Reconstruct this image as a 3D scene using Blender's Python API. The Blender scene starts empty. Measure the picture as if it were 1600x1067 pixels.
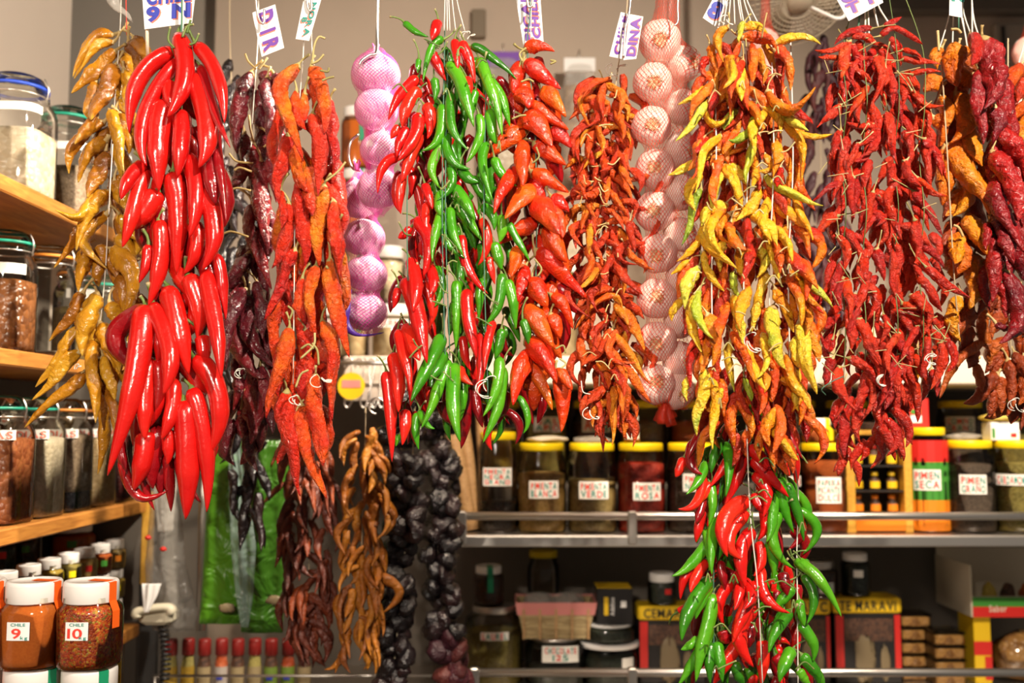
import bpy, math, random
import numpy as np
from mathutils import Vector

# ------------------------------------------------------------------ camera, world, light
scene = bpy.context.scene
C = scene.collection
PI = math.pi
F = 1556.0                       # focal length in pixels of the 1600 px wide frame
PITCH = math.radians(4.7)
CZ = 1.5
cam_data = bpy.data.cameras.new('camera')
cam = bpy.data.objects.new('camera', cam_data)
C.objects.link(cam)
cam.location = (0, 0, CZ)
cam.rotation_euler = (PI / 2 + PITCH, 0, 0)
cam_data.sensor_width = 36.0
cam_data.lens = 36.0 * F / 1600.0
cam_data.dof.use_dof = True
cam_data.dof.focus_distance = 1.54
cam_data.dof.aperture_fstop = 2.6
cam_data.clip_start = 0.05
scene.camera = cam

world = bpy.data.worlds.new('World')
scene.world = world
world.use_nodes = True
world.node_tree.nodes['Background'].inputs[0].default_value = (1.0, 0.86, 0.72, 1)
world.node_tree.nodes['Background'].inputs[1].default_value = 0.13

vs = scene.view_settings
vs.view_transform = 'Standard'
vs.look = 'None'
vs.exposure = 0.0
vs.gamma = 1.0
vs.use_curve_mapping = False


def spot(name, loc, target, watts, angle, blend, radius, col):
    d = bpy.data.lights.new(name, 'SPOT')
    d.energy = watts
    d.spot_size = math.radians(angle)
    d.spot_blend = blend
    d.shadow_soft_size = radius
    d.color = col
    o = bpy.data.objects.new(name, d)
    C.objects.link(o)
    o.location = loc
    o.rotation_euler = (Vector(target) - Vector(loc)).to_track_quat('-Z', 'Y').to_euler()
    return o


WARM = (1.0, 0.86, 0.70)
spot('spot_light', (0.95, -0.15, 3.05), (0.05, 1.6, 1.75), 380, 82, 0.55, 0.035, WARM)
spot('spot_light', (-0.62, -0.95, 2.35), (-0.62, 1.6, 1.45), 190, 56, 0.6, 0.035, WARM)
spot('spot_light', (0.10, 1.73, 2.30), (0.12, 2.50, 1.40), 85, 80, 0.7, 0.12, (1.0, 0.80, 0.60))  # added fill behind the strings for the left back-shelf jars, no real lamp
spot('spot_light', (1.05, 1.73, 2.30), (1.00, 2.50, 1.40), 85, 80, 0.7, 0.12, (1.0, 0.80, 0.60))  # added fill like the one before, for the right back-shelf jars
spot('spot_light', (0.10, 1.72, 2.34), (-0.95, 2.02, 1.50), 165, 66, 0.6, 0.05, (1.0, 0.86, 0.68))

rnd = random.Random(7)
nrnd = np.random.RandomState(7)


def P(px, py, Y):
    """photo pixel -> point of the place at distance Y in front of the camera"""
    dx, dz = (px - 800.0) / F, (533.5 - py) / F
    c, s = math.cos(PITCH), math.sin(PITCH)
    t = Y / (c - dz * s)
    return np.array((dx * t, Y, CZ + (s + dz * c) * t))


# ------------------------------------------------------------------ objects
def tag(o, label=None, cat=None, group=None, kind=None):
    if label: o['label'] = label
    if cat: o['category'] = cat
    if group: o['group'] = group
    if kind: o['kind'] = kind
    return o


def thing(name, loc, label, cat, group=None, rz=0.0):
    o = bpy.data.objects.new(name, None)
    C.objects.link(o)
    o.location = tuple(float(v) for v in loc)
    o.rotation_euler = (0, 0, rz)
    o.empty_display_size = 0.02
    return tag(o, label, cat, group)


def mk(name, V, Fc, mat, parent=None, loc=None, uv=None, smooth=True, idx=None):
    me = bpy.data.meshes.new(name)
    V = np.asarray(V, dtype=float)
    me.from_pydata(V.tolist(), [], Fc)
    for m in (mat if isinstance(mat, (list, tuple)) else [mat]):
        me.materials.append(m)
    if smooth:
        me.polygons.foreach_set('use_smooth', [True] * len(me.polygons))
    if idx is not None:
        me.polygons.foreach_set('material_index', idx)
    if uv is not None:
        lay = me.uv_layers.new(name='uv')
        li = np.empty(len(me.loops), dtype=np.int32)
        me.loops.foreach_get('vertex_index', li)
        lay.data.foreach_set('uv', np.asarray(uv, dtype=np.float32)[li].ravel())
    me.update()
    o = bpy.data.objects.new(name, me)
    C.objects.link(o)
    if parent is not None:
        o.parent = parent
    if loc is not None:
        o.location = tuple(float(v) for v in loc)
    return o


class MB:
    """collects shapes into one mesh"""
    def __init__(s): s.V, s.F, s.I, s.n, s.UV = [], [], [], 0, []

    def add(s, V, Fc, i=0, uv=None):
        V = np.asarray(V, dtype=float)
        s.V.append(V)
        s.F += [tuple(k + s.n for k in f) for f in Fc]
        s.I += [i] * len(Fc)
        s.UV.append(np.zeros((len(V), 2)) if uv is None else np.asarray(uv))
        s.n += len(V)
        return s

    def build(s, name, mat, parent=None, loc=None, smooth=True, off=(0, 0, 0)):
        V = np.concatenate(s.V) - np.asarray(off)
        return mk(name, V, s.F, mat, parent, loc, np.concatenate(s.UV), smooth, s.I)


def frames(Q):
    T = np.gradient(Q, axis=0)
    T /= np.linalg.norm(T, axis=1)[:, None] + 1e-12
    n = len(Q)
    N = np.zeros_like(Q)
    a = np.array((0.0, -1.0, 0.0))
    if abs(T[0] @ a) > 0.9: a = np.array((1.0, 0, 0))
    v = a - T[0] * (a @ T[0])
    N[0] = v / np.linalg.norm(v)
    for i in range(1, n):
        v = N[i - 1] - T[i] * (N[i - 1] @ T[i])
        N[i] = v / (np.linalg.norm(v) + 1e-12)
    return T, N, np.cross(T, N)


def sweep(Q, R, sides, prof=None, caps=True):
    """tube along Q; R radius per ring; prof (n x sides) multiplies it"""
    Q = np.asarray(Q, dtype=float)
    n = len(Q)
    R = np.broadcast_to(np.asarray(R, dtype=float), (n,))
    T, N, B = frames(Q)
    th = np.arange(sides) * 2 * PI / sides
    rr = R[:, None] * (prof if prof is not None else np.ones((n, sides)))
    V = Q[:, None, :] + rr[..., None] * (np.cos(th)[None, :, None] * N[:, None, :] + np.sin(th)[None, :, None] * B[:, None, :])
    V = V.reshape(-1, 3)
    Fc = []
    for i in range(n - 1):
        a, b = i * sides, (i + 1) * sides
        for j in range(sides):
            k = (j + 1) % sides
            Fc.append((a + j, a + k, b + k, b + j))
    uv = np.stack([np.tile(np.arange(sides) / sides, n), np.repeat(np.linspace(0, 1, n), sides)], 1)
    if caps:
        V = np.vstack([V, Q[0], Q[-1]])
        uv = np.vstack([uv, (0.5, 0), (0.5, 1)])
        c0, c1 = n * sides, n * sides + 1
        for j in range(sides):
            k = (j + 1) % sides
            Fc.append((c0, k, j))
            Fc.append((c1, (n - 1) * sides + j, (n - 1) * sides + k))
    return V, Fc, uv


def smooth_path(pts, n):
    """Catmull-Rom through pts"""
    pts = np.asarray(pts, dtype=float)
    if len(pts) == 2:
        return pts[0] + (pts[1] - pts[0]) * np.linspace(0, 1, n)[:, None]
    p = np.vstack([2 * pts[0] - pts[1], pts, 2 * pts[-1] - pts[-2]])
    m = len(pts) - 1
    out = []
    for s in np.linspace(0, m, n):
        i = min(int(s), m - 1)
        t = s - i
        a, b, c, d = p[i], p[i + 1], p[i + 2], p[i + 3]
        out.append(0.5 * (2 * b + (c - a) * t + (2 * a - 5 * b + 4 * c - d) * t * t + (3 * b - a - 3 * c + d) * t ** 3))
    return np.array(out)


def lathe(prof, sides=32, ex=2.0, off=(0, 0, 0)):
    """profile of (r, z); ex > 2 makes the plan a rounded square"""
    th = np.arange(sides) * 2 * PI / sides - PI / 2
    k = (np.abs(np.cos(th)) ** ex + np.abs(np.sin(th)) ** ex) ** (-1.0 / ex)
    V, Fc, uv = [], [], []
    n = len(prof)
    for i, (r, z) in enumerate(prof):
        for j in range(sides):
            V.append((r * k[j] * math.cos(th[j]) + off[0], r * k[j] * math.sin(th[j]) + off[1], z + off[2]))
            uv.append((j / sides, i / max(1, n - 1)))
    for i in range(n - 1):
        a, b = i * sides, (i + 1) * sides
        for j in range(sides):
            q = (j + 1) % sides
            Fc.append((a + j, a + q, b + q, b + j))
    if prof[0][0] > 1e-6: Fc.append(tuple(range(sides))[::-1])
    if prof[-1][0] > 1e-6: Fc.append(tuple(range((n - 1) * sides, n * sides)))
    return np.array(V), Fc, uv


def box(x0, x1, y0, y1, z0, z1, bev=0.0):
    """box with chamfered edges"""
    b = min(bev, (x1 - x0) / 2.2, (y1 - y0) / 2.2, (z1 - z0) / 2.2)
    if b <= 0:
        V = [(x, y, z) for z in (z0, z1) for y in (y0, y1) for x in (x0, x1)]
        return np.array(V), [(0, 2, 3, 1), (4, 5, 7, 6), (0, 1, 5, 4), (2, 6, 7, 3), (0, 4, 6, 2), (1, 3, 7, 5)], None
    rings = []
    for (ins, z) in ((b, z0), (0, z0 + b), (0, z1 - b), (b, z1)):
        X0, X1, Y0, Y1 = x0 + ins, x1 - ins, y0 + ins, y1 - ins
        rings.append([(X0 + b, Y0, z), (X1 - b, Y0, z), (X1, Y0 + b, z), (X1, Y1 - b, z), (X1 - b, Y1, z), (X0 + b, Y1, z), (X0, Y1 - b, z), (X0, Y0 + b, z)])
    V = [p for r in rings for p in r]
    Fc = []
    for i in range(3):
        for j in range(8):
            k = (j + 1) % 8
            Fc.append((i * 8 + j, i * 8 + k, i * 8 + 8 + k, i * 8 + 8 + j))
    Fc.append(tuple(range(7, -1, -1)))
    Fc.append(tuple(range(24, 32)))
    return np.array(V), Fc, None


def bx(name, lo, hi, mat, parent=None, bev=0.003, loc=None):
    V, Fc, _ = box(lo[0], hi[0], lo[1], hi[1], lo[2], hi[2], bev)
    return mk(name, V, Fc, mat, parent, loc, None, False)


_glyph = {}


def glyphs(s, bold=0.022):
    """outline letters as flat meshes: [(verts, faces, char)] 1 unit cap height about 0.7"""
    if (s, bold) in _glyph: return _glyph[(s, bold)]
    out, x = [], 0.0
    for ch in s:
        if ch == ' ':
            x += 0.35
            continue
        cu = bpy.data.curves.new('t', 'FONT')
        cu.body = ch
        cu.resolution_u = 3
        cu.offset = bold
        ob = bpy.data.objects.new('t', cu)
        C.objects.link(ob)
        dg = bpy.context.evaluated_depsgraph_get()
        me = ob.evaluated_get(dg).to_mesh()
        V = np.array([v.co[:] for v in me.vertices]) if len(me.vertices) else np.zeros((0, 3))
        Fc = [tuple(p.vertices) for p in me.polygons]
        bpy.data.objects.remove(ob)
        bpy.data.curves.remove(cu)
        if len(V):
            w = V[:, 0].max() - V[:, 0].min()
            V[:, 0] += x - V[:, 0].min()
            out.append((V, Fc, ch))
            x += w + 0.1
    _glyph[(s, bold)] = (out, max(x - 0.1, 0.01))
    return _glyph[(s, bold)]


def flat_text(lines, w, h, marg=0.08, colours=2, jitter=0.0, seed=0, bold=0.022):
    """lines of text fitted into w x h; returns MB in (x, 0, z) with alternating material index"""
    r = random.Random(seed)
    mb = MB()
    lh = h * (1 - 2 * marg) / len(lines)
    for i, ln in enumerate(lines):
        g, tw = glyphs(ln, bold)
        sy = lh * 0.86 / 0.72
        sx = min(sy * 1.5, w * (1 - 2 * marg) / tw)
        z = h / 2 - h * marg - (i + 1) * lh + lh * 0.07
        for q, (V, Fc, ch) in enumerate(g):
            U = np.zeros_like(V)
            U[:, 0] = V[:, 0] * sx - tw * sx / 2
            U[:, 2] = V[:, 1] * sy + z + r.uniform(-jitter, jitter) * lh
            mb.add(U, Fc, (q + i) % colours)
    return mb


# ------------------------------------------------------------------ materials
def nodes(name):
    m = bpy.data.materials.new(name)
    m.use_nodes = True
    nt = m.node_tree
    return m, nt, nt.nodes['Principled BSDF']


def setp(b, **k):
    names = dict(base='Base Color', rough='Roughness', metal='Metallic', spec='Specular IOR Level', coat='Coat Weight',
                 coatr='Coat Roughness', trans='Transmission Weight', alpha='Alpha', sss='Subsurface Weight', ior='IOR',
                 em='Emission Color', ems='Emission Strength', sheen='Sheen Weight')
    for a, v in k.items():
        b.inputs[names[a]].default_value = (*v, 1) if isinstance(v, tuple) else v


def plain(name, base, rough=0.5, **k):
    m, nt, b = nodes(name)
    setp(b, base=base, rough=rough, **k)
    return m


def node(nt, t, **k):
    n = nt.nodes.new(t)
    for a, v in k.items(): setattr(n, a, v)
    return n


def ramp(nt, stops, interp='LINEAR'):
    r = nt.nodes.new('ShaderNodeValToRGB')
    r.color_ramp.interpolation = interp
    el = r.color_ramp.elements
    while len(el) < len(stops): el.new(0.5)
    for e, (p, c) in zip(el, stops):
        e.position = p
        e.color = (*c, 1)
    return r


def math_n(nt, op, a, b=None):
    n = nt.nodes.new('ShaderNodeMath')
    n.operation = op
    for i, v in enumerate((a, b)):
        if v is None: continue
        if isinstance(v, (int, float)): n.inputs[i].default_value = v
        else: nt.links.new(v, n.inputs[i])
    return n.outputs[0]


def pepper_mat(name, stops, rough=0.25, coat=0.3, wr=0.0, wscale=90, rw=0.65, nw=0.45, vw=0.0, nscale=22, tip=None, spec=0.5, mix=0.0):
    """skin of a pepper: colour from a ramp fed with the pepper's own random number, a noise and the way along it"""
    m, nt, b = nodes(name)
    L = nt.links.new
    oi = node(nt, 'ShaderNodeObjectInfo')
    tc = node(nt, 'ShaderNodeTexCoord')
    uv = node(nt, 'ShaderNodeSeparateXYZ')
    L(tc.outputs['UV'], uv.inputs[0])
    off = node(nt, 'ShaderNodeVectorMath', operation='ADD')
    L(tc.outputs['Object'], off.inputs[0])
    rv = math_n(nt, 'MULTIPLY', oi.outputs['Random'], 9.0)
    L(rv, off.inputs[1])
    nz = node(nt, 'ShaderNodeTexNoise')
    nz.inputs['Scale'].default_value = nscale
    nz.inputs['Detail'].default_value = 3
    L(off.outputs[0], nz.inputs['Vector'])
    a = math_n(nt, 'MULTIPLY', oi.outputs['Random'], rw)
    q = math_n(nt, 'MULTIPLY', math_n(nt, 'SUBTRACT', nz.outputs['Fac'], 0.5), nw * 2.4)
    v = math_n(nt, 'MULTIPLY', uv.outputs['Y'], vw)
    f = math_n(nt, 'ADD', math_n(nt, 'ADD', a, q), math_n(nt, 'ADD', v, (1 - rw - vw) / 2))
    rp = ramp(nt, stops)
    L(f, rp.inputs['Fac'])
    col = rp.outputs['Color']
    if tip is not None:
        mx = node(nt, 'ShaderNodeMix', data_type='RGBA')
        mr = node(nt, 'ShaderNodeMapRange')
        mr.inputs['From Min'].default_value = 0.9
        mr.inputs['From Max'].default_value = 1.0
        L(uv.outputs['Y'], mr.inputs['Value'])
        L(mr.outputs[0], mx.inputs['Factor'])
        L(col, mx.inputs['A'])
        mx.inputs['B'].default_value = (*tip, 1)
        col = mx.outputs['Result']
    L(col, b.inputs['Base Color'])
    setp(b, rough=rough, coat=coat, coatr=0.08, spec=spec)
    if wr > 0:
        vo = node(nt, 'ShaderNodeTexNoise')
        vo.inputs['Scale'].default_value = wscale
        vo.inputs['Detail'].default_value = 4
        vo.inputs['Roughness'].default_value = 0.6
        vo.inputs['Distortion'].default_value = 0.7
        L(off.outputs[0], vo.inputs['Vector'])
        bp = node(nt, 'ShaderNodeBump')
        bp.inputs['Strength'].default_value = wr
        bp.inputs['Distance'].default_value = 0.010
        L(vo.outputs['Fac'], bp.inputs['Height'])
        L(bp.outputs[0], b.inputs['Normal'])
        L(bp.outputs[0], b.inputs['Coat Normal'])
    return m


M = {}
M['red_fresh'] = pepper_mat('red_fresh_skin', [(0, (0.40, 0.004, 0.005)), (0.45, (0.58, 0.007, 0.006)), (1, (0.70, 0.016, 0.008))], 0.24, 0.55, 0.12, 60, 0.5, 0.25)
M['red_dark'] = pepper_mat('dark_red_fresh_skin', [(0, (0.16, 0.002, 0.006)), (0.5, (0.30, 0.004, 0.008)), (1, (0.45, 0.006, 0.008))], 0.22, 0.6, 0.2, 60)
M['red_small'] = pepper_mat('small_red_skin', [(0, (0.45, 0.004, 0.006)), (0.5, (0.70, 0.010, 0.007)), (1, (0.80, 0.030, 0.010))], 0.25, 0.5, 0.14, 90)
M['green'] = pepper_mat('green_skin', [(0, (0.018, 0.13, 0.006)), (0.5, (0.055, 0.30, 0.008)), (1, (0.13, 0.43, 0.015))], 0.25, 0.5, 0.16, 80)
M['ochre'] = pepper_mat('ochre_skin', [(0, (0.13, 0.038, 0.006)), (0.3, (0.36, 0.125, 0.008)), (0.65, (0.60, 0.27, 0.012)), (1, (0.68, 0.38, 0.03))], 0.22, 0.6, 0.5, 60, 0.7, 0.45, 0.15, tip=(0.65, 0.4, 0.06))
M['burgundy'] = pepper_mat('burgundy_skin', [(0, (0.035, 0.005, 0.010)), (0.5, (0.14, 0.011, 0.018)), (1, (0.30, 0.016, 0.018))], 0.22, 0.6, 0.75, 75)
M['orange_wrinkled'] = pepper_mat('orange_wrinkled_skin', [(0, (0.50, 0.008, 0.004)), (0.45, (0.72, 0.030, 0.005)), (0.75, (0.80, 0.10, 0.006)), (1, (0.84, 0.28, 0.010))], 0.28, 0.4, 1.0, 150, 0.6, 0.5, -0.2, tip=(0.5, 0.008, 0.006))
M['fat'] = pepper_mat('fat_pepper_skin', [(0, (0.48, 0.008, 0.005)), (0.4, (0.70, 0.022, 0.005)), (0.75, (0.76, 0.075, 0.006)), (1, (0.78, 0.18, 0.010))], 0.26, 0.5, 0.55, 80)
M['thin_orange'] = pepper_mat('thin_dry_skin', [(0, (0.26, 0.010, 0.004)), (0.3, (0.56, 0.035, 0.005)), (0.6, (0.72, 0.11, 0.005)), (0.82, (0.78, 0.24, 0.008)), (1, (0.80, 0.42, 0.04))], 0.34, 0.25, 0.8, 140, 0.7, 0.4)
M['yellow'] = pepper_mat('yellow_dry_skin', [(0, (0.58, 0.020, 0.005)), (0.16, (0.78, 0.10, 0.006)), (0.34, (0.83, 0.24, 0.006)), (0.58, (0.85, 0.42, 0.010)), (0.84, (0.82, 0.58, 0.04)), (1, (0.40, 0.46, 0.03))], 0.28, 0.4, 0.8, 120, 0.72, 0.45, 0.12)
M['yellow_green'] = pepper_mat('yellow_green_skin', [(0, (0.10, 0.22, 0.01)), (0.5, (0.40, 0.48, 0.03)), (1, (0.75, 0.58, 0.06))], 0.3, 0.4, 0.6, 120)
M['red_dry'] = pepper_mat('red_dry_skin', [(0, (0.26, 0.005, 0.004)), (0.4, (0.54, 0.014, 0.005)), (0.8, (0.72, 0.045, 0.006)), (1, (0.78, 0.14, 0.010))], 0.21, 0.5, 0.8, 150, 0.6, 0.4)
M['orange_yellow'] = pepper_mat('orange_yellow_skin', [(0, (0.64, 0.075, 0.005)), (0.4, (0.80, 0.21, 0.006)), (0.8, (0.85, 0.34, 0.008)), (1, (0.84, 0.46, 0.03))], 0.32, 0.35, 0.9, 110, 0.6, 0.4)
M['wine'] = pepper_mat('wine_red_skin', [(0, (0.085, 0.005, 0.012)), (0.45, (0.27, 0.007, 0.010)), (1, (0.50, 0.014, 0.010))], 0.27, 0.45, 0.8, 90)
M['rust'] = pepper_mat('rust_skin', [(0, (0.16, 0.02, 0.006)), (0.5, (0.42, 0.06, 0.008)), (1, (0.62, 0.15, 0.012))], 0.35, 0.3, 0.8, 110)
M['brown_dry'] = pepper_mat('brown_dry_skin', [(0, (0.05, 0.010, 0.006)), (0.5, (0.13, 0.022, 0.008)), (1, (0.30, 0.055, 0.010))], 0.4, 0.15, 0.7, 90)
M['amber_dry'] = pepper_mat('amber_dry_skin', [(0, (0.17, 0.045, 0.006)), (0.5, (0.36, 0.11, 0.008)), (1, (0.54, 0.21, 0.016))], 0.4, 0.15, 0.7, 90)
M['black_dry'] = pepper_mat('black_dry_skin', [(0, (0.004, 0.003, 0.004)), (0.5, (0.008, 0.005, 0.006)), (1, (0.022, 0.008, 0.009))], 0.25, 0.25, 0.8, 60)
M['plum_dry'] = pepper_mat('plum_dry_skin', [(0, (0.016, 0.004, 0.008)), (0.5, (0.045, 0.007, 0.014)), (1, (0.11, 0.022, 0.016))], 0.5, 0.0, 0.6, 80)
M['stem_green'] = pepper_mat('green_stem', [(0, (0.05, 0.11, 0.02)), (0.5, (0.13, 0.20, 0.04)), (1, (0.26, 0.30, 0.09))], 0.55, 0.0, 0, rw=0.6, nw=0.4, tip=(0.45, 0.36, 0.18))
M['stem_tan'] = pepper_mat('tan_stem', [(0, (0.36, 0.24, 0.08)), (0.5, (0.55, 0.40, 0.16)), (1, (0.68, 0.54, 0.27))], 0.6, 0.0, 0)
M['stem_olive'] = pepper_mat('olive_stem', [(0, (0.20, 0.18, 0.05)), (0.5, (0.38, 0.32, 0.11)), (1, (0.55, 0.46, 0.20))], 0.6, 0.0, 0)
M['twine'] = plain('white_twine', (0.80, 0.76, 0.68), 0.8)
M['twine_tan'] = plain('tan_twine', (0.55, 0.44, 0.28), 0.85)
M['twine_green'] = plain('green_twine', (0.07, 0.20, 0.13), 0.7)
M['steel'] = plain('polished_steel', (0.84, 0.81, 0.77), 0.33, metal=1.0)
M['steel_dull'] = plain('brushed_steel', (0.62, 0.58, 0.53), 0.36, metal=1.0)
M['dark_metal'] = plain('dark_metal', (0.10, 0.10, 0.10), 0.4, metal=0.8)
M['white_plastic'] = plain('white_plastic', (0.86, 0.84, 0.81), 0.35)
M['yellow_plastic'] = plain('yellow_plastic', (0.85, 0.62, 0.005), 0.35)
M['paper'] = plain('white_paper', (0.86, 0.85, 0.83), 0.6)
M['label_paper'] = plain('label_paper', (0.86, 0.84, 0.78), 0.6)
M['ink_red'] = plain('red_ink', (0.75, 0.05, 0.03), 0.6)
M['ink_coral'] = plain('coral_ink', (0.85, 0.20, 0.14), 0.6)
M['ink_teal'] = plain('teal_ink', (0.015, 0.26, 0.21), 0.6)
M['ink_blue'] = plain('blue_ink', (0.035, 0.05, 0.40), 0.6)
M['ink_violet'] = plain('violet_ink', (0.16, 0.05, 0.36), 0.6)
M['ink_black'] = plain('black_ink', (0.015, 0.013, 0.012), 0.6)
M['orange_tape'] = plain('orange_tape', (0.90, 0.13, 0.01), 0.4)
M['green_tape'] = plain('green_tape', (0.01, 0.28, 0.13), 0.4)
M['yellow_tape'] = plain('yellow_tape', (0.88, 0.70, 0.01), 0.4)
M['red_plastic'] = plain('red_plastic', (0.55, 0.02, 0.012), 0.35)
M['red_print'] = plain('red_print', (0.62, 0.02, 0.015), 0.45)
M['green_print'] = plain('green_print', (0.05, 0.25, 0.03), 0.45)
M['yellow_print'] = plain('yellow_print', (0.78, 0.50, 0.01), 0.45)
M['orange_print'] = plain('orange_print', (0.75, 0.22, 0.01), 0.45)
M['black_print'] = plain('black_print', (0.016, 0.014, 0.014), 0.35)
M['cream_board'] = plain('cream_board', (0.62, 0.55, 0.42), 0.7)
M['print_tan'] = plain('tan_print', (0.20, 0.15, 0.08), 0.5)  # dark tan for printed figures and emblems
M['pink_cloth'] = plain('pink_cloth', (0.62, 0.22, 0.20), 0.8)
M['rubber_orange'] = plain('orange_rubber', (0.80, 0.28, 0.04), 0.5)
M['rubber_blue'] = plain('blue_seal', (0.03, 0.09, 0.62), 0.4)
M['rubber_green'] = plain('green_seal', (0.02, 0.33, 0.22), 0.4)
M['phone_plastic'] = plain('beige_plastic', (0.58, 0.53, 0.40), 0.45)
M['black_plastic'] = plain('black_plastic', (0.015, 0.015, 0.016), 0.4)
M['purple_tag'] = plain('purple_plastic', (0.10, 0.03, 0.36), 0.4)
M['yellow_sign'] = plain('yellow_card', (0.88, 0.66, 0.02), 0.5)


def wood_mat(name, a, b_, sc=6.0, rough=0.5):
    m, nt, b = nodes(name)
    tc = node(nt, 'ShaderNodeTexCoord')
    mp = node(nt, 'ShaderNodeMapping')
    mp.inputs['Scale'].default_value = (sc * 4, sc * 0.6, sc * 6)
    nz = node(nt, 'ShaderNodeTexNoise')
    nz.inputs['Scale'].default_value = 3
    nz.inputs['Detail'].default_value = 6
    nz.inputs['Distortion'].default_value = 1.2
    nt.links.new(tc.outputs['Object'], mp.inputs[0])
    nt.links.new(mp.outputs[0], nz.inputs['Vector'])
    r = ramp(nt, [(0.3, a), (0.7, b_)])
    nt.links.new(nz.outputs['Fac'], r.inputs['Fac'])
    nt.links.new(r.outputs['Color'], b.inputs['Base Color'])
    setp(b, rough=rough)
    return m


M['wood'] = wood_mat('orange_pine', (0.36, 0.13, 0.022), (0.56, 0.24, 0.045))
M['wood_yellow'] = wood_mat('yellow_wood', (0.55, 0.27, 0.03), (0.68, 0.38, 0.05))
M['wood_stick'] = wood_mat('pale_stick_wood', (0.36, 0.20, 0.08), (0.56, 0.35, 0.16))
M['wood_bright'] = wood_mat('thin_stick_wood', (0.75, 0.6, 0.42), (0.85, 0.72, 0.55))


def wall_mat(name, a, b_, rough=0.75, sc=2.0):
    m, nt, b = nodes(name)
    tc = node(nt, 'ShaderNodeTexCoord')
    nz = node(nt, 'ShaderNodeTexNoise')
    nz.inputs['Scale'].default_value = sc
    nz.inputs['Detail'].default_value = 5
    nt.links.new(tc.outputs['Object'], nz.inputs['Vector'])
    r = ramp(nt, [(0.3, a), (0.7, b_)])
    nt.links.new(nz.outputs['Fac'], r.inputs['Fac'])
    nt.links.new(r.outputs['Color'], b.inputs['Base Color'])
    setp(b, rough=rough)
    return m


M['wall'] = wall_mat('beige_wall', (0.40, 0.32, 0.25), (0.46, 0.37, 0.29))
M['wall_grey'] = wall_mat('grey_wall', (0.30, 0.265, 0.22), (0.36, 0.31, 0.26))
M['wall_light'] = wall_mat('pale_panel', (0.66, 0.58, 0.50), (0.74, 0.66, 0.57))
M['wall_dark'] = wall_mat('dark_back_panel', (0.10, 0.085, 0.07), (0.14, 0.12, 0.10))
M['floor'] = wall_mat('grey_floor', (0.10, 0.09, 0.08), (0.15, 0.14, 0.12))
M['ledge'] = wall_mat('painted_ledge', (0.62, 0.53, 0.45), (0.70, 0.60, 0.50))


def thin_glass(name, tint=(0.97, 0.97, 0.95), ior=1.45, rough=0.03):
    m = bpy.data.materials.new(name)
    m.use_nodes = True
    nt = m.node_tree
    nt.nodes.remove(nt.nodes['Principled BSDF'])
    out = nt.nodes['Material Output']
    tr = node(nt, 'ShaderNodeBsdfTransparent')
    tr.inputs[0].default_value = (*tint, 1)
    gl = node(nt, 'ShaderNodeBsdfGlossy')
    gl.inputs['Roughness'].default_value = rough
    fr = node(nt, 'ShaderNodeFresnel')
    fr.inputs[0].default_value = ior
    mx = node(nt, 'ShaderNodeMixShader')
    nt.links.new(fr.outputs[0], mx.inputs[0])
    nt.links.new(tr.outputs[0], mx.inputs[1])
    nt.links.new(gl.outputs[0], mx.inputs[2])
    nt.links.new(mx.outputs[0], out.inputs[0])
    return m


M['glass'] = thin_glass('clear_glass', (0.93, 0.93, 0.91))
M['pet'] = thin_glass('clear_plastic', (0.94, 0.92, 0.86), 1.5, 0.08)


def film(name, col, cover, rough=0.25):
    """a thin crumpled plastic film"""
    m = bpy.data.materials.new(name)
    m.use_nodes = True
    nt = m.node_tree
    b = nt.nodes['Principled BSDF']
    setp(b, base=col, rough=rough)
    out = nt.nodes['Material Output']
    tr = node(nt, 'ShaderNodeBsdfTransparent')
    mx = node(nt, 'ShaderNodeMixShader')
    mx.inputs[0].default_value = cover
    nz = node(nt, 'ShaderNodeTexNoise')
    nz.inputs['Scale'].default_value = 14
    nz.inputs['Distortion'].default_value = 1.5
    bp = node(nt, 'ShaderNodeBump')
    bp.inputs['Strength'].default_value = 0.8
    bp.inputs['Distance'].default_value = 0.02
    tc = node(nt, 'ShaderNodeTexCoord')
    nt.links.new(tc.outputs['Object'], nz.inputs['Vector'])
    nt.links.new(nz.outputs['Fac'], bp.inputs['Height'])
    nt.links.new(bp.outputs[0], b.inputs['Normal'])
    nt.links.new(tr.outputs[0], mx.inputs[1])
    nt.links.new(b.outputs[0], mx.inputs[2])
    nt.links.new(mx.outputs[0], out.inputs[0])
    return m


M['film'] = film('clear_film', (0.60, 0.57, 0.52), 0.34)
M['film_grey'] = film('grey_film', (0.34, 0.32, 0.29), 0.42)
M['bag_green'] = film('green_bag_plastic', (0.07, 0.22, 0.010), 0.97, 0.35)
M['bag_green_dark'] = film('dark_green_bag_plastic', (0.035, 0.12, 0.008), 0.97, 0.35)
M['bag_sheen'] = film('pale_blue_sheen', (0.33, 0.45, 0.42), 0.34, 0.2)  # sheen of the green bags, put into a pale film colour


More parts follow.
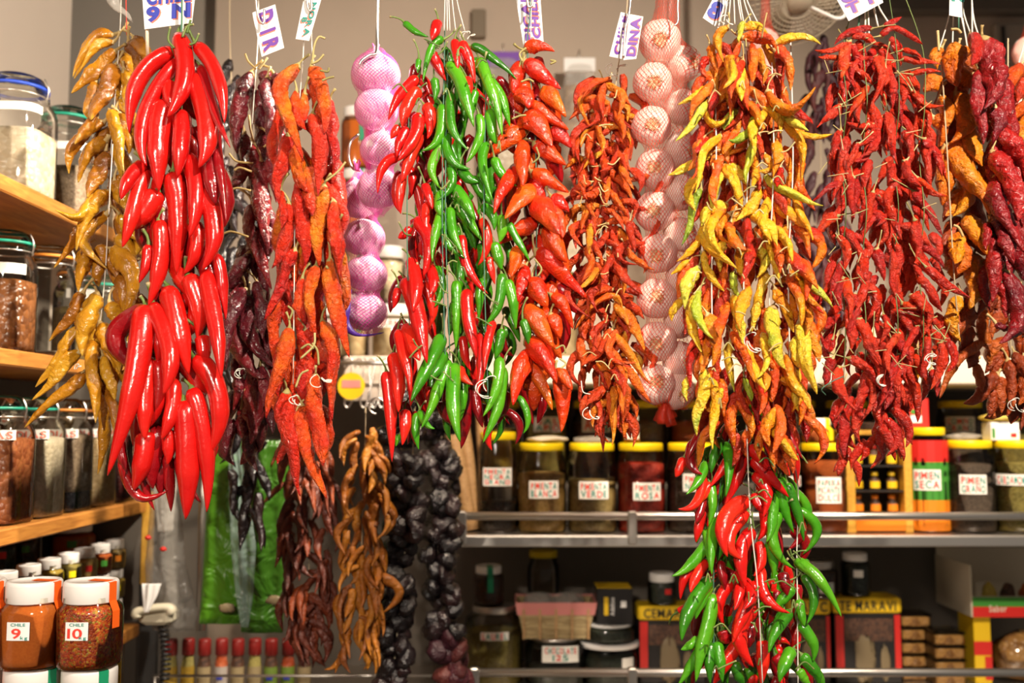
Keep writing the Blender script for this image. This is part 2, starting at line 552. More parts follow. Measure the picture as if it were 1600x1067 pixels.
def grains(name, stops, scale, bump=0.8, rough=0.5, stretch=(1, 1, 1)):
    """beans, seeds or flakes packed in a jar: cells of their own colour, rounded"""
    m, nt, b = nodes(name)
    L = nt.links.new
    tc = node(nt, 'ShaderNodeTexCoord')
    mp = node(nt, 'ShaderNodeMapping')
    mp.inputs['Scale'].default_value = stretch
    vo = node(nt, 'ShaderNodeTexVoronoi')
    vo.inputs['Scale'].default_value = scale
    L(tc.outputs['Object'], mp.inputs[0])
    L(mp.outputs[0], vo.inputs['Vector'])
    sp = node(nt, 'ShaderNodeSeparateColor')
    L(vo.outputs['Color'], sp.inputs[0])
    r = ramp(nt, stops)
    L(sp.outputs[0], r.inputs['Fac'])
    L(r.outputs['Color'], b.inputs['Base Color'])
    bp = node(nt, 'ShaderNodeBump', invert=True)
    bp.inputs['Strength'].default_value = bump
    bp.inputs['Distance'].default_value = 0.28 / scale
    L(vo.outputs['Distance'], bp.inputs['Height'])
    L(bp.outputs[0], b.inputs['Normal'])
    setp(b, rough=rough)
    return m


M['big_beans'] = grains('big_white_beans', [(0, (0.58, 0.48, 0.33)), (1, (0.78, 0.70, 0.54))], 62, 1.0, 0.35, (1, 1, 1.4))
M['brown_beans'] = grains('brown_beans', [(0, (0.16, 0.055, 0.018)), (1, (0.36, 0.14, 0.045))], 85, 1.0, 0.3)
M['red_beans'] = grains('red_brown_beans', [(0, (0.30, 0.085, 0.03)), (1, (0.52, 0.19, 0.07))], 95, 1.0, 0.35)
M['white_beans'] = grains('white_beans', [(0, (0.55, 0.47, 0.33)), (1, (0.74, 0.66, 0.50))], 120, 1.0, 0.4)
M['lentils'] = grains('brown_lentils', [(0, (0.20, 0.14, 0.09)), (1, (0.36, 0.27, 0.18))], 190, 0.8, 0.6)
M['black_beans'] = grains('black_beans', [(0, (0.012, 0.012, 0.018)), (1, (0.04, 0.04, 0.05))], 120, 0.9, 0.4)
M['beige_grain'] = grains('beige_grain', [(0, (0.42, 0.29, 0.13)), (1, (0.60, 0.45, 0.24))], 150, 0.9, 0.5)
M['dark_red_beans'] = grains('dark_red_beans', [(0, (0.07, 0.012, 0.014)), (1, (0.15, 0.025, 0.025))], 110, 0.9, 0.4)
M['paprika'] = grains('orange_powder', [(0, (0.52, 0.13, 0.012)), (1, (0.58, 0.16, 0.016))], 400, 0.25, 0.9)
M['flakes'] = grains('chilli_flakes', [(0, (0.26, 0.02, 0.008)), (0.4, (0.50, 0.07, 0.012)), (0.75, (0.60, 0.16, 0.02)), (0.85, (0.18, 0.15, 0.02)), (1, (0.70, 0.40, 0.05))], 330, 0.9, 0.45)
M['saffron'] = grains('orange_threads', [(0, (0.70, 0.20, 0.01)), (1, (0.82, 0.36, 0.02))], 260, 0.7, 0.5)
M['peppercorn_black'] = grains('black_peppercorns', [(0, (0.06, 0.045, 0.038)), (1, (0.15, 0.12, 0.10))], 170, 0.9, 0.6)
M['peppercorn_white'] = grains('white_peppercorns', [(0, (0.55, 0.36, 0.10)), (1, (0.78, 0.56, 0.22))], 170, 0.7, 0.6)
M['peppercorn_green'] = grains('green_peppercorns', [(0, (0.32, 0.23, 0.08)), (1, (0.52, 0.40, 0.17))], 170, 0.9, 0.6)
M['peppercorn_pink'] = grains('pink_peppercorns', [(0, (0.46, 0.030, 0.018)), (1, (0.66, 0.075, 0.04))], 170, 0.8, 0.5)
M['dark_spice'] = grains('dark_spice', [(0, (0.10, 0.075, 0.058)), (1, (0.19, 0.14, 0.11))], 200, 0.5, 0.8)
M['rust_powder'] = grains('rust_powder', [(0, (0.46, 0.11, 0.02)), (1, (0.56, 0.14, 0.028))], 300, 0.3, 0.9)
M['herb'] = grains('dried_herb', [(0, (0.20, 0.165, 0.04)), (1, (0.40, 0.34, 0.10))], 240, 0.8, 0.8)
M['mustard'] = grains('mustard_seed', [(0, (0.42, 0.30, 0.04)), (1, (0.58, 0.44, 0.08))], 260, 0.6, 0.6)
M['nuts'] = grains('nuts', [(0, (0.22, 0.10, 0.03)), (1, (0.48, 0.27, 0.09))], 60, 1.0, 0.35)
M['clove'] = grains('dark_cloves', [(0, (0.035, 0.016, 0.010)), (1, (0.12, 0.05, 0.025))], 190, 0.9, 0.6)
M['tea_dark'] = grains('dark_tea', [(0, (0.012, 0.016, 0.012)), (1, (0.04, 0.055, 0.04))], 160, 0.8, 0.6)
M['sugar'] = grains('pale_sweets', [(0, (0.55, 0.42, 0.24)), (1, (0.72, 0.60, 0.38))], 45, 0.9, 0.6)


def net_mat(name, col, nu, nv, width, film_cover=0.0):
    """knitted net: crossing threads in the surface's own u and v"""
    m = bpy.data.materials.new(name)
    m.use_nodes = True
    nt = m.node_tree
    L = nt.links.new
    b = nt.nodes['Principled BSDF']
    setp(b, base=col, rough=0.4)
    tc = node(nt, 'ShaderNodeTexCoord')
    sp = node(nt, 'ShaderNodeSeparateXYZ')
    L(tc.outputs['UV'], sp.inputs[0])
    u = math_n(nt, 'MULTIPLY', sp.outputs['X'], float(nu))
    v = math_n(nt, 'MULTIPLY', sp.outputs['Y'], float(nv))
    ds = []
    for op in ('ADD', 'SUBTRACT'):
        f = math_n(nt, 'FRACT', math_n(nt, op, u, v))
        ds.append(math_n(nt, 'ABSOLUTE', math_n(nt, 'SUBTRACT', f, 0.5)))
    mn = math_n(nt, 'MINIMUM', ds[0], ds[1])
    thread = math_n(nt, 'LESS_THAN', mn, width)
    fac = math_n(nt, 'MAXIMUM', thread, film_cover)
    tr = node(nt, 'ShaderNodeBsdfTransparent')
    tl = node(nt, 'ShaderNodeBsdfTranslucent')
    tl.inputs[0].default_value = (*col, 1)
    mx0 = node(nt, 'ShaderNodeMixShader')
    mx0.inputs[0].default_value = 0.35
    L(b.outputs[0], mx0.inputs[1])
    L(tl.outputs[0], mx0.inputs[2])
    mx = node(nt, 'ShaderNodeMixShader')
    L(fac, mx.inputs[0])
    L(tr.outputs[0], mx.inputs[1])
    L(mx0.outputs[0], mx.inputs[2])
    L(mx.outputs[0], nt.nodes['Material Output'].inputs[0])
    return m


M['net_red'] = net_mat('red_net', (0.85, 0.055, 0.02), 38, 94, 0.068)
M['net_pink'] = net_mat('pink_net', (0.74, 0.05, 0.42), 38, 52, 0.085, 0.03)


def garlic_mat(name, a, b_, c):
    m, nt, b = nodes(name)
    L = nt.links.new
    tc = node(nt, 'ShaderNodeTexCoord')
    mp = node(nt, 'ShaderNodeMapping')
    mp.inputs['Scale'].default_value = (26, 2.0, 1)
    L(tc.outputs['UV'], mp.inputs[0])
    nz = node(nt, 'ShaderNodeTexNoise')
    nz.inputs['Scale'].default_value = 1.6
    nz.inputs['Detail'].default_value = 4
    L(mp.outputs[0], nz.inputs['Vector'])
    r = ramp(nt, [(0.3, a), (0.55, b_), (0.75, c)])
    L(nz.outputs['Fac'], r.inputs['Fac'])
    L(r.outputs['Color'], b.inputs['Base Color'])
    setp(b, rough=0.45, sss=0.1)
    b.inputs['Subsurface Radius'].default_value = (0.01, 0.006, 0.004)
    return m


M['garlic'] = garlic_mat('garlic_skin', (0.90, 0.84, 0.77), (0.90, 0.78, 0.70), (0.84, 0.62, 0.55))
M['garlic_violet'] = garlic_mat('violet_garlic_skin', (0.90, 0.82, 0.84), (0.86, 0.66, 0.76), (0.50, 0.24, 0.46))
M['root'] = grains('garlic_root', [(0, (0.50, 0.29, 0.11)), (0.5, (0.70, 0.50, 0.26)), (1, (0.82, 0.70, 0.50))], 600, 1.0, 0.8)

# ------------------------------------------------------------------ the setting
def struct(name, lo, hi, mat, bev=0.0):
    V, Fc, _ = box(lo[0], hi[0], lo[1], hi[1], lo[2], hi[2], bev)
    return tag(mk(name, V, Fc, mat, None, None, None, False), kind='structure')


YB = 2.95
struct('floor', (-2.2, -0.5, -0.05), (2.4, YB + 0.2, 0.0), M['floor'])
struct('wall_back', (-0.905, YB, 0.0), (2.4, YB + 0.12, 3.2), M['wall'])
struct('wall_recess', (-2.2, YB + 0.12, 0.0), (-0.905, YB + 0.2, 3.2), M['wall_grey'])
struct('wall_left', (-1.2, 0.9, 0.0), (-1.14, 2.5, 3.2), M['wall_light'])
_z = P(1500, 27, YB)[2]
struct('trim_1', (0.95, YB - 0.05, _z), (2.4, YB, _z + 0.05), M['wall_dark'], 0.004)
_m = P(748, 40, YB)
tag(bx('wall_socket', (_m[0] - 0.022, YB - 0.02, _m[2] - 0.045), (_m[0] + 0.022, YB, _m[2] + 0.045), plain('brown_socket', (0.16, 0.12, 0.075), 0.5), None, 0.003),
    'small brown wall fitting on the beige back wall above the green chillies', 'wall fitting')
_m = P(1572, 72, YB)
t = thing('wall_socket', (_m[0], YB, _m[2]), 'beige upright wall fitting on the back wall near the wine red peppers', 'wall fitting')
bx('plate', (-0.045, -0.03, -0.06), (0.045, 0, 0.06), M['wall_grey'], t, 0.004)
bx('slot', (-0.03, -0.036, -0.05), (-0.018, -0.03, 0.05), M['black_print'], t, 0.002)

# overhead rail that carries every hook and string, just above the picture
RZ = P(800, -70, 1.56)[2]
t = thing('hanging_rail', (0, 1.56, RZ), 'long steel rail that carries the hooks, above the hanging peppers', 'rail')
V, Fc, uv = sweep([(-1.2, 0, 0), (0, 0, 0), (1.2, 0, 0)], 0.009, 12)
mk('tube', V, Fc, M['steel_dull'], t)
for x in (-1.18, 1.18):
    V, Fc, uv = sweep([(x, 0, 0), (x, 0, 3.2 - RZ)], 0.006, 8)
    mk('hanger', V, Fc, M['steel_dull'], t)
struct('ceiling', (-2.2, -0.5, 3.2), (2.4, YB + 0.2, 3.25), M['wall_grey'])
#@@OBJECTS

# ------------------------------------------------------------------ peppers
def pepper_shape(S, Mi, T, rad, kind, seed, inner=False):
    """one pepper: S stem end, Mi point half way, T tip (metres, relative), rad its radius"""
    r = np.random.RandomState(seed)
    n, sides = (28, 16) if kind in ('fresh', 'fat') else (38, 18)
    if kind == 'back': n, sides = 14, 9
    if kind == 'round': n, sides = 16, 16
    if inner: n, sides = 14, 9
    rad = rad * {'fresh': 1.10, 'fat': 1.10, 'dry': 1.20, 'thin': 1.02, 'back': 1.12, 'round': 1.0}[kind]
    S, Mi, T = np.asarray(S), np.asarray(Mi), np.asarray(T)
    ctl = 2 * Mi - (S + T) / 2
    t = np.linspace(0, 1, n) ** 0.92
    Q = ((1 - t) ** 2)[:, None] * S + (2 * t * (1 - t))[:, None] * ctl + (t ** 2)[:, None] * T
    ln = np.linalg.norm(T - S) + 1e-6
    dry = kind in ('dry', 'back', 'thin')
    amp = {'fresh': 0.02, 'fat': 0.02, 'dry': 0.05, 'back': 0.04, 'thin': 0.05, 'round': 0.0}[kind] * ln
    for ax in range(3):
        k, ph = r.uniform(0.9, 1.9), r.uniform(0, 2 * PI)
        Q[:, ax] += amp * (np.sin(k * PI * t * 1.3 + ph) - np.sin(ph)) * t ** 0.5 * (1 if ax != 1 else 0.6) * (0.4 + 0.6 * (1 - t))
    # radius along the pepper
    if kind == 'fat':
        pr = (0.50 + 0.50 * np.clip(t / 0.30, 0, 1) ** 0.6) * np.clip((1 - t) / 0.72, 0, 1) ** 0.62 * (1 - 0.05 * t)
        pr[-1] = 0.05
    elif kind == 'round':
        pr = np.sin(PI * np.clip(t, 0.02, 0.98)) ** 0.55
    elif kind == 'fresh':
        pr = (0.62 + 0.38 * np.clip(t / 0.10, 0, 1) ** 0.5) * (1 - 0.22 * t ** 1.4) * np.clip((1 - t) / (0.36 if rad > 0.011 else 0.46), 0, 1) ** 0.62
        pr[-1] = 0.04
    else:
        pr = (0.45 + 0.55 * np.clip(t / 0.16, 0, 1) ** 0.7) * (1 - 0.28 * t) * np.clip((1 - t) / 0.42, 0, 1) ** 0.6
        pr *= 1 + 0.10 * np.sin(r.uniform(5, 10) * t + r.uniform(0, 6)) + 0.06 * np.sin(r.uniform(14, 22) * t + r.uniform(0, 6))
        pr[-1] = 0.06
    th = np.arange(sides) * 2 * PI / sides
    prof = np.ones((n, sides))

    def waves(cnt, nlo, nhi, mlo, mhi, a):
        w = np.zeros((n, sides))
        for _ in range(cnt):
            w += np.sin(r.randint(nlo, nhi + 1) * th[None, :] + r.uniform(mlo, mhi) * t[:, None] * r.choice((-1, 1)) + r.uniform(0, 6.28))
        return w * a / math.sqrt(cnt)
    def creases(cnt, nlo, nhi, mlo, mhi, a):
        w = np.zeros((n, sides))
        for _ in range(cnt):
            x = r.randint(nlo, nhi + 1) * th[None, :] + r.uniform(mlo, mhi) * t[:, None] * r.choice((-1, 1)) + r.uniform(0, 6.28)
            x = x + 1.2 * np.sin(th[None, :] * r.randint(1, 3) + 9 * t[:, None] + r.uniform(0, 6))
            w += np.maximum(0, 1 - np.abs(np.sin(x / 2)) * 2.6) * (0.5 + 0.5 * np.sin(r.uniform(3, 9) * t[:, None] + r.uniform(0, 6)))
        return w * a / math.sqrt(cnt) * 1.6
    if kind == 'fresh':
        prof += waves(3, 1, 3, 2, 7, 0.035) + waves(3, 1, 3, 12, 24, 0.016)
    elif kind == 'fat':
        prof += waves(3, 2, 4, 1, 3, 0.08) + waves(4, 3, 6, 6, 20, 0.035) - creases(5, 2, 5, 3, 16, 0.10)
    elif kind == 'round':
        prof += waves(4, 2, 4, 1, 4, 0.17) + waves(4, 3, 7, 5, 14, 0.08) - creases(6, 2, 6, 2, 12, 0.22)
    else:
        prof += waves(3, 2, 3, 2, 8, 0.13) + waves(5, 2, 5, 14, 34, 0.06)
        if not inner:
            prof -= creases(9, 2, 6, 8, 44, 0.17)
    fl = 1.0 if kind == 'fresh' else (0.86 if kind in ('fat', 'round') else r.uniform(0.66, 0.9))
    ph = r.uniform(0, PI) + r.uniform(-1.5, 1.5) * t[:, None]
    prof *= fl + (1 - fl) * np.abs(np.cos(th[None, :] + ph)) * 1.25
    return sweep(Q, rad * pr, sides, prof)


def stem_shape(S, d, rad, ln, seed, thick=0.0015, straight=False):
    """calyx and stalk; S the pepper's stem end, d the way out of it"""
    r = np.random.RandomState(seed)
    d = np.asarray(d, dtype=float)
    d /= np.linalg.norm(d) + 1e-9
    side = np.array((r.uniform(-1, 1), r.uniform(-0.8, 0.3), r.uniform(-0.6, 0.9)))
    side -= d * (side @ d)
    side /= np.linalg.norm(side) + 1e-9
    k = 0.12 if straight else r.uniform(0.25, 0.75)
    s = np.array((-0.16, -0.04, 0.06, 0.14, 0.3, 0.55, 0.8, 1.0))
    Q = S + d * (s * ln * (1 - 0.15 * s * (not straight)))[:, None] + side * (k * ln * np.clip(s, 0, 1) ** 2)[:, None]
    Q[0] = S - d * rad * 0.35
    Q[1] = S - d * rad * 0.10
    Q[2] = S + d * rad * 0.22
    if ln * 0.14 < rad * 0.35: Q[3] = S + d * rad * 0.45
    R = np.array((rad * 0.62, rad * 0.60, rad * 0.36, thick * 1.5, thick * 1.05, thick * 0.95, thick, thick * 1.35))
    return sweep(Q, R, 7)


class Bunch:
    """one string of peppers: an Empty at its top and a child for each pepper, stalk and thread"""
    def __init__(s, name, label, cat, top, Y, group=None):
        s.Y = Y
        s.top = P(top[0], top[1], Y)
        s.o = thing(name, s.top, label, cat, group)
        s.items = []
        s.inner, s.mats = MB(), []
        s.H = {}

    def need(s, pts, rad_px):
        """how far forward a pepper must hang to lie over those already there"""
        best = 0.0
        for (x, y, w) in pts:
            R = max(1, int(rad_px * w / 4))
            for i in range(-R, R + 1):
                h = s.H.get((int(x / 4) + i, int(y / 4)))
                if h is not None and h[0] > best * 0 - 9:
                    best = max(best, h[0])
        return best

    def add(s, pxs, part, mat, stem, kind, layer=0, w=None, stemlen=0.022, straight=False, thick=0.0015, stemlabel=None):
        s.items.append((pxs, part, mat, stem, kind, layer, stemlen, straight, thick))

    def build(s, lim=0.060, step=0.55):
        # lower peppers first: the ones above hang over them
        order = sorted(range(len(s.items)), key=lambda i: -s.items[i][0][1])
        for q, i in enumerate(order):
            (sx, sy, mx, my, tx, ty, w), part, mat, stem, kind, layer, sl, straight, thick = s.items[i]
            rad = w / 2 * s.Y / F
            tt = np.linspace(0, 1, 13)
            cx, cy = 2 * mx - (sx + tx) / 2, 2 * my - (sy + ty) / 2
            X = (1 - tt) ** 2 * sx + 2 * tt * (1 - tt) * cx + tt ** 2 * tx
            Yp = (1 - tt) ** 2 * sy + 2 * tt * (1 - tt) * cy + tt ** 2 * ty
            seed = (int(sx * 7 + sy * 13 + tx * 17 + ty * 3) + i) % 99991
            rr = random.Random(seed)
            if layer < 0:
                f0 = -0.006 if layer == -5 else max(0.014 * layer, -0.045)
                f1 = f0 + rr.uniform(-0.010, 0.012)
            else:
                f0 = 0.0
                f1 = 0.006
                for k in range(3, 12):
                    u = tt[k]
                    R = max(1, int(w * 0.42 / 4))
                    for a in range(-R, R + 1):
                        h = s.H.get((int(X[k] / 4) + a, int(Yp[k] / 4)))
                        if h is not None:
                            want = h + rad * step * 2
                            f1 = max(f1, f0 + (want - f0) / (u ** 0.7))
                f1 = min(f1, lim * rr.uniform(0.85, 1.1))
            ff = f0 + (f1 - f0) * tt ** 0.7
            if layer >= 0:
                for k in range(1, 13):
                    R = max(1, int(w * 0.42 / 4))
                    for a in range(-R, R + 1):
                        for b in (-1, 0, 1):
                            key = (int(X[k] / 4) + a, int(Yp[k] / 4) + b)
                            if s.H.get(key, -9) < ff[k]: s.H[key] = ff[k]
            A = P(sx, sy, s.Y - f0)
            Bm = P(mx, my, s.Y - (f0 + (f1 - f0) * 0.5 ** 0.7))
            Tp = P(tx, ty, s.Y - f1)
            if kind == 'back':
                A, Bm, Tp = P(sx, sy, s.Y - f0), P(mx, my, s.Y - f0), P(tx, ty, s.Y - f1)
            V, Fc, uv = pepper_shape(A * 0, Bm - A, Tp - A, rad, kind, seed, layer < 0)
            if layer <= -3:
                if mat not in s.mats: s.mats.append(mat)
                s.inner.add(V + (A - s.top), Fc, s.mats.index(mat), uv)
                continue
            o = mk(part, V, Fc, M[mat], s.o, A - s.top, uv)
            if stem:
                ctl = 2 * Bm - (A + Tp) / 2
                d = (A - ctl)
                d = d / (np.linalg.norm(d) + 1e-9)
                if not straight: d = d + np.array((0, -0.1, 0.35))
                else: d = d + np.array((rr.uniform(-0.9, 0.9), rr.uniform(-0.7, 0.1), rr.uniform(-0.5, 0.7)))
                V, Fc, uv = stem_shape(np.zeros(3), d, rad, sl * rr.uniform(0.7, 1.35), seed + 5, thick, straight)
                mk('stem', V, Fc, M[stem], o, None, uv)
        if s.inner.n:
            tag(s.inner.build('inner_peppers', [M[m] for m in s.mats], s.o), kind='stuff')
        return s.o

    def thread(s, pts, rad=0.0009, mat='twine', name='string', dY=0.0, n=None):
        """a thread through photo points"""
        Q = [P(p[0], p[1], s.Y + dY + (p[2] if len(p) > 2 else 0)) - s.top for p in pts]
        Q = smooth_path(Q, n or max(6, 5 * len(Q)))
        V, Fc, uv = sweep(Q, rad, 6)
        return mk(name, V, Fc, M[mat], s.o, None, uv)


def hand(ox, oy, txt):
    """stem, middle, tip and width of peppers read off a 400 px crop shown at 1067 px"""
    out = []
    for ln in txt.replace('\n', ';').split(';'):
        v = [float(q) for q in ln.replace(',', ' ').split()]
        if len(v) == 7:
            k = 400 / 1067.0
            out.append((ox + v[0] * k, oy + v[1] * k, ox + v[2] * k, oy + v[3] * k, ox + v[4] * k, oy + v[5] * k, v[6] * k))
    return out


def grow(outline, n, ln, wd, spread, seed, strands=(0.3, 0.5, 0.7), curve=0.16, top=0.0, up=0.0):
    """peppers on upright strands inside an outline of (y, left, right)"""
    r = random.Random(seed)
    ys = [o[0] for o in outline]
    out = []

    def at(y):
        y = min(max(y, ys[0]), ys[-1])
        for a, b in zip(outline, outline[1:]):
            if a[0] <= y <= b[0]:
                t = (y - a[0]) / (b[0] - a[0] + 1e-9)
                return a[1] + (b[1] - a[1]) * t, a[2] + (b[2] - a[2]) * t
        return outline[-1][1:]
    tries = 0
    while len(out) < n and tries < n * 60:
        tries += 1
        i = len(out)
        y = ys[0] + (ys[-1] - ys[0]) * (i + r.random()) / n * 0.93
        l, rt = at(y)
        st = r.choice(strands)
        x = l + (rt - l) * st + r.gauss(0, 4)
        L = r.uniform(*ln)
        u = (st - 0.5) * 2
        ang = spread * (u * 0.8 + r.gauss(0, 0.55))
        if r.random() < up: ang *= 1.8
        tx, ty = x + math.sin(ang) * L, y + math.cos(ang) * L
        tl, tr = at(ty)
        if ty > ys[-1] + 8 or tx < tl - 6 or tx > tr + 6: continue
        b = r.gauss(0, curve) * L
        # tips tend to hang
        nx, ny = math.cos(ang), -math.sin(ang)
        b = abs(b) * (1 if ang * nx > 0 else -1) if r.random() < 0.6 else b
        out.append((x, y, (x + tx) / 2 + nx * b, (y + ty) / 2 + ny * b, tx, ty, r.uniform(*wd)))
    return out


def knot(b, x, y, size=1.0, mat='twine', dY=-0.03, seed=0):
    """a small bow of thread tied round the stalks"""
    r = random.Random(seed)
    mb = MB()
    c = P(x, y, b.Y + dY) - b.top
    for k in range(3):
        a = r.uniform(0, 6.28)
        pts = []
        for q in range(9):
            th = q / 8 * 5.2
            rr = 0.008 * size * (0.35 + 0.65 * math.sin(th / 5.2 * PI))
            pts.append(c + np.array((math.cos(a + th * 0.35) * rr * 1.5, -0.002 * math.sin(th), math.sin(a + th * 0.35) * rr - 0.001 * q * size)))
        V, Fc, uv = sweep(smooth_path(pts, 18), 0.0008, 6)
        mb.add(V, Fc, 0, uv)
    mb.build('bow', M[mat], b.o)


# --- ochre peppers at the far left
b = Bunch('pepper_string', 'hanging string of ochre and brown dried peppers nearest the wooden jar shelves', 'pepper string', (190, -60), 1.60)
for p in hand(0, 0, """470,145 360,180 300,325 45;470,175 380,220 310,330 40;480,215 390,280 300,385 55;480,280 420,380 375,500 75
400,345 375,420 365,490 50;480,465 480,560 515,710 55;430,510 330,590 290,725 55;400,500 350,540 310,600 50;445,580 360,650 325,760 60
560,160 605,210 640,260 50;540,180 570,250 560,330 60;440,640 400,740 360,830 60;400,760 350,880 230,872 46;480,760 500,810 520,870 60
450,800 380,890 320,1050 65;445,890 360,1000 445,1115 55;330,960 300,1000 220,1115 40;500,480 530,560 540,640 60;520,300 540,380 530,450 60;500,900 540,960 590,1010 60"""):
    b.add(p, 'ochre_pepper', 'ochre', 'stem_tan', 'dry', 0, None, 0.026, False, 0.0022)
for p in hand(0, 350, """350,110 340,180 325,285 60;470,110 530,210 520,420 75;345,290 290,370 205,490 55;400,300 360,420 345,560 90;420,420 460,500 500,620 75
330,430 240,540 140,680 50;330,530 240,620 130,735 55;390,490 385,640 400,830 60;350,620 250,730 105,855 50;430,560 450,650 480,740 60;450,700 430,850 400,1040 55
460,330 490,390 500,440 60;550,200 565,260 580,330 40;430,680 470,760 470,860 50"""):
    b.add(p, 'ochre_pepper', 'ochre', 'stem_tan', 'dry', 0, None, 0.026, False, 0.0022)
for p in grow([(70, 150, 220), (300, 140, 230), (450, 140, 225), (640, 140, 200)], 26, (60, 90), (20, 27), 0.6, 3):
    b.add(p, 'ochre_pepper', 'ochre', None, 'dry', -1)
b.thread([(190, -60), (188, 40), (182, 120), (172, 260), (165, 420), (150, 560)], 0.0009, 'twine')
b.thread([(196, -50), (198, 55)], 0.0008, 'ink_red')
b.build()
knot(b, 118, 572, 0.9, seed=2)
b.thread([(176, 225, -.05), (172, 290, -.05), (170, 335, -.05)], 0.0009)

# --- big fresh red peppers
b = Bunch('pepper_string', 'hanging string of long thick glossy fresh red peppers', 'pepper string', (284, -60), 1.50)
for p in hand(0, 0, """745,150 765,330 700,485 75;720,215 585,335 540,555 70;735,255 590,520 612,692 58;715,350 705,400 735,470 60;690,430 655,590 660,800 95
805,320 862,520 825,700 85;820,190 900,320 930,510 60;755,470 762,600 740,740 75;780,650 812,800 785,990 72;600,690 545,740 505,830 60
600,705 560,870 505,1030 65;660,800 605,880 545,960 85;722,725 735,900 735,1148 88;830,770 892,930 840,1123 80;665,925 672,1100 620,1275 70"""):
    b.add(p, 'red_pepper', 'red_fresh', 'stem_green', 'fresh', 0, None, 0.03, False, 0.0025)
for p in hand(0, 0, "835,280 890,430 960,615 45;900,550 915,700 945,930 45;870,620 888,740 900,850 80"):
    b.add(p, 'dark_red_pepper', 'red_dark', 'stem_green', 'fresh', 0, None, 0.02, False, 0.002)
for p in hand(0, 350, """800,0 825,90 765,210 65;620,90 605,170 580,245 45;605,350 555,620 440,1050 92;642,340 702,530 680,710 75;700,270 750,440 792,630 85;785,220 830,340 822,475 78
860,200 890,430 918,650 66;900,130 930,250 940,400 50;815,560 918,730 872,965 82;768,740 788,980 770,1230 96;800,690 858,900 858,1200 74;620,560 600,740 605,900 75
660,570 662,720 625,850 65;720,650 718,780 675,895 60;610,870 595,980 555,1112 80;700,860 705,930 695,1005 55;640,430 660,500 655,580 55;840,470 850,520 865,580 60"""):
    b.add(p, 'red_pepper', 'red_fresh', 'stem_green', 'fresh', 0, None, 0.03, False, 0.0025)
for p in hand(0, 350, "510,960 565,1125 700,1112 46;700,960 706,1080 710,1200 48;650,950 600,1060 642,1192 46;750,960 775,1070 838,1162 52;500,900 515,980 545,1060 44"):
    b.add(p, 'dark_red_pepper', 'red_dark', None, 'fresh', -1)
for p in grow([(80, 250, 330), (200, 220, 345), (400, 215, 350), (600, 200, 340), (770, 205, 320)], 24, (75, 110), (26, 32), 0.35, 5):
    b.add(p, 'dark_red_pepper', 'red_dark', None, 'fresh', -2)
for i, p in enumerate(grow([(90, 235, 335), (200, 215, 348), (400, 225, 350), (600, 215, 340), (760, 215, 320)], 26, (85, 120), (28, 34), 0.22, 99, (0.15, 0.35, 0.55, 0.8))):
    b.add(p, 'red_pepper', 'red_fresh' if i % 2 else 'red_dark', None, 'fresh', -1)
b.thread([(284, -60), (284, 30), (282, 60)], 0.0014, 'twine_green')
b.thread([(287, -60), (286, 55)], 0.001, 'twine')
for pts in ([(272, 75), (263, 62), (266, 42)], [(285, 58), (292, 42), (303, 38)], [(296, 70), (305, 66), (311, 52)], [(292, 52), (296, 38), (298, 31)]):
    b.thread(pts, 0.0018, 'stem_green', 'stalk', -0.02)
b.build()

# --- burgundy dried peppers
b = Bunch('pepper_string', 'hanging string of dark burgundy dried peppers on tan stalks behind the fresh red ones', 'pepper string', (402, -60), 1.64)
for p in hand(300, 0, """245,310 190,470 195,640 75;315,330 320,480 340,660 65;340,310 365,360 385,400 35;220,560 215,620 205,670 45;210,680 190,760 150,800 55;290,680 300,800 330,1040 75
250,860 265,1010 340,1200 58;350,440 370,500 380,560 50;340,600 350,700 355,850 55"""):
    b.add(p, 'burgundy_pepper', 'burgundy', 'stem_tan', 'dry', 0, None, 0.032, False, 0.002)
for p in hand(300, 350, """240,125 170,225 48,332 65;220,280 160,420 135,600 80;235,300 250,470 345,600 60;270,250 280,350 295,480 60;200,400 215,560 312,640 66;180,560 190,650 165,785 50
245,610 272,760 245,920 74;250,850 245,930 275,1030 45;310,20 330,80 310,130 45;310,430 320,520 320,600 55;310,740 330,800 335,880 40;210,770 220,830 215,880 45;285,600 300,680 290,760 50"""):
    b.add(p, 'burgundy_pepper', 'burgundy', 'stem_tan', 'dry', 0, None, 0.030, False, 0.002)
for p in grow([(110, 370, 440), (300, 360, 440), (500, 350, 430), (720, 350, 420)], 26, (65, 100), (20, 28), 0.5, 8):
    b.add(p, 'burgundy_pepper', 'burgundy', None, 'dry', -1)
b.thread([(402, -60), (404, 30), (400, 110), (392, 230), (392, 330), (388, 420)], 0.0010)
for pts in ([(400, 108), (388, 96), (383, 84)], [(404, 108), (412, 98), (418, 90)], [(396, 220), (391, 200), (389, 180)], [(395, 255), (370, 252), (358, 240)], [(393, 268), (375, 262), (366, 266)],
            [(392, 298), (372, 294), (356, 298)], [(388, 370), (362, 362), (347, 366)], [(412, 230), (424, 220), (432, 212)]):
    b.thread(pts, 0.0019, 'stem_tan', 'stalk', -0.045)
b.build()
knot(b, 378, 580, 1.0, seed=4)

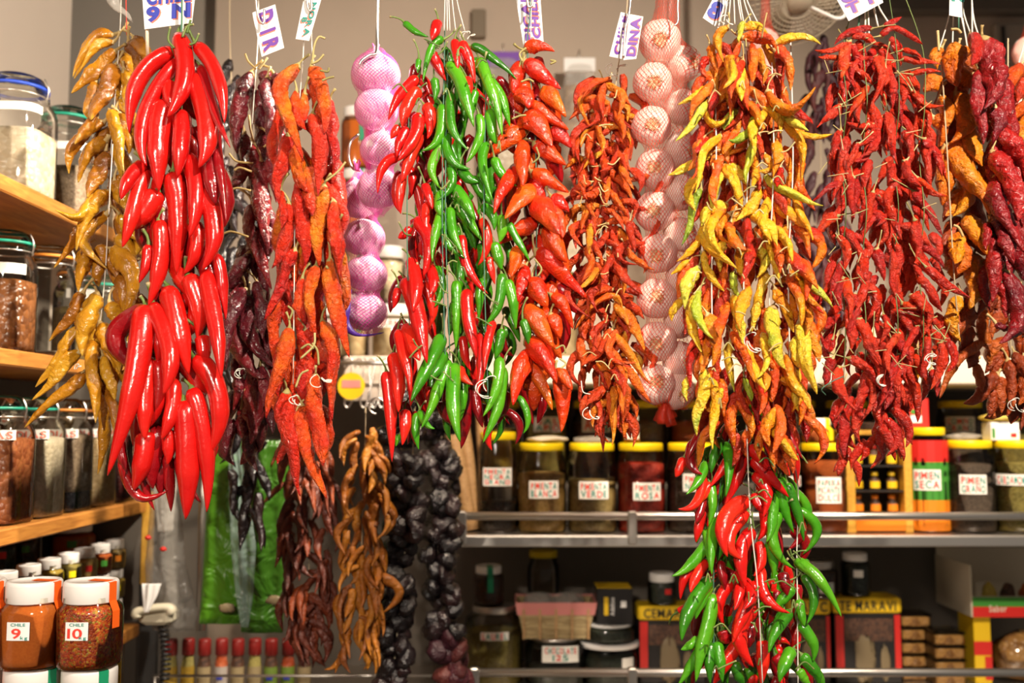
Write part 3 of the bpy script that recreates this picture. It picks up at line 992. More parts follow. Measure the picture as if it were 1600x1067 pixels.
# --- orange wrinkled long peppers
b = Bunch('pepper_string', 'hanging string of long wrinkled orange red dried peppers left of the pink garlic', 'pepper string', (480, -60), 1.545)
for p in hand(300, 0, """440,275 392,430 465,680 60;500,285 535,400 545,560 60;435,385 430,480 470,540 45;470,390 460,500 450,540 45;505,480 520,620 525,830 60;575,420 585,560 608,740 50
400,565 365,700 355,860 55;440,600 445,720 490,800 50;440,765 472,940 465,1110 62;405,850 400,1000 335,1120 62;550,780 530,950 528,1105 65;590,840 602,1000 610,1150 55;485,700 500,800 500,900 60;370,800 375,900 370,960 40"""):
    b.add(p, 'orange_red_pepper', 'orange_wrinkled', 'stem_olive', 'dry', 0, None, 0.026, False, 0.0018)
for p in hand(300, 350, """430,110 370,250 308,400 50;460,230 455,340 470,420 45;515,180 500,320 515,470 56;575,150 590,350 638,550 55;605,20 600,120 622,222 50;405,440 362,590 305,810 66;545,410 582,560 580,830 62
395,700 402,900 455,1140 66;460,760 490,920 558,1145 58;515,640 522,830 550,1010 80;470,440 475,500 480,560 50;590,620 578,720 578,830 36;440,780 440,900 430,1062 46;370,540 350,630 360,720 50;395,900 372,960 358,1000 30;605,250 612,330 628,380 44"""):
    b.add(p, 'orange_red_pepper', 'orange_wrinkled', 'stem_olive', 'dry', 0, None, 0.026, False, 0.0018)
for p in grow([(115, 445, 525), (300, 440, 530), (500, 430, 528), (700, 435, 510)], 22, (75, 105), (18, 24), 0.25, 9):
    b.add(p, 'orange_red_pepper', 'orange_wrinkled', None, 'dry', -1)
for p in grow([(130, 450, 525), (300, 440, 532), (500, 428, 532), (640, 430, 522)], 20, (85, 120), (21, 27), 0.2, 61, (0.15, 0.4, 0.65, 0.85)):
    b.add(p, 'orange_red_pepper', 'orange_wrinkled', None, 'dry', -2)
b.thread([(477, -60), (476, 30), (473, 100)], 0.0010)
b.thread([(490, -60), (487, 60), (491, 102)], 0.0009)
b.thread([(473, 100), (462, 240), (460, 420), (458, 600)], 0.0009)
for pts in ([(488, 100), (491, 72), (498, 58), (508, 60)], [(486, 100), (497, 95), (506, 85)], [(500, 110), (512, 112), (514, 106)], [(503, 126), (513, 122), (522, 120)], [(540, 253), (528, 268), (508, 284)]):
    b.thread(pts, 0.0018, 'stem_olive', 'stalk', -0.03)
b.build()
knot(b, 500, 586, 1.5, seed=6, dY=-0.05)
knot(b, 463, 622, 0.9, seed=7, dY=-0.05)
for pts in ([(452, 500), (457, 486), (450, 478)], [(470, 560), (490, 540), (492, 520)], [(462, 605), (470, 585), (482, 578)], [(470, 545), (482, 538), (490, 545)], [(498, 570), (496, 548), (488, 536)]):
    b.thread(pts, 0.0018, 'stem_olive', 'stalk', -0.06)

# --- fresh green and red peppers tied in strands
b = Bunch('pepper_string', 'big hanging bunch of slim fresh green and red peppers beside the pink garlic', 'pepper string', (700, -60), 1.53)
G1 = """85,95 130,130 185,155 30;245,165 190,210 160,345 35;270,270 325,360 372,530 55;240,440 235,560 160,625 45;365,195 450,235 555,335 36;280,390 285,520 350,625 42;400,250 450,380 495,570 50
430,330 490,420 522,530 48;395,480 392,590 340,680 40;265,560 270,660 360,705 45;245,600 202,700 235,790 40;260,660 282,760 220,835 40;430,600 408,690 452,840 40;460,660 490,720 552,775 40;320,700 350,740 395,760 45
240,800 230,860 240,900 45;290,780 340,850 380,920 50;300,830 360,920 408,1005 42;240,890 215,970 202,1090 42;275,870 290,960 330,1067 42;260,920 265,1010 338,1078 42;370,740 410,800 452,855 45;410,860 450,900 460,960 42
490,900 490,960 480,1010 45;520,930 560,1000 608,1088 32;210,330 215,370 210,420 35;145,250 142,275 140,305 24;380,380 370,430 370,480 40;440,460 455,550 470,600 45"""
R1 = """225,95 210,130 200,165 45;140,325 70,400 18,500 48;145,375 100,440 75,530 55;170,440 197,500 180,580 50;140,480 122,580 58,672 55;100,540 65,590 55,655 48;150,560 102,680 72,760 50;60,655 -5,695 -28,805 42
85,730 65,800 70,892 42;60,530 45,552 28,578 36;295,170 300,230 305,295 36;320,180 352,240 378,345 45;200,220 222,275 258,335 45;345,330 350,365 355,402 45;170,770 185,820 202,872 38;180,850 170,910 185,960 38
135,915 188,1020 165,1155 60;110,950 80,980 58,990 35"""
R2 = """405,-20 432,80 392,172 40;110,150 132,260 122,370 55;90,240 142,370 185,582 70;160,250 202,330 183,440 48;180,170 205,240 190,310 50;60,450 92,560 110,700 52;40,545 55,650 60,785 58;10,620 22,780 32,995 52
90,430 120,500 150,570 55;110,560 120,660 110,760 45;85,780 90,840 75,922 48;325,50 350,180 430,290 42;345,280 352,400 382,560 55;395,460 402,570 390,712 40;330,470 335,540 362,612 38;440,140 445,190 462,252 32
455,410 428,500 420,615 38;440,850 430,890 450,942 34;185,680 190,740 185,800 36;60,270 50,310 36,352 35;320,600 330,640 370,672 38"""
D2 = "350,680 345,800 320,938 55;380,650 390,770 412,850 45;240,740 262,800 322,852 42;500,700 500,760 475,835 50"
G2 = """215,180 237,260 212,345 42;300,240 306,380 300,520 42;415,230 400,300 395,400 40;490,210 478,330 412,425 42;515,235 535,330 550,438 45;240,470 185,590 112,742 55;265,570 228,700 155,852 50
295,590 290,730 318,908 58;322,610 330,720 308,832 38;250,540 220,600 188,650 50;480,560 470,680 410,802 45;495,600 470,760 412,912 48;142,790 130,860 145,942 36;490,440 480,510 460,560 40;560,720 602,800 580,872 30
150,780 170,830 212,852 30;460,80 475,140 490,190 45;65,880 55,900 48,928 25;580,400 595,450 602,500 40"""
for p in hand(600, 0, G1) + hand(600, 350, G2): b.add(p, 'green_pepper', 'green', 'stem_green', 'fresh', 0, None, 0.03, False, 0.0014)
for p in hand(600, 0, R1) + hand(600, 350, R2): b.add(p, 'red_pepper', 'red_small', 'stem_green', 'fresh', 0, None, 0.026, False, 0.0014)
for p in hand(600, 350, D2): b.add(p, 'dark_red_pepper', 'red_dark', None, 'fresh', -1)
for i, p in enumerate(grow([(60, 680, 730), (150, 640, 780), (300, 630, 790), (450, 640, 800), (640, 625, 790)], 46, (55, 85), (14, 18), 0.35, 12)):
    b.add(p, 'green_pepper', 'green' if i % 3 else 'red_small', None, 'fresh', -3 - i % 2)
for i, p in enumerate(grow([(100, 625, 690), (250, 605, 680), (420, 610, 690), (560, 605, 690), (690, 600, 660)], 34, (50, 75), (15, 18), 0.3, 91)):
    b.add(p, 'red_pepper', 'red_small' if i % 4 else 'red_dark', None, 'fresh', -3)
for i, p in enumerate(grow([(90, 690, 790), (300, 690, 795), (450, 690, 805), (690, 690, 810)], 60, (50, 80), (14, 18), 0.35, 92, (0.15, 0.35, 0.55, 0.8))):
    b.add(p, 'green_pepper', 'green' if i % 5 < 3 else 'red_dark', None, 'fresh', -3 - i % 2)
for x0, x1 in ((696, 694), (698, 699), (700, 703), (703, 712), (706, 726)):
    b.thread([(x0, -60), (x0 + (x1 - x0) * 0.4, 0), (x1, 48)], 0.0009)
for x, y0, y1 in ((695, 45, 640), (640, 120, 600), (760, 90, 640), (700, 80, 560)):
    b.thread([(x, y0, .01), (x - 4, (y0 + y1) / 2, -.02), (x + 3, y1, -.01)], 0.0010, 'twine_green')
b.build()
knot(b, 730, 55, 1.2, seed=8, dY=0)
knot(b, 768, 597, 2.0, seed=9, dY=-0.055)
rr = random.Random(31)
for i in range(34):
    x = rr.choice((648, 690, 700, 715, 762, 775)) + rr.gauss(0, 7)
    y = rr.uniform(70, 600)
    dx = rr.uniform(-26, 26)
    b.thread([(x, y), (x + dx * 0.5, y - rr.uniform(2, 14)), (x + dx, y - rr.uniform(-14, 22))], 0.0013, 'stem_green', 'stalk', -0.045 - rr.random() * 0.02)

# --- fat orange red peppers
b = Bunch('pepper_string', 'hanging string of short fat orange red peppers right of the green bunch', 'pepper string', (826, -60), 1.55)
for p in hand(600, 0, """590,205 650,190 712,215 62;590,260 660,310 735,372 88;560,290 542,340 540,392 62;665,385 712,415 758,488 82;560,385 592,410 600,452 84;600,430 682,480 768,542 70;590,490 650,530 700,615 98
585,540 500,595 412,666 76;580,600 578,690 580,772 80;700,540 742,570 782,618 72;630,600 692,640 758,688 72;550,700 500,790 458,888 66;620,720 692,755 768,802 76;612,785 562,840 502,912 82
625,830 682,900 738,978 96;690,860 732,925 745,995 62;632,925 560,962 478,1016 76;670,960 720,1030 762,1092 90;700,820 742,850 772,882 60"""):
    b.add(p, 'fat_pepper', 'fat', 'stem_olive', 'fat', 0, None, 0.022, False, 0.0018)
for p in hand(600, 0, "700,660 722,705 742,762 70;540,440 538,480 550,525 60"):
    b.add(p, 'fat_pepper', 'red_dark', None, 'fat', -1)
for p in hand(600, 350, """640,115 725,185 848,312 86;590,180 570,250 558,322 56;620,235 650,290 682,345 86;700,300 752,350 788,438 62;600,350 652,430 705,515 98;697,380 718,430 735,478 62;600,485 668,565 718,662 88
598,535 560,640 535,755 78;615,585 662,680 702,778 58;722,635 748,740 737,868 78;722,615 755,650 782,692 62;560,100 545,160 530,222 60;560,-60 520,0 520,60 50"""):
    b.add(p, 'fat_pepper', 'fat', 'stem_olive', 'fat', 0, None, 0.022, False, 0.0018)
for p in hand(600, 350, "590,650 600,740 620,838 62;660,700 660,770 640,832 52;720,250 765,315 802,372 72"):
    b.add(p, 'fat_pepper', 'red_dark', None, 'fat', -1)
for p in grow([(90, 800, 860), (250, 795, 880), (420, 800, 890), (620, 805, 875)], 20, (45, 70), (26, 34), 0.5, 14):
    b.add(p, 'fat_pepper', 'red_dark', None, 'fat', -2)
for p in grow([(90, 790, 865), (250, 790, 885), (420, 800, 895), (650, 800, 880)], 22, (50, 75), (28, 38), 0.5, 98):
    b.add(p, 'fat_pepper', 'fat', None, 'fat', -1)
b.thread([(826, -60), (828, 20), (824, 80), (836, 200), (838, 400), (832, 560)], 0.0011, 'twine_green')
b.thread([(832, -60), (829, 60)], 0.0009)
for pts in ([(822, 75), (812, 84), (816, 96)], [(814, 128), (826, 124), (834, 128)], [(800, 186), (812, 181), (822, 180)], [(838, 230), (842, 245), (832, 255)], [(860, 100), (868, 96), (860, 94)],
            [(868, 545), (880, 540), (884, 552)], [(874, 560), (884, 568), (876, 576)], [(836, 405), (846, 420), (840, 432)]):
    b.thread(pts, 0.0016, 'stem_olive', 'stalk', -0.05)
b.build()

# --- thin orange dry peppers left of the red garlic net
b = Bunch('pepper_string', 'hanging string of thin curly orange dried peppers touching the left of the red garlic net', 'pepper string', (985, -60), 1.58)
for p in hand(900, 350, """150,150 205,205 282,292 40;130,160 170,200 210,240 40;150,270 75,300 52,385 38;160,300 80,340 0,435 34;165,330 195,380 218,425 46;190,350 245,430 285,532 52;150,440 92,520 22,592 42;160,440 205,545 312,672 46
145,560 182,660 200,725 40;175,600 245,650 312,745 42;130,700 145,760 152,822 38;112,770 108,850 115,955 36;150,680 170,780 150,925 34;185,650 212,730 190,832 42;210,100 255,160 322,190 36;225,-10 228,60 250,120 40"""):
    b.add(p, 'dry_pepper', 'thin_orange', 'stem_tan', 'thin', 0, None, 0.018, False, 0.0011)
for p in hand(600, 0, """940,325 880,360 820,410 34;910,330 915,420 915,500 38;940,400 980,405 1030,440 32;930,480 980,500 1032,540 36;870,460 830,450 770,500 44;890,510 905,570 905,640 36;920,530 1000,540 1032,605 36
870,510 800,560 790,650 40;870,580 800,610 820,690 38;910,640 870,660 830,710 36;920,620 980,650 1015,710 38;860,600 860,650 880,690 34;900,690 960,670 1020,700 34;930,710 990,760 1030,830 40;840,690 835,760 850,830 38
860,760 800,790 790,860 38;920,730 925,790 930,850 38;880,780 860,850 880,910 40;810,860 780,900 745,965 38;830,660 790,670 752,705 30;800,730 785,735 770,740 12;900,860 840,880 820,960 38;930,930 1000,920 1030,1010 38;860,930 850,1000 860,1060 38"""):
    b.add(p, 'dry_pepper', 'thin_orange', 'stem_tan', 'thin', 0, None, 0.018, False, 0.0011)
for p in grow([(115, 910, 985), (200, 900, 990), (400, 895, 1000), (560, 900, 1000), (690, 925, 985)], 58, (36, 62), (12, 16), 0.8, 15, (0.3, 0.45, 0.6, 0.75), 0.25):
    b.add(p, 'dry_pepper', 'thin_orange', None, 'thin', -1)
for p in grow([(110, 915, 995), (200, 900, 995), (400, 895, 1000), (560, 898, 1005), (690, 920, 990)], 80, (40, 62), (13, 17), 0.7, 93, (0.15, 0.35, 0.5, 0.65, 0.85), 0.2):
    b.add(p, 'dry_pepper', 'thin_orange', None, 'thin', -3 - int(p[0]) % 2)
for p in grow([(125, 905, 990), (300, 895, 995), (560, 895, 1005), (680, 915, 990)], 34, (38, 58), (12, 15), 0.9, 94, (0.15, 0.35, 0.5, 0.65, 0.85), 0.3):
    b.add(p, 'orange_pepper', 'thin_orange', None, 'thin', 0, None, 0.018, False, 0.0011)
for p in grow([(120, 910, 995), (300, 895, 998), (560, 895, 1008), (690, 915, 992)], 66, (40, 62), (12, 16), 0.8, 196, (0.1, 0.3, 0.5, 0.7, 0.9), 0.3):
    b.add(p, 'inner', 'thin_orange', None, 'thin', -5)
b.thread([(985, -60), (975, 60), (965, 110), (950, 260), (945, 450), (935, 620)], 0.0011, 'twine_tan', dY=0.01)
b.build()
knot(b, 962, 100, 1.6, 'twine', 0, 11)
knot(b, 925, 637, 1.5, 'twine', -0.045, 12)
b.thread([(908, 595, -.05), (911, 612, -.05), (922, 616, -.05)], 0.0009)
for i in range(22):
    x, y = 945 + rr.gauss(0, 14), rr.uniform(120, 640)
    dx = rr.uniform(-24, 24)
    b.thread([(x, y), (x + dx * 0.5, y - rr.uniform(-4, 10)), (x + dx, y - rr.uniform(-14, 16))], 0.0011, 'stem_tan', 'stalk', -0.04 - rr.random() * 0.02)

# --- yellow and orange dried peppers
b = Bunch('pepper_string', 'wide hanging bunch of yellow and orange dried peppers right of the red garlic net', 'pepper string', (1146, -60), 1.50)
Y1 = """630,115 598,170 615,262 46;690,155 780,165 832,210 50;830,182 920,160 1017,190 38;830,210 885,260 902,382 55;730,190 748,265 735,342 50;560,190 572,240 590,302 40;630,240 645,295 608,372 50
550,240 528,280 550,322 40;540,370 500,395 428,436 38;540,440 575,520 640,480 42;800,380 890,470 1002,363 58;780,450 835,485 852,560 46;910,550 980,570 1067,555 38;600,565 545,660 498,805 42;560,640 470,695 383,735 40
610,650 568,740 590,862 48;760,560 700,600 622,642 40;620,690 652,765 690,862 48;640,690 690,735 722,782 46;780,640 808,700 758,710 40;830,580 832,660 820,742 42;760,780 735,860 662,922 50;545,860 542,960 592,1062 50
625,850 580,930 560,1000 46;640,890 588,950 642,1012 44;640,930 662,1000 742,1046 46;800,830 788,920 815,1002 50;820,840 900,905 982,952 56;910,830 955,920 988,1004 42;830,950 872,1010 905,1082 50;850,470 925,600 942,767 52
710,300 700,375 722,455 46;740,620 742,700 732,782 46;910,930 955,1000 975,1080 46;700,120 760,110 800,150 40"""
YR = "695,255 662,330 648,412 48;580,380 570,440 570,492 46;900,460 950,480 987,517 38;710,910 708,980 722,1034 46;530,580 515,620 503,642 38;680,390 685,420 700,460 40;850,700 845,740 838,778 40"
YG = "700,95 678,135 680,177 36;540,420 490,500 408,587 44;740,480 700,560 630,575 40;870,470 915,520 972,547 38;760,590 712,660 708,758 48;790,730 880,815 1027,856 40;520,790 492,880 448,1024 44;670,460 632,500 618,542 38"
Y2 = """540,0 565,100 672,192 56;520,40 490,105 423,156 40;470,150 430,178 393,212 30;645,0 665,80 732,112 42;690,90 688,170 702,222 46;540,110 555,200 622,280 42;440,310 408,360 400,405 38;500,290 482,410 522,532 46
550,380 582,470 570,592 60;655,300 672,400 692,502 50;800,20 822,130 850,242 60;840,40 925,150 1012,272 60;890,210 922,310 930,424 50;790,200 770,310 738,442 50;830,270 872,370 912,452 46;820,350 815,490 872,602 76
930,420 962,540 1002,712 66;870,550 922,660 978,772 62;780,460 792,560 758,642 50;710,510 742,600 802,692 44;650,450 695,540 748,657 42;640,490 642,600 657,702 36;550,470 540,560 518,622 40;540,610 512,730 498,882 55
580,640 568,780 565,945 46;470,640 452,690 465,737 38;760,600 785,690 770,792 46;920,600 920,700 928,782 38;600,340 615,400 588,452 40"""
YP = "510,180 470,260 453,362 58;515,280 505,400 572,472 42;910,170 980,255 1068,347 50;660,200 652,250 682,302 36;730,580 762,588 788,565 28;700,640 720,700 730,740 30"
YR2 = "760,60 735,140 683,252 50;490,510 478,590 475,682 40;940,270 985,330 1032,372 36"
for p in hand(900, 0, Y1) + hand(900, 350, Y2): b.add(p, 'yellow_pepper', 'yellow', 'stem_tan', 'thin', 0, None, 0.022, False, 0.0013)
for p in hand(900, 0, YR) + hand(900, 350, YR2): b.add(p, 'red_pepper', 'red_dry', 'stem_tan', 'thin', 0, None, 0.022, False, 0.0013)
for p in hand(900, 0, YG) + hand(900, 350, YP): b.add(p, 'yellow_green_pepper', 'yellow_green', 'stem_olive', 'thin', 0, None, 0.022, False, 0.0013)
for p in grow([(60, 1120, 1210), (200, 1095, 1255), (400, 1080, 1270), (560, 1075, 1270), (680, 1090, 1260)], 36, (45, 70), (16, 20), 0.5, 16, (0.2, 0.4, 0.6, 0.8)):
    b.add(p, 'orange_pepper', 'thin_orange', None, 'thin', -1)
for i, p in enumerate(grow([(60, 1115, 1215), (200, 1095, 1258), (400, 1075, 1272), (560, 1072, 1275), (720, 1090, 1265)], 90, (50, 76), (17, 22), 0.45, 95, (0.12, 0.3, 0.5, 0.7, 0.88))):
    b.add(p, 'orange_pepper', ('thin_orange', 'yellow', 'thin_orange', 'red_dry')[i % 4], None, 'thin', -3 - i % 2)
for i, p in enumerate(grow([(70, 1105, 1215), (200, 1080, 1255), (400, 1070, 1275), (560, 1070, 1275), (740, 1085, 1270)], 34, (48, 72), (16, 21), 0.6, 96, (0.12, 0.3, 0.5, 0.7, 0.88))):
    b.add(p, 'orange_pepper', 'yellow' if i % 3 else 'thin_orange', None, 'thin', 0, None, 0.02, False, 0.0013)
for i, p in enumerate(grow([(60, 1115, 1215), (200, 1090, 1262), (400, 1070, 1278), (560, 1070, 1280), (740, 1085, 1270)], 84, (50, 80), (16, 20), 0.5, 195, (0.08, 0.25, 0.4, 0.6, 0.75, 0.92))):
    b.add(p, 'inner', ('yellow', 'thin_orange', 'yellow', 'yellow')[i % 4], None, 'thin', -5)
for k, (x0, x1, y1) in enumerate(((1140, 1122, 40), (1142, 1128, 52), (1143, 1138, 36), (1146, 1148, 38), (1150, 1158, 32), (1152, 1162, 36), (1154, 1175, 40), (1156, 1184, 36), (1144, 1116, 66))):
    b.thread([(x0, -60), (x0 + (x1 - x0) * 0.35, -4), (x1, y1)], 0.0011)
for x in (1115, 1165, 1205, 1235):
    b.thread([(x, 60, .02), (x + 4, 250, -.012), (x - 3, 420, -.005), (x, 600, .01)], 0.0012, 'twine')
b.build()
knot(b, 1137, 28, 1.0, seed=13, dY=-0.01)
knot(b, 1172, 528, 1.8, seed=14, dY=-0.055)
for i in range(40):
    x, y = rr.choice((1115, 1165, 1205, 1240)) + rr.gauss(0, 9), rr.uniform(60, 640)
    dx = rr.uniform(-26, 26)
    b.thread([(x, y), (x + dx * 0.5, y - rr.uniform(-2, 14)), (x + dx, y - rr.uniform(-14, 18))], 0.0012, rr.choice(('stem_tan', 'stem_olive')), 'stalk', -0.045 - rr.random() * 0.02)
b.thread([(1190, 60, -.02), (1194, 38, -.03), (1198, 20, -.03)], 0.0014, 'stem_tan', 'stalk')

# --- long mixed bunch below it
b = Bunch('pepper_string', 'long bunch of slim fresh red and green peppers hanging lowest, below the yellow dried ones', 'pepper string', (1165, 615), 1.555)
LG0 = "620,790 720,772 835,812 46"
LR0 = "810,790 865,890 912,1034 50;730,830 795,900 832,1042 50;720,930 775,980 812,1024 50;830,950 865,1000 892,1052 42"
LD0 = "800,740 865,850 943,978 46"
LR = """690,80 635,150 562,247 50;735,135 805,200 887,292 52;695,120 672,220 618,337 44;715,305 612,400 630,542 64;710,360 635,460 692,552 56;740,200 792,270 775,382 48;740,280 765,330 800,362 40;780,340 788,410 758,472 42
735,435 688,530 706,672 58;530,200 500,312 428,342 38;450,130 430,180 413,207 38;530,350 508,420 500,482 40;510,560 455,630 433,722 44;540,560 500,630 478,692 42;650,650 602,725 620,835 46;750,650 708,760 655,902 54
680,600 682,690 658,762 42;750,745 685,860 742,1002 66;775,590 790,712 892,777 46;680,900 635,970 573,1075 56;775,890 782,980 770,1080 52;830,900 862,888 892,910 26;430,770 447,755 462,738 28;760,480 770,560 740,620 40
700,640 730,700 700,760 44;560,240 530,280 510,330 40"""
LD = "490,60 478,150 527,197 44;540,10 500,60 470,130 42;830,950 862,1000 882,1040 46;740,820 722,880 718,922 44;610,850 622,880 640,900 50;860,610 872,660 880,702 46;530,300 515,360 500,400 40;600,560 610,620 620,680 40"
LG = """600,50 578,120 562,192 44;620,70 642,160 625,292 42;560,240 568,320 553,412 40;850,210 868,320 907,442 46;880,235 918,350 947,477 40;820,280 822,390 793,482 42;850,360 822,490 908,588 46;550,470 492,565 398,620 46
585,385 563,490 567,614 42;540,150 515,220 458,282 40;555,640 478,745 437,892 58;555,660 522,730 500,802 46;570,700 538,870 498,1065 54;555,830 505,960 425,1075 50;560,900 558,980 560,1070 42;510,880 472,912 438,927 36
915,560 1020,640 1107,792 46;945,620 990,710 958,822 40;900,670 862,720 828,752 46;890,770 838,850 803,942 44;930,820 985,890 987,977 46;930,720 942,790 952,832 36;900,930 865,990 848,1065 50;940,950 992,1015 1012,1075 48
930,1010 952,1050 980,1080 36;590,900 598,980 612,1064 46;660,980 682,1040 702,1072 44;800,480 822,560 820,640 40;620,420 600,500 590,560 36;940,600 960,560 975,590 20;540,430 560,520 555,600 36;860,780 842,830 850,890 40"""
for p in hand(900, 667, LR) + hand(900, 350, LR0): b.add(p, 'red_pepper', 'red_small', 'stem_green', 'fresh', 0, None, 0.026, False, 0.0014)
for p in hand(900, 667, LG) + hand(900, 350, LG0): b.add(p, 'green_pepper', 'green', 'stem_green', 'fresh', 0, None, 0.026, False, 0.0014)
for p in hand(900, 667, LD) + hand(900, 350, LD0): b.add(p, 'dark_red_pepper', 'red_dark', 'stem_green', 'fresh', 0, None, 0.02, False, 0.0014)
for i, p in enumerate(grow([(635, 1120, 1220), (750, 1100, 1240), (900, 1090, 1260), (1100, 1085, 1270)], 36, (55, 80), (14, 18), 0.35, 18)):
    b.add(p, 'inner', ('green', 'red_small', 'red_dark')[i % 3], None, 'fresh', -3)
for i, p in enumerate(grow([(650, 1110, 1225), (750, 1095, 1245), (900, 1085, 1265), (1100, 1080, 1275)], 60, (55, 80), (15, 18), 0.3, 97, (0.1, 0.3, 0.5, 0.7, 0.9))):
    b.add(p, 'inner', ('green', 'red_dark', 'red_small', 'green')[i % 4], None, 'fresh', -4)
b.thread([(1165, 560, .02), (1166, 640, -.01), (1172, 800, -.035), (1184, 920, -.036), (1192, 1080, -.01)], 0.0010, 'twine')
b.thread([(1160, 560, .02), (1240, 720, .012), (1245, 880, .0), (1247, 1080, -.005)], 0.0010, 'twine')
b.thread([(1168, 560, .02), (1120, 800), (1115, 1080)], 0.0010, 'twine_green')
b.build()
for i in range(30):
    x, y = rr.choice((1118, 1168, 1182, 1190, 1245)) + rr.gauss(0, 8), rr.uniform(690, 1050)
    dx = rr.uniform(-14, 30)
    b.thread([(x, y), (x + dx * 0.5, y - rr.uniform(2, 14)), (x + dx, y - rr.uniform(-10, 16))], 0.0013, 'stem_green', 'stalk', -0.05 - rr.random() * 0.02)

# --- small red dried peppers with long stalks
b = Bunch('pepper_string', 'wide hanging bunch of many small dark red dried peppers with long straw stalks', 'pepper string', (1372, -60), 1.54)
SR = """430,120 350,125 280,190 34;350,150 400,160 460,190 36;470,150 550,125 648,185 36;330,180 270,205 200,205 30;480,110 520,90 557,68 28;300,240 260,245 210,238 28;560,250 620,245 720,268 32;600,310 650,300 720,300 32
340,270 390,310 440,352 44;560,210 600,215 640,240 28;450,240 465,300 425,448 40;480,280 490,320 490,350 36;350,190 370,230 390,280 36;300,440 260,480 205,535 40;500,470 510,570 545,690 44;300,760 250,795 180,842 32
290,900 240,930 185,990 42;420,520 380,530 330,510 30;480,560 440,610 400,650 38;600,380 660,430 740,440 30;650,580 700,650 725,735 38;620,740 680,790 745,815 34;610,800 660,870 730,975 46;520,380 540,440 560,520 36"""
SR2 = """300,600 300,680 370,775 48;340,560 400,600 470,690 46;270,560 250,620 240,680 40;540,460 510,540 505,625 46;550,560 545,640 550,745 44;570,540 590,600 622,688 38;720,500 720,580 672,690 52;670,470 650,560 640,640 46
400,610 430,700 390,810 40;520,610 500,690 468,760 44;300,700 320,740 282,810 30;380,400 420,480 480,590 54;660,180 730,240 840,310 46;320,140 290,230 250,290 40;320,230 340,300 340,400 46;480,380 500,440 470,500 40
600,300 640,330 690,380 44;560,330 610,350 650,350 40;420,540 470,600 460,670 46;270,480 250,520 210,430 30;440,480 480,520 530,560 40;230,440 270,400 300,370 34;740,480 770,560 750,620 38"""
for p in hand(1200, 0, SR) + hand(1200, 350, SR2): b.add(p, 'small_pepper', 'red_dry', 'stem_olive', 'thin', 0, None, 0.034, True, 0.0009)
g = grow([(55, 1320, 1410), (110, 1295, 1440), (200, 1290, 1455), (350, 1283, 1475), (500, 1285, 1480), (600, 1290, 1475), (650, 1295, 1440), (760, 1310, 1355)], 112, (40, 66), (13, 18), 0.55, 19, (0.15, 0.3, 0.45, 0.6, 0.75, 0.9), 0.12)
g2 = grow([(70, 1315, 1415), (200, 1295, 1455), (350, 1290, 1475), (500, 1290, 1475), (600, 1295, 1465), (690, 1305, 1420)], 110, (45, 66), (14, 18), 0.5, 77, (0.12, 0.3, 0.45, 0.6, 0.75, 0.9), 0.12)
for i, p in enumerate(g + g2):
    if i % 2 and i < 104: b.add(p, 'small_pepper', 'red_dry', 'stem_olive' if i % 4 == 1 else None, 'thin', 0 if i % 4 == 1 else -1, None, 0.034, True, 0.0009)
    else: b.add(p, 'small_pepper', 'red_dry', None, 'thin', -3 if i % 3 else -4)
for p in grow([(60, 1310, 1415), (150, 1285, 1450), (350, 1280, 1482), (500, 1280, 1482), (600, 1288, 1470), (720, 1300, 1420)], 90, (46, 70), (14, 18), 0.6, 197, (0.08, 0.25, 0.4, 0.6, 0.75, 0.92), 0.2):
    b.add(p, 'inner', 'red_dry', None, 'thin', -5)
for x in (1318, 1350, 1400, 1440):
    b.thread([(1372 + (x - 1372) * 0.3, -60), (x, 70), (x + 5, 160, -.012), (x - 3, 250, .012), (x + 4, 330, -.014), (x - 4, 420, .01), (x + 3, 500, -.012), (x, 600, .01)], 0.0008, 'stem_green')
for x0, x1, y1 in ((1356, 1358, 60), (1364, 1372, 42), (1370, 1388, 36), (1352, 1352, 58)):
    b.thread([(x0, -60), (x0, 0), (x1, y1)], 0.0014)
b.thread([(1344, -60), (1343, 20), (1338, 62)], 0.0016, 'twine_green')
b.build()
knot(b, 1447, 556, 1.4, seed=15, dY=-0.055)
knot(b, 1384, 588, 1.2, seed=16, dY=-0.055)
b.thread([(1290, 617, -.04), (1284, 608, -.05), (1300, 596, -.05), (1318, 588, -.05)], 0.0009, 'twine_green')
for i in range(46):
    x, y = rr.choice((1320, 1350, 1400, 1440, 1300)) + rr.gauss(0, 12), rr.uniform(80, 600)
    a = rr.uniform(0, 6.28)
    L = rr.uniform(16, 38)
    b.thread([(x, y), (x + math.cos(a) * L, y + math.sin(a) * L * 0.7)], 0.0007, rr.choice(('stem_olive', 'stem_olive', 'stem_tan')), 'stalk', -0.05 - rr.random() * 0.02)

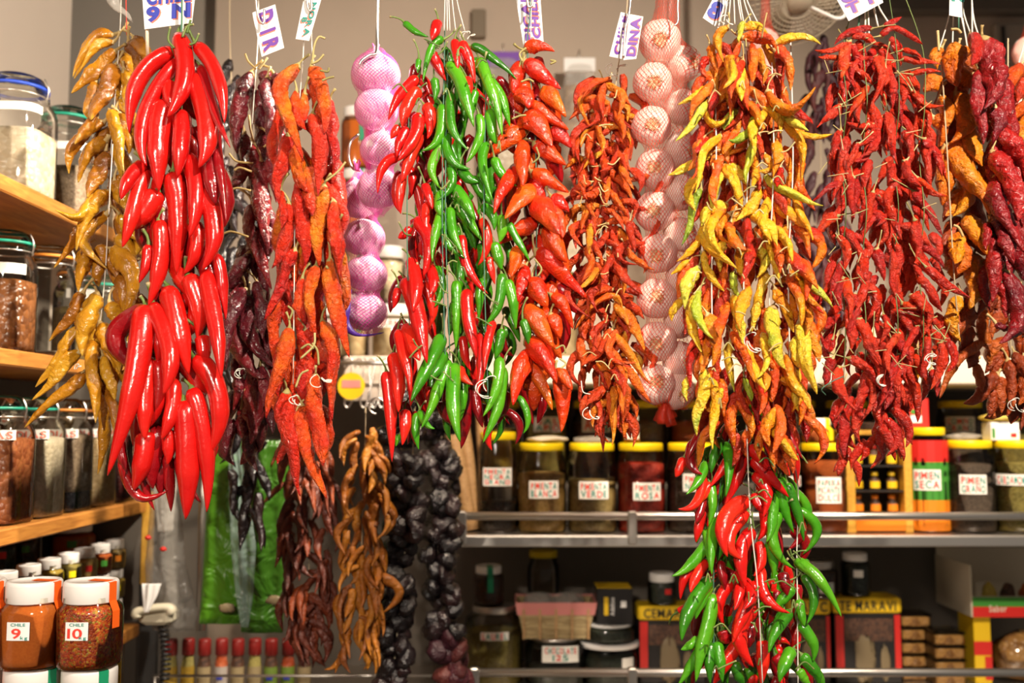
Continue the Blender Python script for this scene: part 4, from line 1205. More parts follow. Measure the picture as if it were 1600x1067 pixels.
# --- large orange yellow wrinkled peppers
b = Bunch('pepper_string', 'large crumpled orange yellow dried peppers between the small red and the wine red ones', 'pepper string', (1492, -60), 1.585)
for p in hand(1200, 0, """790,200 768,280 792,362 92;800,290 842,335 892,392 66;720,335 680,350 650,385 58;790,395 832,490 748,592 76;720,410 748,470 748,525 60;690,490 735,545 713,612 50;860,540 845,610 890,692 62
760,610 855,715 932,892 86;740,620 748,760 728,862 78;800,730 840,810 768,902 72;880,640 905,705 912,762 56;770,800 792,845 738,902 60;830,900 868,990 915,1062 72;790,980 788,1050 778,1105 62;870,930 885,975 890,1015 50;720,205 700,240 705,290 46"""):
    b.add(p, 'orange_pepper', 'orange_yellow', 'stem_tan', 'dry', 0, None, 0.022, False, 0.002)
for p in hand(1200, 350, """790,50 805,130 788,205 84;820,0 865,65 905,132 62;860,140 868,240 838,352 102;750,150 772,190 775,230 60;800,310 765,400 803,492 68;590,480 612,560 622,655 38"""):
    b.add(p, 'orange_pepper', 'orange_yellow', 'stem_tan', 'dry', 0, None, 0.022, False, 0.002)
for p in grow([(85, 1465, 1520), (250, 1460, 1540), (450, 1470, 1545), (540, 1490, 1530)], 18, (55, 80), (22, 28), 0.4, 21):
    b.add(p, 'orange_pepper', 'rust', None, 'dry', -1)
for x0, x1, y1 in ((1486, 1462, 95), (1490, 1488, 76), (1500, 1510, 62), (1502, 1512, 78), (1504, 1518, 58)):
    b.thread([(x0, -60), (x0, 10), (x1, y1)], 0.0012)
b.thread([(1497, -60), (1498, 45)], 0.0012, 'twine_green')
b.thread([(1470, 75), (1480, 240, -.03), (1490, 420, -.03), (1500, 540)], 0.0012, 'twine_tan')
b.build()
for pts in ([(1467, 80), (1466, 62), (1465, 48)], [(1502, 52), (1496, 46), (1486, 46)], [(1530, 108), (1526, 112), (1518, 116)], [(1505, 370), (1498, 356), (1490, 352)]):
    b.thread(pts, 0.0022, 'stem_tan', 'stalk', -0.04)

# --- wine red peppers at the right
b = Bunch('pepper_string', 'hanging string of long wrinkled wine red peppers right of the orange yellow ones', 'pepper string', (1518, -60), 1.535)
for p in hand(1200, 0, """900,165 965,310 908,462 92;880,300 892,430 898,592 56;945,450 955,530 935,612 56;970,540 1025,640 1075,762 76;940,640 1015,760 1030,922 82;950,740 985,900 1062,1062 76;940,900 985,1010 1025,1102 72
1060,780 1050,860 1060,942 52;920,930 905,990 910,1045 42"""):
    b.add(p, 'wine_pepper', 'wine', 'stem_tan', 'dry', 0, None, 0.02, False, 0.002)
for p in hand(1200, 0, "845,150 872,210 850,275 56"): b.add(p, 'red_pepper', 'red_dry', 'stem_tan', 'dry', 0, None, 0.02, False, 0.002)
for p in hand(1200, 350, "930,50 952,180 930,322 70;990,10 1045,150 1070,242 72;985,200 1065,390 975,492 70;960,250 992,325 990,392 46;1060,300 1062,380 1060,442 46;950,415 980,432 1012,422 30"):
    b.add(p, 'wine_pepper', 'wine', 'stem_tan', 'dry', 0, None, 0.02, False, 0.002)
for p in grow([(70, 1530, 1570), (250, 1540, 1610), (480, 1550, 1620)], 14, (70, 95), (22, 28), 0.3, 22):
    b.add(p, 'wine_pepper', 'wine', None, 'dry', -1)
b.thread([(1516, -60), (1520, 20), (1530, 60)], 0.0013)
b.thread([(1518, -60), (1519, 60)], 0.0013)
b.build()

# --- orange peppers at the right edge
b = Bunch('pepper_string', 'narrow hanging string of curly orange peppers cut by the right edge of the picture', 'pepper string', (1606, -60), 1.63)
for p in hand(1200, 0, "1050,275 1005,350 978,402 56;1067,425 1015,490 972,522 46;1060,545 1035,600 1065,665 58;1080,300 1050,360 1040,430 50;1075,370 1010,420 990,450 44;1090,480 1060,560 1050,620 50"):
    b.add(p, 'orange_pepper', 'thin_orange', 'stem_tan', 'dry', 0, None, 0.02, False, 0.0018)
for p in grow([(105, 1585, 1640), (260, 1575, 1650), (480, 1590, 1650)], 12, (45, 65), (16, 20), 0.5, 23):
    b.add(p, 'orange_pepper', 'rust', None, 'dry', -1)
b.thread([(1606, -60), (1605, 40), (1592, 98), (1590, 110)], 0.0014)
b.build()

# --- rust coloured peppers low at the right, a little behind
b = Bunch('pepper_string', 'rust coloured dried pepper bunch hanging behind the wine red string at the lower right', 'pepper string', (1575, 400), 1.66)
for p in hand(1200, 350, """890,490 800,590 712,728 48;900,360 905,450 935,540 50;950,630 890,700 818,742 56;870,590 885,650 888,700 46;1000,570 1012,660 1000,752 50;960,640 972,710 975,792 46;1030,540 1062,590 1080,640 50
930,690 935,750 922,805 44;1060,590 1070,680 1050,760 50;1040,640 1030,720 1000,800 44;850,500 850,560 830,600 50;1100,640 1075,740 1055,860 50;840,430 830,480 800,540 46"""):
    b.add(p, 'rust_pepper', 'rust', 'stem_tan', 'dry', 0, None, 0.02, False, 0.0018)
for p in grow([(430, 1520, 1600), (520, 1505, 1640), (600, 1520, 1650), (655, 1540, 1650)], 34, (45, 70), (16, 22), 0.6, 24, (0.2, 0.4, 0.6, 0.8)):
    b.add(p, 'rust_pepper', 'rust', None, 'dry', -1)
b.thread([(1575, 60), (1575, 400), (1580, 560)], 0.0013, 'twine_tan')
b.build()
knot(b, 1590, 628, 1.4, seed=18, dY=-0.05)

# --- strings further back, small and soft in the picture
def back_bunch(label, top, Y, outline, n, ln, wd, spread, seed, mat, strands=(0.25, 0.5, 0.75), kind='back', part='dry_pepper', string=None, extra=()):
    b = Bunch('pepper_string', label, 'pepper string', top, Y)
    for p in list(extra) + grow(outline, n, ln, wd, spread, seed, strands):
        b.add(p, part, mat, None, kind, -1 + (len(b.items) % 2))
    x1, y1 = (outline[0][1] + outline[0][2]) / 2, outline[0][0]
    b.thread(string or [top, (x1, y1), (sum(o[1] + o[2] for o in outline[-2:]) / 4, outline[-1][0] - 40)], 0.0009, 'twine_tan', dY=0.012)
    b.build(lim=0.05)
    return b


back_bunch('blackish dried pepper string in the shade behind the burgundy one, over the green bag', (365, -40), 2.0,
           [(88, 345, 375), (130, 330, 395), (300, 325, 400), (500, 320, 420), (680, 330, 435), (770, 345, 430), (855, 380, 415)], 52, (60, 95), (14, 19), 0.5, 41, 'black_dry')
back_bunch('dark red brown dried pepper string below the orange wrinkled one, beside the green bag', (478, 560), 2.02,
           [(655, 445, 520), (720, 425, 528), (800, 432, 530), (900, 432, 528), (1000, 440, 515), (1035, 470, 505)], 70, (50, 82), (12, 16), 0.45, 42, 'brown_dry',
           extra=hand(300, 667, "390,230 330,280 290,325 26;450,150 480,230 500,330 24;570,330 590,400 605,450 22;560,180 580,250 590,330 24;520,750 525,850 515,940 26;480,430 450,540 440,640 24"))
back_bunch('amber dried pepper string hanging from a small ring behind the pink garlic', (570, 645), 2.0,
           [(668, 552, 590), (720, 535, 600), (800, 530, 605), (880, 528, 600), (960, 530, 600), (1045, 520, 590)], 74, (45, 70), (11, 15), 0.4, 43, 'amber_dry',
           extra=hand(300, 667, "770,110 810,150 828,215 26;700,20 640,60 615,135 30;640,690 610,760 660,860 36;700,790 740,850 700,970 34;650,900 610,980 552,1012 26;720,590 750,680 770,780 40;640,500 630,560 630,610 34;780,240 800,320 805,405 22"))
for lab, xs, seed in (('black glossy dried pepper string, left one of the two beside the amber string', [(640, 648), (700, 612), (780, 640), (860, 622), (960, 618), (1080, 612)], 1),
                      ('black glossy dried pepper string, right one of the two next to the steel shelf', [(600, 690), (680, 685), (760, 692), (840, 690), (930, 686), (1000, 700), (1080, 712)], 2)):
    b = Bunch('pepper_string', lab, 'pepper string', (xs[0][1], 560), 2.05 if seed == 1 else 2.12)
    r5 = random.Random(70 + seed)
    y = xs[0][0]
    while y < 1085:
        x = np.interp(y, [q[0] for q in xs], [q[1] for q in xs])
        for k in range(3):
            cx, cy = x + (k - 1) * 15 + r5.gauss(0, 4), y + r5.uniform(-13, 13)
            a = r5.uniform(-0.9, 0.9)
            L = r5.uniform(28, 42)
            p = (cx - math.sin(a) * L / 2, cy - math.cos(a) * L / 2, cx, cy, cx + math.sin(a) * L / 2, cy + math.cos(a) * L / 2, r5.uniform(27, 38))
            b.add(p, 'round_dried_pepper', 'plum_dry' if (seed == 2 and y > 985) else 'black_dry', None, 'round', r5.choice((0, 1, -1)))
        y += 24
    b.thread([(xs[0][1], 560), (xs[0][1], xs[0][0]), (xs[2][1], xs[2][0]), (xs[-1][1], 1080)], 0.0013, 'twine_tan')
    b.build(lim=0.03, step=0.2)
back_bunch('soft purple brown dried pepper string far behind, between the yellow and the small red peppers', (1282, -40), 2.25,
           [(52, 1270, 1290), (100, 1258, 1310), (200, 1250, 1320), (350, 1252, 1320), (510, 1262, 1310)], 56, (50, 75), (13, 17), 0.45, 44, 'plum_dry')

# ------------------------------------------------------------------ garlic in nets
def rot_to(v_from, v_to):
    return Vector(v_from).rotation_difference(Vector(v_to)).to_matrix()


def garlic(label, pos, R, axis, mat, seed, group=None, stem=1.0, root=True):
    """one garlic bulb: cloves swell its sides, roots at the foot, the papery neck at the other end"""
    r = np.random.RandomState(seed)
    prof = [(0.02, -0.60), (0.20, -0.66), (0.42, -0.64), (0.68, -0.54), (0.88, -0.34), (0.99, -0.08), (1.0, 0.14), (0.93, 0.36), (0.78, 0.56), (0.56, 0.74), (0.34, 0.88), (0.19, 1.0), (0.13, 1.0 + 0.16 * stem), (0.11, 1.0 + 0.34 * stem), (0.02, 1.0 + 0.36 * stem)]
    prof = smooth_path([(a, 0, c) for a, c in prof], 34)
    sides = 44
    th = np.arange(sides) * 2 * PI / sides
    ph = r.uniform(0, 6)
    nl = r.randint(7, 10)
    lob = np.abs(np.sin(nl / 2 * th + ph)) ** 0.7
    V, uv = [], []
    for i, q in enumerate(prof):
        w = max(0, math.sin(min(1, i / 33 * 1.25) * PI)) ** 0.8
        k = 1 + (lob - 0.75) * 0.045 * w + 0.015 * np.sin(3 * th + ph + i * 0.15)
        for j in range(sides):
            V.append((q[0] * k[j] * math.cos(th[j]), q[0] * k[j] * math.sin(th[j]), q[2] + 0.02 * math.sin(2 * th[j] + ph)))
            uv.append((j / sides, i / 33))
    V = np.array(V) * R
    m = np.array(rot_to((0, 0, -1), axis))
    Fc = [(i * sides + j, i * sides + (j + 1) % sides, (i + 1) * sides + (j + 1) % sides, (i + 1) * sides + j) for i in range(33) for j in range(sides)]
    o = tag(mk('garlic_bulb', V @ m.T, Fc, M[mat], None, pos, uv), label, 'garlic', group)
    if root:
        mb = MB()
        Vr, Fr, _ = lathe([(0.32, -0.640), (0.30, -0.668), (0.24, -0.685), (0.17, -0.672), (0.05, -0.662), (0.0, -0.662)], 28)
        k = 1 + 0.04 * r.randn(len(Vr), 1)
        Vr[:, :2] *= k
        mb.add(Vr * R @ m.T, Fr)
        for q in range(46):
            a, d = r.uniform(0, 6.28), r.uniform(0.18, 0.36)
            p0 = np.array((math.cos(a) * d, math.sin(a) * d, -0.66))
            p1 = p0 + np.array((math.cos(a + r.uniform(-1, 1)) * 0.08, math.sin(a + r.uniform(-1, 1)) * 0.08, -0.08))
            Vq, Fq, _ = sweep(np.array([p0, (p0 + p1) / 2 + r.randn(3) * 0.02, p1]) * R @ m.T, 0.0006, 5)
            mb.add(Vq, Fq)
        mb.build('root_plate', M['root'], o)
    return o


def net_sleeve(name, label, cat, bulbs, outline, Y, hd, mat, sag=0.6, group=None):
    """the net drawn round its bulbs; bulbs: (centre, radius)"""
    ys = np.arange(outline[0][0], outline[-1][0] + 0.1, 4.0)
    xl = np.interp(ys, [q[0] for q in outline], [q[1] for q in outline])
    xr = np.interp(ys, [q[0] for q in outline], [q[2] for q in outline])
    sides = 56
    th = np.arange(sides) * 2 * PI / sides
    n = len(ys)
    cs = np.array([P((a + b_) / 2, y, Y) for a, b_, y in zip(xl, xr, ys)])
    hw = (xr - xl) / 2 * Y / F
    R = np.zeros((n, sides))
    for i in range(n):
        ell = 1 / np.sqrt((np.cos(th) / hw[i]) ** 2 + (np.sin(th) / min(hd, hw[i] * 1.2)) ** 2)
        R[i] = ell * sag
        for c, rad in bulbs:
            rz = rad * rad - (cs[i][2] - c[2]) ** 2
            if rz <= 0: continue
            dx, dy = c[0] - cs[i][0], c[1] - cs[i][1]
            bq = dx * np.cos(th) + dy * np.sin(th)
            disc = bq * bq - (dx * dx + dy * dy - rz)
            ex = np.where(disc > 0, bq + np.sqrt(np.maximum(disc, 0)), 0)
            R[i] = np.maximum(R[i], ex)
    for _ in range(14):
        b1 = (np.roll(R, 1, 1) + np.roll(R, -1, 1)) / 2
        b2 = (np.vstack([R[:1], R[:-1]]) + np.vstack([R[1:], R[-1:]])) / 2
        R = np.maximum(R, 0.5 * (b1 + b2) - 0.0004)
    V = np.stack([cs[:, 0:1] + R * np.cos(th), cs[:, 1:2] + R * np.sin(th), np.repeat(cs[:, 2:3], sides, 1)], 2).reshape(-1, 3)
    uv = np.stack([np.tile(np.arange(sides) / sides, n), np.repeat(np.linspace(0, 1, n), sides)], 1)
    # a seam column so the pattern closes
    V2, uv2, Fc = [], [], []
    for i in range(n):
        for j in range(sides + 1):
            V2.append(V[i * sides + j % sides])
            uv2.append((j / sides, i / (n - 1)))
    s1 = sides + 1
    for i in range(n - 1):
        for j in range(sides):
            Fc.append((i * s1 + j, i * s1 + j + 1, (i + 1) * s1 + j + 1, (i + 1) * s1 + j))
    org = cs[0]
    return tag(mk(name, np.array(V2) - org, Fc, M[mat], None, org, uv2), label, cat, group)


ordn = ['top', 'second', 'third', 'fourth', 'fifth', 'sixth', 'seventh', 'eighth', 'ninth', 'lowest']
YN = 1.60
lefts = [(1031, 64), (1020, 129), (1018, 197), (1024, 264), (1023, 330), (1027, 396), (1026, 466), (1026, 534), (1024, 600)]
rights = [(1069, 100), (1066, 168), (1064, 234), (1067, 302), (1064, 366), (1067, 432), (1064, 500), (1062, 562), (1058, 612)]
bulbs = []
for i, (x, y) in enumerate(lefts):
    c = P(x, y, YN - 0.004)
    R = 0.0325 if i else 0.035
    bulbs.append((c, R * 1.02))
    garlic('pinkish garlic bulb in the red net, %s of its left column, roots to the front' % ('lowest' if i == 8 else ordn[i]), c, R,
           (rnd.uniform(-0.25, 0.1), -1, rnd.uniform(-0.35, 0.1)), 'garlic', 100 + i, 'garlic bulbs in the red net', 0.1)
for i, (x, y) in enumerate(rights):
    c = P(x, y, YN + 0.016)
    bulbs.append((c, 0.0305))
    garlic('pinkish garlic bulb in the red net, %s of its right column, half behind yellow peppers' % ('lowest' if i == 8 else ordn[i]), c, 0.030,
           (rnd.uniform(0.2, 0.7), -0.5, rnd.uniform(-0.3, 0.3)), 'garlic', 120 + i, 'garlic bulbs in the red net', 0.1)
nb = net_sleeve('net_bag', 'long orange red net sleeve around two columns of garlic bulbs, gathered at its top', 'net bag', bulbs,
                [(-80, 1022, 1064), (-20, 1014, 1068), (10, 1010, 1076), (40, 1000, 1078), (100, 990, 1090), (200, 984, 1094), (560, 990, 1090), (615, 1000, 1084), (632, 1020, 1075), (640, 1035, 1062)], YN, 0.036, 'net_red')
mb = MB()
for k in range(5):
    a = k / 5 * 6.28
    c = P(1040, 632, YN) - np.array(nb.location)
    pts = [c, c + np.array((0.006 * math.cos(a), 0.006 * math.sin(a), -0.010)), c + np.array((0.012 * math.cos(a + 0.4), 0.010 * math.sin(a), -0.022 - 0.003 * k))]
    V, Fc, uv = sweep(smooth_path(pts, 8), np.linspace(0.006, 0.009, 8), 8)
    mb.add(V, Fc, 0, uv)
mb.build('tail', M['net_red'], nb)


def hook(label, pts, Y, rad=0.0021, name='steel_hook', mat='steel'):
    Q = [P(p[0], p[1], Y + (p[2] if len(p) > 2 else 0)) for p in pts]
    o = np.array(Q[0])
    V, Fc, uv = sweep(smooth_path([q - o for q in Q], 10 * len(Q)), rad, 10)
    return tag(mk(name, V, Fc, M[mat], None, o, uv), label, 'hook')


hook('thin steel hook at the gathered top of the red garlic net', [(1060, -75), (1060, -20), (1059, 10), (1059, 33), (1054, 40)], YN - 0.052, 0.0016)

# violet garlic in two pink nets hung one from the other
YG1 = 1.615
up = [(587, 118, 0.040, 0), (588, 172, 0.036, 0.2), (594, 236, 0.033, -0.1), (592, 296, 0.036, 0.1)]
bl = []
for i, (x, y, R, q) in enumerate(up):
    c = P(x, y, YG1)
    bl.append((c, R * 1.03))
    garlic('violet garlic bulb in the upper pink net, %s of four' % ('top', 'second from its top', 'third from its top', 'lowest')[i], c, R, (q, -0.35 if i % 2 else 0.1, -1 if i % 2 == 0 else -0.5), 'garlic_violet', 140 + i, 'garlic bulbs in the pink nets', 0.5, i == 9)
lw = [(566, 312, 0.038, 0.4), (568, 373, 0.036, 0.1), (572, 430, 0.035, -0.1), (572, 490, 0.035, 0.3)]
bl2 = []
for i, (x, y, R, q) in enumerate(lw):
    c = P(x, y, YG1 + 0.060 - 0.010 * i)
    bl2.append((c, R * 1.03))
    garlic('violet garlic bulb in the lower pink net, %s of four' % ('top', 'second from its top', 'third from its top', 'lowest')[i], c, R, (q, -0.3, -1), 'garlic_violet', 150 + i, 'garlic bulbs in the pink nets', 0.5, False)
n1 = net_sleeve('net_bag', 'upper pink net of violet garlic hung on the long steel hook', 'net bag', bl,
                [(78, 584, 590), (86, 570, 602), (110, 548, 628), (200, 552, 628), (262, 562, 624), (300, 556, 632), (332, 574, 612), (340, 588, 596)], YG1, 0.042, 'net_pink')
n2 = net_sleeve('net_bag', 'lower pink net of violet garlic with a blue violet tag, under the upper net', 'net bag', bl2,
                [(262, 556, 562), (275, 545, 575), (300, 532, 602), (400, 534, 604), (500, 538, 604), (518, 556, 594), (526, 570, 580)], YG1 + 0.045, 0.042, 'net_pink')
for nn, x, y in ((n1, 587, 82), (n2, 558, 266)):
    mb = MB()
    for k in range(7):
        a = k * 0.9
        c = P(x, y, YG1) - np.array(nn.location)
        pts = [c, c + np.array((0.003 * math.cos(a), 0.003 * math.sin(a), 0.008)), c + np.array((0.006 * math.cos(a), 0.005 * math.sin(a), 0.014 + 0.004 * math.sin(k * 2.3)))]
        V, Fc, uv = sweep(smooth_path(pts, 6), np.linspace(0.0035, 0.0008, 6), 6)
        mb.add(V, Fc, 0, uv)
    mb.build('tuft', plain('pink_thread', (0.78, 0.10, 0.42), 0.5), nn)
c0 = np.array(n2.location)
mb = MB()
Q = [P(x, y, YG1 - 0.002 + d) - c0 for x, y, d in ((545, 455, .02), (538, 478, .0), (536, 505, .0), (552, 522, -.005), (575, 524, -.005), (598, 520, .01))]
Qs = smooth_path(Q, 18)
wv = np.interp(np.linspace(0, 1, 18), [0, 0.3, 0.6, 1], [0.006, 0.014, 0.006, 0.003])
V = np.vstack([Qs + np.array((0.9, -0.2, 0.45)) * wv[:, None], Qs - np.array((0.4, 0.0, 0.3)) * wv[:, None], Qs + np.array((0.9, -0.2, 0.45)) * wv[:, None] + np.array((0, .0012, 0)), Qs - np.array((0.4, 0.0, 0.3)) * wv[:, None] + np.array((0, .0012, 0))])
Fc = []
for i in range(17):
    Fc += [(i, i + 1, 19 + i, 18 + i), (36 + i, 54 + i, 55 + i, 37 + i), (i, 36 + i, 37 + i, i + 1), (18 + i, 19 + i, 55 + i, 54 + i)]
tag(mk('tag', V, Fc, M['purple_tag'], n2), 'blue violet plastic tag')
hook('long steel hook that holds the upper pink garlic net', [(591, -70), (590, 0), (589, 50), (588, 82, -0.02), (578, 86, -0.025), (566, 94, -0.03), (562, 101, -0.03)], YG1 - 0.02, 0.0026)
hook('bent steel hook between the two pink garlic nets', [(560, 210, .02), (548, 222), (545, 245), (551, 262), (562, 268, .01)], YG1 + 0.01, 0.0024)
for lab, pts in (('steel hook above the burgundy peppers beside a slanted price card', [(398, -70), (400, 0), (404, 28), (412, 36), (413, 15)]),
                 ('steel hook above the orange wrinkled peppers behind a narrow price card', [(478, -70), (479, -10), (481, 12), (486, 16), (487, 0)]),
                 ('steel hook above the thin curly orange peppers between two narrow cards', [(986, -70), (985, 0), (981, 30), (977, 46), (974, 90)]),
                 ('steel hook above the fat orange red peppers in front of a price card', [(824, -70), (823, -10), (826, 10), (832, 6), (831, -20)])):
    hook(lab, pts, 1.53, 0.0020)

# red nets far behind
bk = []
for lab, x, Y, ys in (('orange net of onions far behind, under the wire fan between two strings', 1196, 2.05, (70, 118, 166)), ('orange net of onions far behind at the right edge', 1612, 2.05, (82, 130, 178))):
    bl = []
    for i, y in enumerate(ys):
        c = P(x + (i % 2) * 6 - 3, y, Y)
        bl.append((c, 0.036))
        garlic('pinkish bulb in the far orange net %s, %s' % ('below the wire fan' if x < 1300 else 'at the right edge', ('topmost', 'middle one', 'lowest')[i]), c, 0.035, (0.1, -1, -0.2), 'garlic', 160 + i + int(x), 'bulbs in the far orange nets', 0.1)
    net_sleeve('net_bag', lab.replace('onions', 'garlic'), 'net bag', bl, [(-60, x - 5, x + 5), (30, x - 14, x + 14), (60, x - 26, x + 26), (180, x - 26, x + 26), (205, x - 8, x + 8)], Y, 0.036, 'net_red')

# ------------------------------------------------------------------ price cards
def card(label, quad, Y, lines, ink, shade, rot=0, tilt=(0.0, 0.0), name='price_card', jit=0.06, hl=0.8):
    """card with corner pixels tl, tr, br, bl; lettering may run along another side (rot quarter turns)"""
    q = [P(x, y, Y + dy) for (x, y), dy in zip(quad, (tilt[0], tilt[1], tilt[1], tilt[0]))]
    o = sum(q) / 4
    ex, ez = (q[1] - q[0] + q[2] - q[3]) / 2, (q[0] - q[3] + q[1] - q[2]) / 2
    nrm = np.cross(ex, ez)
    nrm /= np.linalg.norm(nrm)
    if nrm[1] > 0: nrm = -nrm
    mb = MB()
    front = [p - o + nrm * 0.0004 for p in q]
    backp = [p - o - nrm * 0.0004 for p in q]
    mb.add(front + backp, [(0, 1, 2, 3), (7, 6, 5, 4), (0, 4, 5, 1), (1, 5, 6, 2), (2, 6, 7, 3), (3, 7, 4, 0)])
    c = mb.build(name, M['paper'], None, o, False)
    tag(c, label, 'price card')
    w, h = np.linalg.norm(ex), np.linalg.norm(ez)
    ux, uz = ex / w, ez / h
    for _ in range(rot % 4):
        ux, uz = uz, -ux
    if rot % 2: w, h = h, w
    tm = flat_text(lines, w * 0.94, h * hl, 0.04, 1, jit, int(abs(o[0]) * 1e4), 0.05)
    T = np.concatenate(tm.V)
    mb = MB()
    for k, (dx, dz, off, mi) in enumerate(((0.0020, -0.0018, 0.0008, 0), (0, 0, 0.0011, 1))):
        mb.add((T[:, 0:1] + dx) * ux + (T[:, 2:3] + dz) * uz + nrm * off, tm.F, mi)
    mb.build('lettering', [M[shade], M[ink]], c, None, False)
    return c


card('white price card with big blue letters above the fresh red peppers', [(221, -26), (308, -30), (300, 36), (226, 46)], 1.515, ['CHILE', '9 N'], 'ink_blue', 'ink_coral')
V, Fc, uv = sweep([P(229, 20, 1.52), P(230, 60, 1.52), P(231, 96, 1.54)], 0.0028, 8)
o_ = V.mean(0)
tag(mk('wooden_stick', V - o_, Fc, M['wood_bright'], None, o_, uv), 'thin pale wooden stick under the price card, left of the fresh red peppers', 'stick')
card('white price card leaning left above the burgundy peppers', [(394, 20), (430, 7), (444, 75), (409, 89)], 1.545, ['D I R'], 'ink_violet', 'ink_coral', 3)
card('narrow white price card with green letters above the orange wrinkled peppers', [(474, 2), (503, -4), (483, 64), (462, 61)], 1.535, ['NORA', '8'], 'ink_teal', 'ink_coral', 3)
card('white price card with sideways violet letters above the fat orange red peppers', [(803, -22), (843, -22), (850, 76), (818, 72)], 1.56, ['PICAN', 'CHILE'], 'ink_violet', 'ink_coral', 1)
card('narrow white price card left of the steel hook by the red net', [(970, 19), (983, 22), (971, 92), (952, 88)], 1.535, ['CHILE'], 'ink_violet', 'ink_coral', 1, (0.0, 0.012))
card('second narrow price card folded behind the hook, touching the red net', [(983, 22), (1005, 26), (994, 92), (974, 94)], 1.548, ['DINA'], 'ink_violet', 'ink_coral', 1, (0.0, 0.006))
card('small white price card with a blue eight left of the white threads', [(1116, -6), (1140, 4), (1117, 41), (1098, 28)], 1.525, ['8'], 'ink_blue', 'ink_coral', 0)
card('white price card tilted above the small red peppers', [(1300, -14), (1366, -40), (1380, 4), (1326, 33)], 1.52, ['C R', 'T P'], 'ink_violet', 'ink_coral', 0)
card('white price card with a thin green mark among white threads, above the orange yellow peppers', [(1484, -24), (1506, -24), (1505, 28), (1483, 24)], 1.56, ['N', ' '], 'ink_teal', 'ink_teal', 0)
# scrap of plastic at the top left
V, Fc, uv = sweep(smooth_path([P(176, -10, 1.59), P(184, 12, 1.585), P(198, 22, 1.58), P(208, 36, 1.58)], 12), np.array([.012, .013, .011, .009, .007, .006, .005, .004, .004, .003, .002, .001]), 8)
o_ = V[0]
tag(mk('plastic_scrap', (V - o_) * np.array((1, .3, 1)), Fc, M['film'], None, o_, uv), 'crumpled scrap of clear film on the string of the ochre peppers', 'plastic scrap')

# ------------------------------------------------------------------ wire fan near the ceiling
fc = P(1244, -8, 2.15)
fan = thing('fan', fc, 'beige wire fan cage seen from below at the top, between two pepper strings', 'fan')
fcol = plain('beige_wire', (0.50, 0.42, 0.31), 0.45)
ax = Vector((0.12, -0.55, -0.83)).normalized()
rm = np.array(rot_to((0, 0, 1), ax))
mb = MB()
for k in range(9):
    rr_ = 0.03 + 0.0115 * k
    a = np.linspace(0, 2 * PI, 41)
    dz = 0.030 * math.sqrt(max(0, 1 - (rr_ / 0.135) ** 2))
    V, Fc, uv = sweep(np.stack([rr_ * np.cos(a), rr_ * np.sin(a), a * 0 + dz], 1) @ rm.T, 0.0012 if k < 8 else 0.003, 6, None, False)
    mb.add(V, Fc)
for k in range(44):
    a = k / 44 * 2 * PI
    pts = [(r_ * math.cos(a + r_ * 3), r_ * math.sin(a + r_ * 3), 0.030 * math.sqrt(max(0, 1 - (r_ / 0.135) ** 2))) for r_ in np.linspace(0.03, 0.122, 6)]
    V, Fc, uv = sweep(np.array(pts) @ rm.T, 0.0011, 5)
    mb.add(V, Fc)
mb.build('cage', fcol, fan)
V, Fc, _ = lathe([(0.0, 0.034), (0.024, 0.034), (0.03, 0.028), (0.032, 0.0), (0.03, -0.05), (0, -0.05)], 24)
mk('hub', V @ rm.T, Fc, fcol, fan)
for k in range(4):
    a0 = k * PI / 2
    V, Fc = [], []
    for i, r_ in enumerate(np.linspace(0.025, 0.112, 8)):
        for j, da in enumerate((-0.5, 0, 0.5)):
            for th_ in (0, -0.002):
                V.append((r_ * math.cos(a0 + da * 0.9), r_ * math.sin(a0 + da * 0.9), -0.004 + 0.012 * da + th_))
    for i in range(7):
        for j in range(2):
            p = i * 6 + j * 2
            Fc += [(p, p + 2, p + 8, p + 6), (p + 1, p + 7, p + 9, p + 3)]
        Fc += [(i * 6, i * 6 + 6, i * 6 + 7, i * 6 + 1), (i * 6 + 4, i * 6 + 5, i * 6 + 11, i * 6 + 10)]
    Fc += [(0, 1, 3, 2), (2, 3, 5, 4), (42, 44, 45, 43), (44, 46, 47, 45)]
    mk('blade', np.array(V) @ rm.T, Fc, fcol, fan)
V, Fc, uv = sweep(smooth_path([P(1268, 12, 2.1) - fc, P(1290, 22, 2.08) - fc, P(1308, 29, 2.07) - fc, P(1320, 24, 2.07) - fc, P(1318, 8, 2.08) - fc], 20), 0.004, 8)
mk('handle', V, Fc, M['white_plastic'], fan)
V, Fc, uv = sweep([(0, 0.03, 0.02), (0, 0.05, 0.2), (0, 0.06, 3.2 - fc[2])], 0.008, 8)
mk('hanger', V, Fc, M['steel_dull'], fan)

# ------------------------------------------------------------------ jars
def patch(parent, name, R, a0, a1, z0, z1, mat, off=0.0008, n=9, loc=None, z_of=None):
    """a label bent round a jar of radius R, from angle a0 to a1 (0 faces the viewer)"""
    V, Fc, uv = [], [], []
    for i in range(n):
        a = a0 + (a1 - a0) * i / (n - 1)
        for j, z in enumerate((z0, z1)):
            for o in (off, 0.0001):
                r_ = R(a) + o
                V.append((r_ * math.sin(a), -r_ * math.cos(a), z))
    for i in range(n - 1):
        p = i * 4
        Fc += [(p, p + 4, p + 6, p + 2), (p + 1, p + 3, p + 7, p + 5), (p, p + 1, p + 5, p + 4), (p + 2, p + 6, p + 7, p + 3)]
    Fc += [(0, 2, 3, 1), ((n - 1) * 4, (n - 1) * 4 + 1, (n - 1) * 4 + 3, (n - 1) * 4 + 2)]
    return mk(name, V, Fc, mat, parent, loc, None, False)


